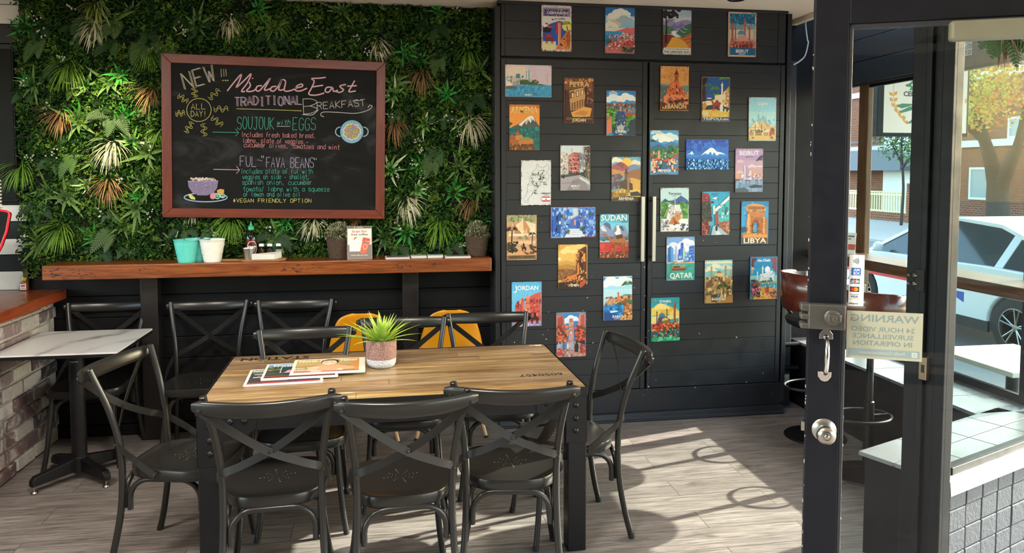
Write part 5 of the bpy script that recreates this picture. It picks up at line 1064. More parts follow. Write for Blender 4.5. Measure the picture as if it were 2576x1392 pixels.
(1884.5, 429, 1.0, '8a6a74', .4, 'lilac tin sign BEIRUT with pale towers above a calm bay', '''b b894bc;r c8a0b4 0 40 100 40;r d8a08a 0 74 100 34;p d8b8c0 4 42 20 36 34 46 8 48;c e8dcdc 62 62 26;c d8bcc4 18 82 24;r e0c8cc 44 58 66 6;t eee8ec 50 22 15 72 BEIRUT;t 7a4a6a 50 30 3.6 28 LEBANON;k 3a3440 98 40 26;k 3a3440 102 32 20;r d0bcd4 30 56 12 54;r a88ab4 38 56 4 54;r dccce0 50 76 8 34;S d8c8dc,a890b8,c0a8c4,e8d8dc 40 18 88 80 20 4 9;p 6a5a5a 0 104 30 106 60 110 100 106 100 116 0 112;r 7a94b4 0 112 100 38;S 6a84a8,8aa4c0 40 0 112 100 36 5 14;p 3a3a44 46 132 70 124 98 128 98 134 60 136;p 4a5a68 0 138 30 134 50 144 44 150 0 150;p eeeaf0 14 116 18 116 17 106'''),
(1348.5, 460, 0, '4a2228', 1.0, 'white tin sign with a dotted line map of Lebanon and small flag', '''b d8dadc;l 3a3a3e .9 54 12 60 22 74 26 88 14 94 20 92 32 86 38 94 52 90 64 80 72;l 3a3a3e .9 54 12 50 30 40 38 34 48 28 60 30 70 24 80 20 94 22 104 14 118 6 134 20 136 28 124 38 112 52 96 60 84;l 3a3a3e .8 78 36 66 56 54 78 44 96 34 118;l 3a3a3e .8 84 42 70 64 58 88;l 55555a .8 22 130 28 136 24 142 8 138
S 2a2a2e 46 56 32 20 34 1.6 3.2;S 2a2a2e 30 34 44 24 40 1.6 3;S 2a2a2e 26 62 56 22 28 1.6 3;S 2a2a2e 22 40 80 18 34 1.4 2.8;S 55555a 20 16 40 26 80 1 2;t 1a1a1c 82 112 5.5 30 Lebanon;t 44444a 84 117 3 14 Land;r c8303a 70 121 26 4;r f0f0f0 70 125 26 8;r c8303a 70 133 26 4;p 2a7a3a 80 132 83 125.5 86 132'''),
(1447, 423, 0, '5a5458', .2, 'photo tin sign BEIRUT of a pink apartment block on a street corner', '''b c4d4dc;r d0dce0 0 0 100 50;p cfc8bc 0 18 24 24 24 104 0 108;S 8a8480,e8e0d4,6a7a84 40 1 24 22 76 3 6;p c87a74 26 34 44 22 62 24 64 100 28 100;p b0605c 44 22 66 26 66 100 46 100;S 7a3a3c,e8a8a0,5a3034 50 28 38 36 58 3 7;r e0a8a0 26 40 40 2;r e0a8a0 26 54 40 2;r e0a8a0 26 68 40 2;r e0a8a0 26 82 40 2;p 8a9098 64 22 82 30 84 104 66 100;S d8d8d4,4a5058 30 65 32 18 64 3 6;p 6a5a54 78 4 100 2 100 116 88 110;S b09a88,3a3430 40 80 6 18 100 3 8;l a88a50 2 92 60 96 128;r 3a3a3c 37 8 1 16;L 3a4a3a,2a3430 20 28 92 52 8 4;p 4a4a50 0 98 34 96 66 102 0 112;p a49aa0 0 108 66 98 100 128 100 150 0 150;p 8a8288 20 150 40 116 72 106 88 130 100 150;p d0ccc8 66 104 100 124 100 132 62 110;l 5a5458 1 2 126 60 122;S 22262a 6 4 100 14 6 3 6;t ececec 50 138 6 30 BEIRUT;t ececec 50 144 2.4 22 LEBANON'''),
(1575, 451, 0, '6a4a34', .5, 'tin sign ARMENIA of a dark stone church before a big yellow sun', '''b 6aacc4;c ece4d0 18 14 44;c e8d8bc 84 22 40;e f0c050 52 18 17 15;p a85a5a 0 30 30 16 44 22 72 44 0 50;p 8a4a5a 14 24 30 16 44 22 40 40;p 7a8ab0 60 30 76 24 100 34 100 46 60 46;p c8905a 0 40 30 46 60 56 44 70 0 64;p 9a6a44 50 50 100 38 100 80 56 70;p 6a5a64 0 60 30 56 40 100 0 110;S 5a4a5a,8a7a78 30 0 60 36 46 4 10;p d8a44a 36 86 70 70 100 78 100 116 30 116;p e0b85a 0 116 60 108 100 112 100 150 0 150;p 7a5034 46 60 50 50 54 60 54 80 46 80;p 5a3a2a 44 58 50 36 57 58;p a8764a 54 72 66 76 66 112 54 112;p 5a4030 26 88 46 76 54 80 54 112 28 104;p 4a3a34 60 86 72 90 74 112 62 112;p 3a3438 64 120 90 116 100 124 100 132 66 132;p 8a6a34 0 124 40 120 60 128 20 140 0 138;S b88a3a,8a6a30 40 0 114 60 20 3 8;p 4a3c3c 0 140 60 132 100 136 100 150 0 150;t e8dcc0 50 146 10 54 ARMENIA'''),
(1697, 528, 1.0, '8a6a5a', .5, 'pale tin sign Yerevan with white stepped monument and terracotta statue', '''b c0dcdc;t 22344a 50 24 10 46 Yerevan;t 4a5a6a 50 29 2.6 14 ARMENIA;p 3a5a9a 2 48 16 36 28 44 50 42 72 26 88 36 98 44 98 58 2 58;p 2a4474 16 36 28 44 34 56 10 56;p 5a9a3c 2 54 98 54 98 110 2 110;L 4a8a34,7ab04e,3a7030 40 2 50 30 44 6;L 4a8a34,7ab04e,3a7030 40 68 50 30 44 6;p 8a9a5a 20 74 34 60 66 60 84 100 10 100;r 9a9a98 48 36 5 22;p e6e4e0 34 58 68 58 70 68 32 68;p dcd8d4 30 68 70 68 74 80 28 80;p ece8e4 26 82 74 82 78 106 20 106;S c0b8b4,f4f2ee,8a8a90 50 24 60 52 44 3 8;r eceae6 2 106 96 42;S 8a8c98,d0ccc8,3a4458 40 4 112 26 22 3 6;S 3a4464 16 68 124 28 20 4 6;p c8703a 28 124 44 96 58 108 68 124;p d88a4e 50 90 54 84 66 84 70 92 68 110 54 112;p 7a3a1c 40 98 50 112 62 124 50 124;l 7a3a1c 1.6 56 96 66 96;l 7a3a1c 1.6 60 92 60 104;e 4a3a38 48 128 3 6;S d8a080,4a4a54 24 6 138 88 8 1.5 4;p f2f0ec 30 128 68 128 60 136 36 136'''),
(1800.5, 537, 1.0, '6a2a30', .5, 'tin sign BEIRUT of a narrow lane between red and turquoise houses', '''b 3ab0d0;r 2aa0c8 0 0 100 30;t 28344a 48 11 5 28 BEIRUT;t 28344a 48 15.5 2.4 18 LEBANON;p d8e4e4 36 22 56 18 50 28;p 8a2c34 0 4 24 6 30 30 20 50 0 40;L a02c30,7a1c24,c84a44 18 10 10 20 34 5;p 3a3430 0 36 30 30 36 90 24 112 0 112;L 2a2a24,4a4238,3a2c28,5a5a48 50 2 36 36 66 5;p 7a2a24 0 104 28 98 30 146 0 150;S a84a34,5a2420,c87a5a 30 0 104 28 44 3 8;p d8d8d4 38 50 46 48 48 76 40 80;p e0e4e0 46 60 98 14 98 26 50 70;p 48b4b8 54 70 98 26 98 100 58 108;p a8444a 46 78 58 68 60 108 48 120;p 3a4a54 82 58 92 52 92 78 82 82;S 7ac8c8,2a8a94,b8e0dc 30 62 44 34 50 3 8;p b07050 56 108 98 100 98 148 66 130;S 8a4a34,d89a70,c0745a 60 58 104 40 40 3 6;p a8b8c0 38 120 50 116 96 150 32 150;p d0d8dc 42 122 48 120 70 150 50 150;f 22242c 51 136 22;l 3a4a4a 1 58 20 58 40'''),
(1899, 560.5, .8, '4a3430', .5, 'tin sign LIBYA with an ochre Roman arch against blue sky', '''b 3a9cd0;r 2a84bc 0 0 100 20;S 2a8ac4,4aaad8 30 0 0 100 90 5 12;p e09a50 20 12 50 8 80 14 90 22 90 34 16 32 16 20;p b06a34 22 16 78 18 84 30 20 28;l 7a3c1c 1 30 22 70 23;l 7a3c1c 1 32 26 68 27;p c87a3c 20 34 86 36 84 58 22 56;p d88a44 20 56 36 54 36 120 18 120;p c0702e 78 58 94 56 94 122 76 122;p b86428 36 58 78 60 78 122 66 122 66 80 60 70 50 68 40 76 38 122 36 122;p 8a4420 38 122 38 80 48 66 60 66 66 78 66 122 60 122 60 82 54 74 46 76 44 122;p 3a9cd0 44 118 44 86 50 78 56 84 56 112;p e8a860 22 36 30 36 30 120 22 120;p e8a860 80 56 86 56 86 120 80 120;L 3a4a24,5a6a34 12 42 108 24 10 4;r c87a34 4 112 92 20;p e0964a 10 118 50 112 96 118 96 136 4 136;S a85a24,e8a860,8a4420 60 14 20 76 96 2 5;r 6a3c24 4 128 92 20;t ece4cc 50 146 17 84 LIBYA;p 3a4a54 2 90 14 88 14 106 2 110'''),
(1312.5, 598, 0, '4a2c20', .6, 'brown tin sign ANCIENT EAGYPT with pyramids, palms and a camel rider', '''b c89a70;r 8a9a6a 4 4 92 18;S a8a87a,6a7a54 24 4 4 92 16 5 12;p e8d4b0 50 20 96 30 96 70 4 70 20 40;c e0ccaa 70 36 50;p b07a50 4 62 22 24 50 62;p e0b488 4 62 22 24 26 62;p c08a5c 34 52 54 8 80 50 70 52;p e8c49a 34 52 54 8 56 52;p a87a54 52 62 68 42 82 62;p d8a87c 52 62 68 42 70 62;p 8a7a54 46 82 62 64 76 84;p b09a70 46 82 62 64 62 84;p 8a7a54 34 80 44 70 54 80;r d0a074 4 82 92 60;p e0b890 4 88 96 86 96 96 4 98;p d89c6c 30 112 96 104 96 140 40 140;k 2a2018 18 52 26;l 3a2a1e 4 18 52 16 96;k 2a2018 86 66 16;l 3a2a1e 2.6 86 66 84 104;L 3a3424,4a4030,2a2418 34 4 90 30 34 5;L 4a3a2a,3a3024 16 78 98 18 30 4;h 1a1410 56 120 20;f 1a1410 56 106 14;p 5a3a28 54 120 78 130 66 132;r 6a5434 4 134 92 12;t 3a2a1c 28 143 6.5 32 ANCIENT;t 3a2a1c 74 143 6.5 30 EAGYPT'''),
(1442, 560, 0, '7a2028', .6, 'wide tin sign of a blue-walled stepped alley with flower pots', 'L', '''b 7aa8e4;p dce8ec 60 4 96 4 92 40 66 40;p 2a6ac0 2 2 34 2 30 96 2 96;p 6a9ae0 30 2 58 2 60 60 34 90;S 4a80d4,9abcf0,2a5cb4,b8d0f4 120 2 2 60 94 4 9;p 5a8ad8 92 2 148 2 148 96 100 84;S 3a70cc,8ab0ec,2a58b0,a8c4f4,5a8ae0 170 92 4 56 92 4 9;p 1f4a94 22 20 32 18 30 80 18 84;p 2a5ab8 4 30 16 26 14 76 4 80;e dce8f0 28 50 3 6;p 8ab4ec 60 4 72 4 70 26 60 26;p 2a78c8 56 14 72 18 70 28 56 26;p 3a6ac4 66 40 92 26 94 70 66 70;p d88a70 76 40 82 40 82 58 76 58;p 1f50a4 84 46 92 44 92 70 84 70;p d4dce8 60 70 96 70 116 98 44 98;l 8aa0c0 .8 58 76 98 76;l 8aa0c0 .8 55 82 103 82;l 8aa0c0 .8 51 89 108 89;r b83a30 52 82 9 5;L 4a7a3a,2a5a2a 7 51 76 10 6 3;r c84a34 38 30 7 5;L 6a8a3a 5 38 25 7 5 3;r d8a050 111 28 6 8;r b84a44 98 38 6 6;r 2a4aa8 134 20 9 8;L 3a7a3a 6 130 16 14 5 3;L 5a8a4a,2a4a34 9 98 66 14 10 4;r 2a3a90 106 80 9 7;r 7a2028 100 96 48 4'''),
(1545, 594, 0, '6a2028', .8, 'tin sign SUDAN with a white-robed rider on a brown camel', '''b 7acce0;r 5abcd8 0 0 100 30;p 8a98b8 0 46 16 30 28 34 44 56 60 34 74 44 86 40 98 62 98 86 0 86;p 5a6a94 12 34 22 28 36 34 40 56 28 46;p d8d8e0 0 46 12 38 26 60 10 58;p 4a5a84 66 42 78 40 86 60 74 54;r 6a7aa0 0 76 100 14;L 4a6a54,5a7a68,3a5a4c 24 2 80 96 10 4;r c8342c 0 96 100 44;S b82a24,d84a3a 30 0 98 100 34 6 14;p 7a2c1c 0 130 100 126 100 150 0 150;S c87a3a,4a1c14,e09a54 40 2 130 94 18 2 6;t f2f0e6 48 22 19 90 SUDAN;l 2a3a54 1.6 74 25 80 29 84 24 90 28 94 25
p b06a34 10 66 20 64 30 78 42 86 56 76 72 70 84 76 94 96 94 112 88 112 86 96 84 104 88 134 80 136 78 108 58 104 54 134 46 136 48 104 40 98 26 80 20 72 10 72;p 8a4a24 42 96 78 98 74 108 56 106;p 5a3422 54 74 78 70 80 82 58 86;l 8a4a24 5 52 100 50 134;l 8a4a24 5 82 100 84 134;p ecebe6 54 72 58 50 64 46 70 50 74 68 64 70;e e8e6e0 61 44 6 6;p b09a84 56 44 60 42 60 48;p ecebe6 56 58 48 66 52 68 60 64'''),
(1441, 671, .5, '4a2c20', .5, 'golden tin sign YEMEN with hillside tower houses at sunset', '''b e4b45a;r d8a04a 0 0 100 20;c f0d48a 40 24 60;c ecc878 70 12 60;e f8eccc 4 48 5 5;p d09a4e 0 60 30 54 60 62 100 52 100 90 0 90;p b8803c 0 72 30 66 60 74 80 70 80 100 0 100;p 8a5a2e 0 82 50 84 60 90 60 120 0 120;S a87038,7a4c28,c08a4c 60 0 82 60 40 2 5;p 5a2c1c 62 72 70 20 90 8 97 8 97 148 40 148 40 118 60 100;p 3a1810 72 60 84 50 86 128 72 120;S e08a3c,f0b458,3a1810,a85428 70 62 22 34 110 3 7;p d88038 64 66 70 60 72 100 64 104;p e09448 84 32 92 30 92 58 84 58;p e08a3e 78 48 82 46 82 62 78 62;p d87a34 30 108 62 100 64 120 30 126;p c86a2c 12 118 30 112 34 140 16 142;p 2a1410 0 128 24 126 60 130 100 136 100 150 0 150;p b84a30 70 140 78 126 92 118 96 128 84 142 76 148;S e89a4a,5a2414 40 14 108 50 32 2 5;t f0e4c8 52 142 8 34 YEMEN'''),
(1712, 651, 1.0, '6a5a54', .5, 'tin sign QATAR with blue glass towers above a wooden dhow', '''b 8ab4e0;r 7aa8e0 0 0 100 20;c ece8f4 76 24 60;c e4e4f4 30 36 60;c f0eef6 60 44 70;c d8dcf0 16 54 50;p 2a6ab0 4 86 4 38 14 30 24 40 24 86;p 5a9ad4 14 30 24 40 24 86 16 86;p a8a8d0 30 86 30 34 34 28 38 34 39 86;p c8c8e4 34 28 38 34 39 86 35 86;p 2a5ac0 42 84 42 44 50 40 50 20 60 20 60 84;p 4a7ad8 50 22 54 20 54 84 48 84;p b8d0b4 58 80 58 42 62 34 66 42 66 80;p 2a6ac8 80 82 80 34 98 30 98 82;l 9ac4ec 1.4 82 44 96 42;l 9ac4ec 1.4 82 54 96 52;l 9ac4ec 1.4 82 64 96 62;r 6a9ae0 70 58 8 26;S 8ab4e4,4a80c8,d8e0f0 30 40 60 56 24 3 7;p ece8dc 26 82 60 80 60 86 26 88;L 2a4a3a,3a5a44 20 24 84 72 4 2;r d8b48a 0 87 100 4;r 3aa090 0 91 100 56;S 2a9084,4ab09c 30 0 92 100 50 5 14;p 7a3c20 12 104 24 108 60 108 72 102 66 116 20 116;p a8683a 14 106 70 105 68 109 16 109;p b88a5a 20 96 50 96 66 100 64 102 20 102;r 5a3420 24 100 22 6;t ecead0 52 142 18 82 QATAR;l ecead0 1.8 26 140 32 146'''),
(1807.5, 708.5, 1.0, '7a4a40', .5, 'sandy tin sign BAGHDAD with domed mosque over flat roofs and palms', '''b 8ac4bc;r e0d8b8 0 4 100 8;c e4dcc0 40 24 44;c d8d4bc 78 28 40;c ecdcb8 20 34 40;S 8ab8b0 16 4 40 30 14 3 7;m b88a54 24 62 16 6;m b88a54 76 60 14 6;m c89a60 96 66 30 5;d b0703a 52 48 9;p e0c080 34 60 70 60 72 50 64 46 40 46 34 52;p d8b474 24 66 96 62 96 80 24 80;S a8784a,7a5a34 18 30 52 60 24 2 4;r c8a468 0 62 100 88;S e0c084,a87c4c,8a6238,d0a868,6a4c30,ecd098 190 0 58 100 90 4 11;p 7a5634 2 76 24 78 24 92 2 94;p b8945a 2 110 40 116 40 150 2 150;p 5a3e28 20 120 40 118 40 146 22 146;k 3a4a22 64 96 26;k 5a6a30 62 96 18;k 3a4a22 94 102 22;k 4a5a2a 12 122 20;l 4a3a24 3 64 98 64 120;p 4a7a7a 42 118 54 114 50 130 42 132;p a87a40 54 136 100 122 100 150 40 150;t eceae0 48 140 9.5 50 BAGHDAD;t eceae0 48 145 2.4 12 IRAQ'''),
(1921, 699.5, 1.0, '6a3430', .5, 'tin sign Abu Dhabi with a white mosque across water framed by flowers', '''b 2a94b8;r 1f84b0 0 0 100 40;r 8ac4c8 0 66 100 24;p 6a2c34 4 4 24 4 18 16 12 22 14 38 4 50;p 8a4a4a 76 4 98 4 98 60 88 46 80 40 84 22 76 14;p d8a888 4 34 14 38 16 44 4 46;p c89878 4 46 10 48 8 60 4 60;t f2f2ee 50 17 9 48 Abu Dhabi;m d8e4e4 46 84 28 6;m c8dce0 27 84 48 5;p e4e8e4 34 86 40 62 56 58 66 54 84 62 90 86;e eceee8 64 46 10 12;e e0e8e8 79 58 7 9;e d8e4e8 88 62 4 6;r e8ece8 58 54 14 30;S c0d8dc,f4f4f0,a8c8d0 50 34 58 56 28 2 5;p 3a7a94 73 74 80 74 80 88 73 88;r a89a6a 20 88 80 5;L 3a5a44 10 34 84 60 5 3;r 3aa0b0 20 93 80 22;S a8dce0,2a8a9c 30 24 94 74 18 2 6;p d89a44 30 104 98 114 98 150 10 150;S e0ac5a,b8742c 30 20 114 76 32 4 9;L 4a2c34,2a2a28,8a4a54,5a6a34 50 2 82 30 56 6;L c85a78,e08a98 16 4 108 28 18 3.4;L 5a4a34,b85a6a,3a3a28 24 74 124 24 18 4;f a8342c 62 128 28;f c8b48a 38 136 18'''),
(1325, 765.5, 0, '6a4a44', .5, 'tin sign JORDAN with red rock temple and camel, partly behind a chair', '''b 6abce0;r 58b0dc 0 0 100 30;t eceae6 50 28 15 78 JORDAN;l eceae6 3 14 12 16 30 10 36 6 32;p d86450 12 72 24 66 36 52 40 66 42 118 12 130;p e07a5a 44 60 50 48 60 50 62 68 60 118 42 118;p d05a48 60 50 74 42 98 34 98 140 62 120;p b8443a 70 56 78 52 78 116 70 116;p b8443a 28 70 34 66 34 118 28 118;p e88a6a 44 56 54 44 62 56;r e07a5c 51 40 3 10;S a83a34,f0a080,c85040,8a2c30 90 14 58 82 76 3 8;p c84a3c 4 118 60 108 98 116 98 140 4 140;p 7a2a30 50 112 56 112 58 138 48 138;p 4a1c28 26 100 34 98 34 134 26 136;p b09ac0 4 138 98 132 98 148 4 148;S d0bcd8,9a84b0 20 4 138 92 8 3 8;h 3a1c20 74 142 36;f 2a1418 78 118 16'''),
(1554, 750.5, 1.0, '8a6a5a', .5, 'tin sign RABAT of an ochre walled town on a blue shore with palm', '''b a8dcec;r 4a8ccc 0 4 100 14;c eef2f0 34 26 84;c e8f0f0 76 20 70;r c0e4ec 0 44 100 30;k 2a5a3a 86 30 26;k 4a7a44 85 30 17;m c8743e 52 90 50 6;p d8945a 6 86 24 84 40 76 60 66 80 70 100 66 100 104 6 100;S e8b47a,a85a30,c87a48,f0c890,7a4428 90 8 70 90 30 3 7;p b86434 70 92 98 88 98 124 70 128;S e0a468,8a4a28 24 70 90 28 34 3 7;k 3a5a34 84 66 8;k 3a5a34 92 66 8;k 3a5a34 74 66 8;L 3a6a3a,2a5a4a 18 44 92 26 8 4;L 3a7a54 12 82 80 16 12 4;r 2a8acc 0 98 70 50;S 1f6cb0,4aa8dc,2a94d0 60 0 98 68 48 4 14;p 1f4a90 0 120 40 126 70 140 70 150 0 150;p d8eef4 20 118 44 116 50 120 24 124;e 3a3438 48 112 6 1.6;e 3a3438 24 108 5 1.4;p d89a5a 66 128 98 122 98 150 56 150;S 7a4a2c,f0c078 24 64 126 34 22 3 7;t f0f2f2 48 141 9 36 RABAT;t f0f2f2 48 146 3 24 MOROCCO'''),
(1436.5, 842, .3, 'b09a98', .2, 'tin sign of a crowded market street leading to a pink tower, lowest left', '''b 3a84c4;c e8f0f2 54 24 50;c dce8f0 40 34 36;p c8705c 0 6 22 6 30 50 0 60;p a84a3c 4 20 20 10 24 44 6 52;p d88a78 78 4 98 2 98 60 72 56;p b85a48 84 10 96 6 96 50 82 54;p d89a8a 42 96 43 30 58 30 60 96;p c07a6c 44 20 56 20 56 32 44 32;S f0c0b0,a85a50 18 43 24 15 60 2 4;e 7a4a58 50 66 4 8;e f4e8e0 50 68 2.6 6;p 3a3034 0 50 34 64 38 106 0 110;p 3a2c30 98 50 68 62 64 106 98 112;L c84a34,e0704a,8a3430,3a4a2a,d88a5a 80 2 46 36 56 5;L c84a34,e0704a,8a3430,4a5a34,d85a44 80 64 46 34 50 5;p b88a80 0 110 40 96 62 96 98 112 98 150 0 150;S d8b0a4,8a5a58 40 4 120 90 28 3 9;f 8aa0c0 16 132 36;f 6a84ac 30 124 28;f 9ab0cc 52 126 32;f 22242c 68 134 36;f c8d0d8 38 122 22;f 5a6a84 24 126 26;f d8a894 46 118 20;f 7a3a3c 86 128 24;f a8b4c4 6 132 34;L c8403a,e07a50 20 2 118 16 24 4;L b83434,d8604a 20 82 112 16 28 4'''),
(1673.5, 804, 1.4, '2a8a8a', .2, 'teal and yellow tin sign ISTANBUL with mosque reflected in water, lowest on right door', '''b 2aa4a8;r 1f98a4 0 0 100 24;r 7ac0a0 0 50 100 40;e e06a34 14 7 5 2;c f0c850 40 44 80;c e8b83e 70 52 70;c f4dc84 38 34 50;c ecc858 14 56 50;c f0d070 86 56 40;t eef0ea 50 16 8.5 42 ISTANBUL;t eef0ea 50 23 3.4 16 TURKEY;p f0d880 0 64 100 60 100 90 0 90;p 4a9aa8 60 76 98 72 98 94 60 94;m 5a4a4a 20 86 40 4;m 6a4a44 56 84 32 4;p 5a4468 22 90 24 70 36 60 50 64 66 74 70 92;d 4a7a94 38 66 12;e d8c050 50 78 12 9;p 8a6a3a 36 92 40 80 62 76 70 90;m a8683a 83 108 6 8;m 7a4028 85 108 6 4;r c8402c 2 90 96 24;S e0503a,a82c24,f0a070,5a2420,d8743c 110 2 88 96 24 3 8;L 2a4a2c,3a5a30 16 40 102 56 8 4;p d8c49a 0 112 12 106 14 116 0 118;r 1f5a6a 0 114 100 34;S 2a8a74,d8743c,123a4a,4ac08a,a83a2c,e8b048 80 2 114 96 32 3 8;r 3ab87c 0 138 100 10;S 2a9a6c,6ad08c 20 0 134 100 14 4 12;r 8a4a2c 81 116 4 22'''),
]
m_screw = plain('small_screw_head', '8a7a6a', .4, .6)
for sg_ in SIGNS:
    u, v, tilt, ec, wear, lab = sg_[:6]; land = sg_[6] == 'L' and len(sg_) == 8; dsl = sg_[-1]
    p = at_y(u, v, YC - .008); w, h = (.205, .302) if not land else (.308, .208); K = 100 / .2006
    t = thing('tin_sign', lab, 'sign', (p.x, YC - .0075, p.z), 0, 'tin travel signs on the cabinet'); t.rotation_euler = (0, R(tilt * -.25), 0)
    b = MB(); b.m = 0; r_ = .006; pts = []
    for cx_, cz, a0 in ((w / 2 - r_, h / 2 - r_, 0), (-w / 2 + r_, h / 2 - r_, 90), (-w / 2 + r_, -h / 2 + r_, 180), (w / 2 - r_, -h / 2 + r_, 270)):
        pts += [(cx_ + r_ * math.cos(R(a0 + k * 22.5)), cz + r_ * math.sin(R(a0 + k * 22.5))) for k in range(5)]
    b.col = lin(ec); b.prism(pts, 0, .0012, 'y')
    for sx in (-1, 1):
        for sz in (-1, 1): b.box(sx * (w / 2 - .012) - .003, sx * (w / 2 - .012) + .003, .0, .0073, sz * (h / 2 - .012) - .003, sz * (h / 2 - .012) + .003)
    W_, H_ = (150, 100) if land else (100, 150)
    ar = Art(b, W_, H_, w - .0044, h - .0044, y=-.00012); ar.run(dsl)
    rr = random.Random(int(u * 3 + v))
    if wear:
        for k in range(int(70 * wear) + 10):
            e = rr.randrange(4); q = rr.random(); a_ = rr.uniform(1, 5.5) * (.5 + .5 * wear); d_ = rr.uniform(.4, 2.6) * (.4 + .6 * wear)
            if e < 2: x = q * W_; yy = 0 if e == 0 else H_; s_ = 1 if e == 0 else -1; ar.poly([(x - a_, yy), (x + a_, yy), (x + a_ * .4, yy + s_ * d_), (x - a_ * .3, yy + s_ * d_ * .8)], ec)
            else: y = q * H_; xx = 0 if e == 2 else W_; s_ = 1 if e == 2 else -1; ar.poly([(xx, y - a_), (xx, y + a_), (xx + s_ * d_, y + a_ * .4), (xx + s_ * d_ * .8, y - a_ * .3)], ec)
    b.build('printed_plate', m_tin, t, fix=False)
    for sx in (-1, 1):
        for sz in (-1, 1): b = MB(); b.lathe([(.0028, -.0012), (.0034, -.0032), (.002, -.0048), (0, -.005)], 8, (sx * (w / 2 - .009), 0, sz * (h / 2 - .009)), 'y'); b.build('screw', m_screw, t)
# ================================================================== glazed entrance door standing open
DQ = Vector((1.31, 2.12, 0)); DA = math.atan2(-.423, .906); MD = Matrix.Translation(DQ) @ Matrix.Rotation(DA, 4, 'Z'); MDi = MD.inverted()
DN = MD.to_3x3() @ Vector((0, -1, 0))
def dl(u, v, off=0): return MDi @ at_pl(u, v, MD @ Vector((0, off, 0)), DN)
xl, xr = dl(2035, 700).x, dl(2121, 700).x; zt = dl(2300, 52).z; zt2 = zt + .125
dr = bpy.data.objects.new('door_2', None); S.collection.objects.link(dr); dr['kind'] = 'structure'; dr.location = DQ; dr.rotation_euler = (0, 0, DA)
DW = .98
b = MB(); b.box(xl, xr, 0, .04, .012, zt2); b.box(xl + DW - .1, xl + DW, 0, .04, .012, zt2); b.box(xr, xl + DW - .1, 0, .04, zt, zt2); b.box(xr, xl + DW - .1, 0, .04, .012, .2)
b.build('door_leaf', m_navy, dr, .003)
b = MB(); b.box(xr, xr + .012, .004, .036, .2, zt); b.box(xr, xl + DW - .1, .004, .036, zt - .014, zt); b.build('glazing_bead', plain('worn_black_bead', '2a2c32', .45, var=.4, vs=50), dr, .003)
b = MB(); rr = random.Random(14)
for k in range(60):
    z = rr.uniform(.2, 2.1); s_ = rr.uniform(.0004, .0022); x = rr.choice([xl - .0005, xr + .012]); b.box(x - .0006, x + .0008, (q_ := rr.uniform(0, .03)), q_ + rr.uniform(.001, .008), z - s_ * 2, z + s_ * 3)
tag(b.build('paint_chips', m_white, dr), None, None, None, 'stuff')
b = MB(); b.box(xr, xl + DW - .1, .018, .024, .2, zt); b.build('pane', m_doorglass, dr)
# surface lock, handle, knob, latch
l0, l1 = dl(2015, 760), dl(2124, 828)
b = MB(); b.box(l0.x + .018, l1.x, -.032, .0, l1.z, l0.z)
for k in range(3):
    z0 = l1.z + (l0.z - l1.z) * (0, .37, .70)[k]; z1 = l1.z + (l0.z - l1.z) * (.24, .60, 1.0)[k]; b.box(l0.x - .004, l0.x + .025, -.032, .012, z0, z1)
lk = b.build('surface_lock', m_lock, dr, .005)
c = dl(2097, 799, -.03)
b = MB(); b.smooth = True; b.lathe([(.024, 0), (.024, -.008), (.022, -.010), (0, -.010)], 28, (c.x - .004, -.031, c.z), 'y'); b.build('lock_rosette', m_lock, lk)
b = MB(); b.box(c.x - .020, c.x + .020, -.056, -.038, c.z - .0125, c.z + .0125); b.build('thumb_turn', m_lock, lk, .005)
b = MB(); b.smooth = True; b.lathe([(.0085, 0), (.0085, -.003), (0, -.003)], 20, (c.x, -.056, c.z), 'y'); b.build('key_cylinder', m_nickel, lk)
b = MB(); b.box(c.x - .001, c.x + .001, -.0596, -.058, c.z - .005, c.z + .004); b.build('key_slot', m_rubber, lk)
h0, h1 = dl(2078, 848), dl(2074, 940)
b = MB(); b.smooth = True; zc = (h0.z + h1.z) / 2
b.tube(spline([(h0.x, -.004, h0.z), (h0.x, -.022, h0.z - .006), (h0.x, -.038, h0.z - .026), (h0.x - .001, -.042, zc), (h1.x, -.038, h1.z + .026), (h1.x, -.022, h1.z + .006), (h1.x, -.004, h1.z)], 5), [.0075 if k in (0, 30) else .0055 + .0022 * abs(math.sin(k / 30 * PI)) for k in range(31)], 10); hd = b.build('pull_handle', m_chrome, dr)
for c, sgn in ((h0, 1), (h1, -1)):
    b = MB(); b.prism([(c.x - .02, c.z - sgn * .006), (c.x - .019, c.z + sgn * .010), (c.x - .01, c.z + sgn * .022), (c.x, c.z + sgn * .025), (c.x + .01, c.z + sgn * .022), (c.x + .019, c.z + sgn * .010), (c.x + .02, c.z - sgn * .006)], -.003, 0, 'y'); b.build('handle_plate', m_chrome, hd, .001)
k_ = dl(2083, 1092)
b = MB(); b.smooth = True; kx, kz = k_.x - .012, k_.z + .012
b.lathe([(.036, 0), (.036, -.004), (.03, -.009), (.014, -.012), (.0125, -.03), (.018, -.036), (.0265, -.044), (.0285, -.054), (.026, -.064), (.018, -.069), (.012, -.070), (.0115, -.067), (0, -.067)], 36, (kx, 0, kz), 'y'); kn = b.build('door_knob', m_nickel, dr)
b = MB(); b.smooth = True; b.lathe([(.008, -.066), (.008, -.071), (.006, -.073), (0, -.073)], 20, (kx, 0, kz), 'y'); b.build('privacy_button', m_nickel, kn)
b = MB(); b.box(xl - .012, xl, .008, .028, k_.z + .0, k_.z + .03); b.build('latch_bolt', m_nickel, dr, .002)
# door closer at the top of the pane
c0, c1 = dl(2392, 52, -.03), dl(2392, 103, -.03)
b = MB(); b.box(c0.x, xl + DW - .04, -.035, 0.0, c1.z, c0.z); dc = b.build('door_closer', plain('aged_silver_closer', '84826f', .45, .3, var=.08, vs=20), dr, .008)
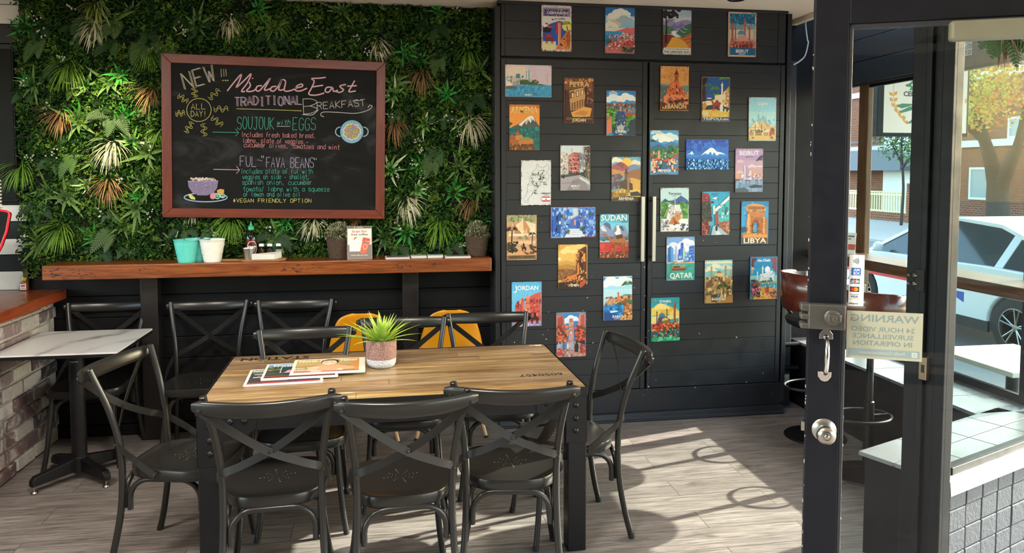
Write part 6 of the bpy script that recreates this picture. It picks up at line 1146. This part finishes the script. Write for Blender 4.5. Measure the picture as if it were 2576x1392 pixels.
# stickers on the glass
def sticker(name, label, u0, v0, u1, v1, w, h, dsl, mirror=False, rz=0):
    a_, c_ = dl(u0, v0, .017), dl(u1, v1, .017); W_, H_ = c_.x - a_.x, a_.z - c_.z
    t = thing(name, label, 'sticker', MD @ Vector((a_.x + W_ / 2, .0172, (a_.z + c_.z) / 2)), DA); b = MB(); ar = Art(b, w, h, W_, H_, mirror=mirror); ar.run(dsl); o = b.build('printed_film', m_tint, t, fix=False); return t
sticker('payment_sticker', 'vertical white strip of card payment logos on the door glass', 2137, 641, 2172, 771, 35, 130, '''b e6e6e4;l 22242a 1.5 10 13 11 16 10 19;l 22242a 1.5 13 11 15 16 13 21;l 22242a 1.5 16 9.5 18.5 16 16 22.5;l 22242a 1.5 19 8 22 16 19 24;r 2a64b4 5 33 22 19;t eef0f4 17 41.5 6.5 14 AM;t eef0f4 18 50 6.5 15 EX;p 2a4a8a 4 61 10 60 10 73 4 74;p b02a34 11 61 17 60 17 73 11 74;p 2a7a4a 18 61 25 60 25 73 18 74;t f0f0f0 14.5 70 5 19 JCB;r 1c1a1c 3 81 21 13;e c8302c 10 87.5 5.2 5;e e8982c 17 87.5 5.2 5;p e0662a 13.5 83 15.2 87.5 13.5 92 11.8 87.5;r 2a3a80 3 100 21 1;t 2a3a80 13.5 108.5 5 18 VISA;r d8a034 3 111 21 1.2;t 6a2a38 12 125.5 4.2 21 eftpos''')
sticker('warning_sticker', 'cream video surveillance warning sticker on door glass, read from outside', 2131, 781, 2319, 911, 188, 130, '''b aeab94;t 7d8c88 94 28 19 170 WARNING;r a8b0a4 6 32 176 1.2;t 7d8c88 98 55 13 158 24 HOUR VIDEO;t 7d8c88 98 74 13 152 SURVEILLANCE;t 7d8c88 98 93 13 146 IN OPERATION;r 8a9a9a 6 103 176 20;t b5b29c 98 116 7.5 112 Pacific Communications;r cdcab0 12 107 13 13;r 9fb0b0 14 109 9 4;r 9fb0b0 14 114 9 4''', True)
a_ = at_x(2433, 120, 3.30)
t = thing('phone_sticker', 'small white sticker with phone digits on dark fascia right of jamb', 'sticker', (a_.x - .004, a_.y, 2.42), R(-90)); b = MB(); ar = Art(b, 40, 30, .085, .09); ar.run('b c9c9c4;t 2a2a2c 20 6 4 34 emergency service;t 1c1c20 20 17 9 36 9786 5708;t 1c1c20 20 28 9 36 3 729 260'); b.build('printed_film', m_tint, t, fix=False)
# ================================================================== window bench and bar stools
b = MB(); b.prism([(3.06, 3.14), (3.20, 3.20), (3.325, 3.40), (3.325, 5.16), (3.06, 5.16)], 1.073, 1.138); tag(b.build('window_bench', m_bench, bevel=.005), 'long oiled timber bench top running along the street window', 'counter')
def stool(label):
    t = thing('bar_stool', label, 'bar stool', (0, 0, 0), 0, 'bent-ply bar stools at the window'); b = MB(); b.smooth = True; b.lathe([(0, 0), (.19, 0), (.192, .004), (.188, .010), (.06, .022), (.03, .034), (0, .036)], 40); b.build('base_plate', m_steel, t)
    b = MB(); b.smooth = True; b.lathe([(.027, .03), (.027, .42), (.02, .425), (.018, .72), (.0, .72)], 20); b.build('column', m_steel, t)
    b = MB(); b.smooth = True; b.tube([(.13 * math.cos(2 * PI * k / 36), -.05 + .17 * math.sin(2 * PI * k / 36), .34) for k in range(36)], .009, 8, True); b.tube([(0, .02, .34), (0, .12, .34)], .008, 8); b.build('foot_ring', m_steel, t)
    b = MB(); b.smooth = True; b.lathe([(0, .72), (.15, .72), (.19, .74), (.2, .77), (.185, .79), (.1, .795), (0, .79)], 36); b.build('seat', plain('black_seat_vinyl', '141416', .4), t)
    b = MB(); b.smooth = True; rows = []; n = 30
    for i in range(n + 1):
        a = R(-215 + 250 * i / n); q = abs(i / n - .5) * 2; top = 1.075 - .02 * q - max(0, q - .72) * .35; bot = .835 + (.03 * q if q < .8 else .03 + (q - .8) * .0); r_ = .215
        rows.append((b._v((r_ * math.cos(a), r_ * math.sin(a), bot)), b._v(((r_ + .008) * math.cos(a), (r_ + .008) * math.sin(a), (bot + top) / 2)), b._v(((r_ + .016) * math.cos(a), (r_ + .016) * math.sin(a), top))))
    for A, B in zip(rows, rows[1:]): b.face((A[0], A[1], B[1], B[0])); b.face((A[1], A[2], B[2], B[1]))
    o = b.build('bent_ply_back', m_ply, t); so = o.modifiers.new('s', 'SOLIDIFY'); so.thickness = .011; so.offset = 0
    b = MB(); b.smooth = True; rows = []
    for i in range(n - 3):
        a = R(-205 + 230 * i / (n - 4)); r_ = .204; rows.append((b._v((r_ * math.cos(a), r_ * math.sin(a), .86)), b._v(((r_ + .012) * math.cos(a), (r_ + .012) * math.sin(a), 1.05))))
    for A, B in zip(rows, rows[1:]): b.face((A[0], A[1], B[1], B[0]))
    o = b.build('back_padding', plain('black_back_vinyl', '19191c', .35), t); so = o.modifiers.new('s', 'SOLIDIFY'); so.thickness = .016
    b = MB()
    for s in (-1, 1): b.tube([(s * .10, -.08, .75), (s * .14, -.165, .86)], .009, 8)
    b.build('back_bracket', m_steel, t); return t
s0 = stool('walnut bent-ply bar stool beside the cabinet, left of the open door'); s0.location = (2.715, 4.42, 0); s0.rotation_euler = (0, 0, R(-80))
dup(s0, (2.66, 3.80, 0), R(-90), 'walnut bent-ply bar stool seen through the door glass above the warning sticker')
# small plant-and-menu on the bench end
q = at_x(2141, 600, 3.2)
t = thing('menu_stand', 'small white and red menu card standing at the end of window bench', 'sign', (3.16, q.y - .02, 1.138), R(-50)); b = MB(Matrix.Rotation(R(-10), 4, 'X')); b.col = lin('d8d6d0'); b.box(-.05, .05, -.001, .001, 0, .15); ar = Art(b, 10, 15, .1, .15, y=-.0011, z1=.15); ar.run('b dcdad4;r b8402c 0 8 10 4;r 4a4a4a 1 2 8 1;r 4a4a4a 1 4 6 .7'); b.build('menu_card', m_tint, t, fix=False)
# ceiling downlights
def downlight(x, y, label, en, sp, col, target=None):
    t = thing('downlight', label, 'lamp', (x, y, ZC), 0, 'black ceiling downlights'); b = MB(); b.smooth = True; b.lathe([(.045, 0), (.058, -.002), (.06, -.006), (.05, -.012), (.047, -.002), (.045, 0)], 28); b.build('black_rim', m_steel, t)
    b = MB(); b.smooth = True; b.lathe([(0, -.001), (.045, -.001)], 28); m = NT('lamp_lens'); m.set(col='e8e0d0', emi='ffe8c0', ems=en and 2.0 or 0.0); b.build('lens', m.m, t)
    if en:
        L = bpy.data.lights.new('downlight_bulb', 'SPOT'); L.energy = en; L.color = col; L.spot_size = R(sp); L.spot_blend = .6; L.shadow_soft_size = .03
        o = bpy.data.objects.new('downlight_bulb', L); S.collection.objects.link(o); o.parent = t; o.location = (0, 0, -.03); d = Vector(target or (x, y, 0)) - Vector((x, y, ZC - .03)); o.rotation_euler = d.to_track_quat('-Z', 'Y').to_euler()
c = at_z(1853, -4, ZC); downlight(c.x, c.y, 'black recessed downlight in the cream ceiling above the cabinet', 0, 60, (1, .9, .7))
downlight(-1.62, 4.35, 'black recessed downlight aimed at left half of the plant wall', 95, 34, (1, .9, .42), (-1.72, 5.12, 1.98))
def panel(x, y, label, en):  # out-of-view fill lamps, added to brighten the table and floor
    t = thing('added_fill_panel', label, 'lamp', (x, y, ZC), 0, 'added ceiling fill panels'); b = MB(); b.box(-.31, .31, -.31, .31, -.018, 0); b.build('frame', m_white, t, .003)
    b = MB(); b.box(-.29, .29, -.29, .29, -.021, -.018); m = NT('fill_panel_diffuser'); m.set(col='f0ece4', emi='fff0dc', ems=2.5); b.build('diffuser', m.m, t)
    L = bpy.data.lights.new('fill_panel_lamp', 'AREA'); L.shape = 'SQUARE'; L.size = .56; L.energy = en; L.color = (1, .93, .84); o = bpy.data.objects.new('fill_panel_lamp', L); S.collection.objects.link(o); o.parent = t; o.location = (0, 0, -.024)
panel(-.35, 1.9, 'added fill-light panel in ceiling, unseen, above the near side of the wooden table', 46)
panel(-2.0, 2.2, 'added fill-light panel in ceiling, unseen, above the brick counter end', 36)
# ================================================================== outdoors
GZ = -.33
b = MB(); b.box(3.4, 6.0, -6, 40, GZ - .1, GZ + .08); b.box(5.9, 6.05, -6, 40, GZ - .1, GZ + .1); struct('ground_1', b, plain('pale_concrete_footpath', '8a8780', .85, var=.12, vs=2))
b = MB(); b.box(6.0, 14.2, -8, 60, GZ - .2, GZ); struct('ground_2', b, plain('grey_asphalt_road', '77777a', .9, var=.1, vs=1.2, bump=.3, bs=60))
b = MB(); b.box(14.2, 60, -8, 90, GZ - .2, GZ + .08); struct('ground_3', b, plain('pale_far_pavement', 'a5a29a', .85, var=.12, vs=.8))
# outdoor table by the window
t = thing('cafe_table', 'white-topped outdoor cafe table outside the street window', 'table', (3.74, 3.98, 0)); b = MB(); b.box(-.30, .30, -.32, .32, .555, .585); b.build('tabletop', m_white, t, .004)
b = MB(); b.smooth = True; b.lathe([(.035, GZ + .12), (.035, .555)], 16); b.lathe([(.2, GZ + .082), (.2, GZ + .1), (.04, GZ + .13)], 24); b.build('pedestal', m_steel, t)
b = MB(); ar = Art(b, 20, 10, .07, .045, y=-.0365, z1=.54); ar.run('b 14100e;t c89a4a 10 6 3 16 Design;r c89a4a 2 8 14 .6'); b.build('maker_label', m_tint, t)
# hanging under-awning sign
q0 = at_y(2196, 340, 6.0); q1 = at_y(2424, 340, 6.0); zt_ = 2.75
t = thing('hanging_sign', 'white hanging cafe sign with green cedar and golden wheat outside window', 'sign', ((q0.x + q1.x) / 2, 6.0, 2.02)); SW, SH = q1.x - q0.x, .80
b = MB(); b.box(-SW / 2, SW / 2, -.05, .05, 0, SH); b.build('sign_box', m_navy, t, .004)
b = MB(); XQ = lambda u: u - 2217; ar = Art(b, 213, 175, SW - .08, SH - .06, y=-.0505, x0=-SW / 2 + .06, z1=SH - .03); YQ = lambda v: 175 - (335 - v) / 1.19
ar.run('b e6dcd2'); G, Y_ = '2f7a5c', 'd8983a'
def pp(pts, c): ar.poly([(XQ(u), YQ(v)) for u, v in pts], c)
ar.line([(XQ(u), YQ(v)) for u, v in ((2243, 200), (2240, 225), (2241, 250), (2247, 272), (2260, 294), (2278, 314))], 1.4, Y_)
for u, v, a in ((2241, 246, -.15), (2241, 260, 0), (2245, 274, .2), (2251, 287, .4), (2259, 298, .65), (2268, 308, .9)):
    for s_ in (-1, 1):
        t1 = a + (-.75 if s_ > 0 else -2.4); ca, sa = math.cos(t1), math.sin(t1); pp([(u, v), (u + 8 * ca - 4.5 * sa, v + 8 * sa + 4.5 * ca), (u + 15 * ca, v + 15 * sa), (u + 8 * ca + 4.5 * sa, v + 8 * sa - 4.5 * ca)], Y_)
pp([(2270, 219), (2282, 214), (2290, 205), (2296, 198), (2310, 190), (2330, 192), (2352, 206), (2348, 222), (2330, 226), (2305, 232), (2280, 232), (2284, 224), (2272, 223)], G); ar.ell(XQ(2289), YQ(219), 4, 3, 'e6dcd2'); ar.ell(XQ(2300), YQ(217), 4, 3.2, 'e6dcd2')
ar.text('CEDAR', XQ(2292), YQ(246), 9.5, '2a2a34', 52, .03); ar.line([(XQ(2288 + k * 3), YQ(258 + 5 * (k % 2))) for k in range(10)], 1.6, '2a2a34')
pp([(2250, 270), (2262, 264), (2300, 265), (2280, 271), (2262, 276)], G); pp([(2256, 284), (2280, 272), (2310, 266), (2330, 270), (2322, 284), (2304, 300), (2286, 312), (2276, 313), (2292, 300), (2300, 288), (2296, 278), (2280, 282), (2262, 287)], G)
ar.text('PI', XQ(2298), YQ(319), 5, '2a2a34', 8, .02); ar.rect(XQ(2424), YQ(250), 6, 9, Y_)
b.build('sign_face', m_tint, t, fix=False)
for s_ in (-1, 1): b = MB(); b.tube([(s_ * SW / 3, 0, SH), (s_ * SW / 3, 0, SH + .38)], .012, 8); b.build('hanger_rod', m_steel, t)
# awning above the footpath
b = MB(); b.box(3.4, 5.9, -1.0, 12, 3.2, 3.35); tag(b.build('street_awning', m_navy), 'dark flat awning over footpath outside the street window', 'awning')
# solid fern imitating the plant wall's reflection in the door glass
hp = Vector((2.16, 2.44, 2.22)); t = thing('reflected_fern', 'solid fern and brown grass imitating a plant reflection in the door glass', 'plant', hp)
fm = fern_mesh(FE[1], 44, 9, .2); fm.build('fern_fronds', m_leaf, t, fix=False); tm = tuft_mesh(*BRN, 45, 60, .15); tm.build('brown_grass', m_leaf, t, fix=False)
b = MB(); b.smooth = True; b.lathe([(0, -.03), (.06, -.02), (.08, .05), (0, .05)], 16); b.tube([(0, 0, .05), (0, 0, ZC - hp.z)], .004, 6); b.build('added_fern_pot', m_rubber, t)
# parked car
car = thing('car', 'white car with red side stripe parked in the street beyond the window', 'car', (6.75, 8.55, GZ))
mw = plain('white_car_paint', 'd9dcde', .2, coat=.6)
prof = [(-2.25, .28), (-2.3, .62), (-2.2, .86), (-1.75, .95), (-.9, .97), (.9, .95), (1.15, .94), (1.9, .80), (2.2, .62), (2.28, .40), (2.2, .25)]
def arch(cx_): return [(cx_ + .37 * math.cos(a), .33 + .37 * math.sin(a)) for a in [PI - k * PI / 12 for k in range(13)]]
low = prof + [(1.72, .25)] + arch(1.35)[::-1] + [(.98, .22), (-.98, .22)] + arch(-1.35)[::-1] + [(-1.72, .25)]
b = MB(); n = len(low)
secs = [(0, .0, 0), (.03, .0, 1), (1.77, 0, 1), (1.8, 0, 0)]; rings = []
for x, _, f in secs:
    rings.append([b._v((x + (0.0 if f else (.0)), y * (1 if f else .985), z * (1 if f else .985) + (0 if f else .008))) for y, z in low])
for A, B in zip(rings, rings[1:]):
    for i in range(n): b.face((A[i], A[(i + 1) % n], B[(i + 1) % n], B[i]))
b.face(rings[0]); b.face(rings[-1][::-1]); b.build('body', mw, car, .012, 2)
gh = [(-1.95, .94), (-1.45, 1.22), (-.85, 1.40), (-.1, 1.45), (.35, 1.40), (1.2, .94)]
b = MB(); A = [b._v((.06 + .24 * (z - .94) / .51, y, z)) for y, z in gh]; B = [b._v((1.74 - .24 * (z - .94) / .51, y, z)) for y, z in gh]; b.face(A); b.face(B[::-1])
for i in range(len(gh)): b.face((A[i], A[(i + 1) % len(gh)], B[(i + 1) % len(gh)], B[i]))
b.build('cabin_glass', plain('tinted_car_glass', '2e3c40', .08, coat=.5), car)
b = MB()
for s, xo in ((1, 0), (-1, 1.8)):
    X = lambda z, o=0: xo + s * (.055 + .24 * (z - .94) / .51 - .006 - o)
    for p_, w_ in (([(-1.98, .94), (-1.46, 1.235), (-.86, 1.415), (-.1, 1.465), (.36, 1.415), (1.24, .94)], .045), ([(.02, .94), (-.02, 1.44)], .06), ([(-1.05, .94), (-1.15, 1.32)], .09)):
        b.sweep([(X(z), y, z) for y, z in p_], [(-.012, -w_ / 2), (.012, -w_ / 2), (.012, w_ / 2), (-.012, w_ / 2)], up=(0, 1, 1) if len(p_) == 2 else [Vector((0, -(p_[min(i + 1, 5)][1] - p_[max(i - 1, 0)][1]), p_[min(i + 1, 5)][0] - p_[max(i - 1, 0)][0])) for i in range(6)])
b.prism([(-1.40, 1.245), (-.86, 1.41), (-.1, 1.462), (.35, 1.41), (.30, 1.43), (-.1, 1.485), (-.86, 1.435), (-1.42, 1.26)], .27, 1.53, 'x'); b.build('roof_and_pillars', mw, car, .006)
for cy in (-1.35, 1.35):
    for s, x in ((-1, .11), (1, 1.69)):
        b = MB(); b.smooth = True; b.lathe([(.215, -.1), (.30, -.105), (.33, -.085), (.335, -.05), (.335, .05), (.33, .085), (.30, .105), (.215, .1)], 40, (x, cy, .335), 'x', caps=False); wh = b.build('wheel', m_rubber, car)
        b = MB(); b.lathe([(.19, s * .06), (.215, s * .06), (.22, s * .1), (.205, s * .1), (.20, s * .075)], 36, (x, cy, .335), 'x', caps=False); b.lathe([(0, s * .09), (.04, s * .088), (.045, s * .06)], 16, (x, cy, .335), 'x')
        for k in range(5):
            for o_ in (-.11, .11):
                a = 2 * PI * k / 5 + o_ + .4; b.tube([(x + s * .08, cy + .03 * math.cos(a), .335 + .03 * math.sin(a)), (x + s * .09, cy + .205 * math.cos(a + o_ * .6), .335 + .205 * math.sin(a + o_ * .6))], .011, 6)
        b.build('alloy_rim', m_nickel, wh)
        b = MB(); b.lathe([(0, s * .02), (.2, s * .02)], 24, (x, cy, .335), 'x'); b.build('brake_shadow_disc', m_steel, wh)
b = MB(); b.col = lin('c8242c'); b.prism([(-.1, .62), (2.1, .60), (2.1, .70), (.2, .72)], -.004, .01, 'x'); b.col = lin('2a4aa8'); b.prism([(-.62, .50), (-.28, .62), (-.62, .62)], -.004, .01, 'x'); b.build('side_stripes', m_tint, car)
b = MB(); b.box(-.006, .02, -1.0, .98, .22, .34); b.build('sill', plain('black_car_plastic', '151517', .6), car)
b = MB(); b.smooth = True
for s, x in ((-1, -.05), (1, 1.85)): b.ball((x, .92, 1.02), .1, 12, 8, (.75, .5, .7))
b.build('wing_mirror', mw, car)
# opposite building, fence, trees
t = NT('orange_brown_brick'); sp_ = t.n('SeparateXYZ', {0: t.coord()}); bk = t.n('TexBrick', {'Vector': t.n('CombineXYZ', {0: sp_.outputs[1], 1: sp_.outputs[2]}).outputs[0], 'Scale': 1.0, 'Brick Width': .26, 'Row Height': .1, 'Mortar Size': .012, 'Color1': lin('84482c'), 'Color2': lin('703a22'), 'Mortar': lin('8a7462')}); t.set(col=bk.outputs[0], rough=.85); m_brick = t.m
bl = thing('apartment_building', 'orange brick apartment block with white bands across the street', 'building', (26, 30, GZ))
b = MB(); b.box(0, 6, -11, 26, 0, 9); b.build('brick_walls', m_brick, bl)
b = MB()
for z in (3.2, 6.2): b.box(-.12, .02, -11, 26, z, z + .3)
b.build('concrete_band', m_white, bl)
def pxb(u, v): q = at_x(u, v, 25.9); return q.y - 30, q.z - GZ
m_win = plain('pale_reflecting_window', '8fa3a6', .15)
for u0, v0, u1, v1 in ((2442, 427, 2480, 498), (2256, 448, 2284, 480), (2258, 345, 2284, 400), (2540, 300, 2590, 340)):
    (y0, z1), (y1, z0) = pxb(u0, v0), pxb(u1, v1); ya, yb = min(y0, y1), max(y0, y1)
    b = MB()
    b.box(-.1, .02, ya - .1, yb + .1, z0 - .1, z0); b.box(-.1, .02, ya - .1, yb + .1, z1, z1 + .1); b.box(-.1, .02, ya - .1, ya, z0, z1); b.box(-.1, .02, yb, yb + .1, z0, z1); w_ = b.build('window', m_white, bl)
    b = MB(); b.box(-.05, .02, ya, yb, z0, z1); b.build('pane', m_win, w_)
(ya, z1), (yb, z0) = pxb(2290, 380), pxb(2172, 425)
b = MB(); b.box(-1.4, 0, ya - 1, yb + 2, z0 - .1, z0 + .1); b.box(-1.4, -1.3, ya - 1, yb + 2, z0 + .1, z0 + .95); b.box(-1.4, -1.34, ya - 1, yb + 2, z0 + 1.15, z0 + 1.2); b.box(-1.4, -1.34, ya - 1, yb + 2, z0 + 1.38, z0 + 1.43); b.build('balcony', plain('grey_balcony_panel', '6a7078', .6), bl)
b = MB(); b.box(-.5, 0, ya - 1.2, ya + 1.5, 0, 5.5); b.build('white_stair_bay', m_white, bl)
q0, q1 = at_x(2286, 540, 20.5), at_x(2160, 540, 20.5); zb, ztop = GZ + .08, at_x(2220, 483, 20.5).z
fe = thing('picket_fence', 'cream metal picket fence across the street', 'fence', (20.5, 0, 0)); mfe = plain('cream_fence_paint', 'd8cfa0', .6)
b = MB(); y = q0.y; b.box(-.03, .03, q0.y, q1.y + 4, ztop - .14, ztop - .06); b.box(-.03, .03, q0.y, q1.y + 4, zb + .35, zb + .42); b.box(-.03, .03, q0.y, q1.y + 4, ztop - .02, ztop + .03); b.build('rails', mfe, fe)
k = 0
while y < q1.y + 3 and k < 60:
    b = MB(); b.box(-.02, .02, y, y + .05, zb + .3, ztop); b.build('picket', mfe, fe); y += .165; k += 1
b = MB(); b.box(-.12, .12, q0.y, q1.y + 4, zb, zb + .32); b.build('brick_footing', m_brick, fe)
q = at_x(2302, 540, 20.5); b = MB(); b.box(-.25, .25, -.3, .3, 0, 1.55); gp = thing('gate_pier', 'brick gate pier with white cap at end of the cream fence', 'pier', (20.5, q.y - .1, zb)); b.build('brick_shaft', m_brick, gp)
b = MB(); b.box(-.32, .32, -.36, .36, 1.55, 1.68); b.build('cap', m_white, gp)
m_bark = plain('grey_brown_bark', '41372f', .9, var=.4, vs=7, bump=1.0, bs=9)
def tree(label, base, trunk, limbs, blobs, cols, nl, ls, seed):
    t = thing('street_tree', label, 'tree', base); b = MB(); b.smooth = True
    for P, rr_ in [trunk] + limbs: Q = spline(P, 4); b.tube(Q, [rr_[0] + (rr_[1] - rr_[0]) * i / (len(Q) - 1) for i in range(len(Q))], 12)
    b.build('trunk', m_bark, t); b = MB(); r_ = random.Random(seed)
    for k in range(nl):
        c, q = r_.choice(blobs); d = Vector((r_.gauss(0, 1), r_.gauss(0, 1), r_.gauss(0, 1))).normalized() * q * r_.random() ** .45; p = Vector(c) + d
        b.col = lin(r_.choice(cols[0] if r_.random() > .5 + .5 * math.sin(p.y * 1.3 + p.z) * .8 else cols[1])); n_ = Vector((r_.uniform(-1, 1), r_.uniform(-1, 1), r_.uniform(-1, 1))).normalized(); u = n_.orthogonal().normalized(); w = n_.cross(u); s_ = ls * r_.uniform(.6, 1.3)
        b.poly([p - u * s_, p - u * s_ * .3 + w * s_ * .6, p + u * s_ * .5 + w * s_ * .5, p + u * s_ * 1.1, p + u * s_ * .5 - w * s_ * .5, p - u * s_ * .3 - w * s_ * .6])
    o = b.build('leaves', m_leaf, t, fix=False); return t
q = at_z(2512, 560, GZ); bx_ = at_x(2512, 500, 18.5)
tree('large autumn street tree with forked trunk and yellow-orange leaves across the street', (18.5, bx_.y, GZ), ([(0, 0, -.1), (0, 0, .5), (0, .03, 1.2), (0, .05, 1.8)], (.36, .30)), [([(0, .10, 1.6), (0, .38, 2.5), (-.1, .75, 3.6), (-.3, 1.3, 6)], (.25, .1)), ([(0, -.06, 1.6), (0, -.42, 2.4), (0, -.72, 3.1), (-.1, -1.2, 5)], (.22, .08)), ([(0, .5, 2.9), (-.6, 1.6, 4.2)], (.12, .05))],
     [((-.6, 1.5, 6.0), 1.9), ((-.3, -1.4, 6.2), 2.0), ((.2, .2, 7.0), 2.2), ((-1.2, 2.6, 4.8), 1.3), ((-.8, -2.6, 5.2), 1.6), ((-1.0, .2, 5.2), 1.5), ((-.6, 3.2, 6.6), 1.6), ((-.9, -.6, 4.2), 1.0), ((-.5, 1.4, 4.0), .9)], [['c8b83c', 'b8b044', 'd8c850', '9aa43c', 'e0d468'], ['d8803a', 'c8702e', 'e09a4a', 'a85a30', 'd8a848']], 12000, .052, 5)
bx_ = at_x(2268, 520, 19.0)
tree('slender green street tree before the cream fence', (19, bx_.y, GZ), ([(0, 0, 0), (.05, 0, 1.5), (0, .1, 3), (0, .1, 5)], (.055, .03)), [([(0, .05, 2.4), (0, .7, 3.2)], (.05, .02)), ([(0, .05, 2.2), (0, -.8, 3.0)], (.05, .02))], [((0, .5, 3.2), .75), ((0, -.6, 3.4), .8), ((0, 0, 4.4), .9), ((0, .9, 4.2), .7), ((-.1, -1.1, 2.7), .6), ((0, -1.6, 2.0), .5)], [['5a7a44', '6a8a50', '48683a'], ['7a9458', '587848', '3e5c34']], 2600, .05, 9)
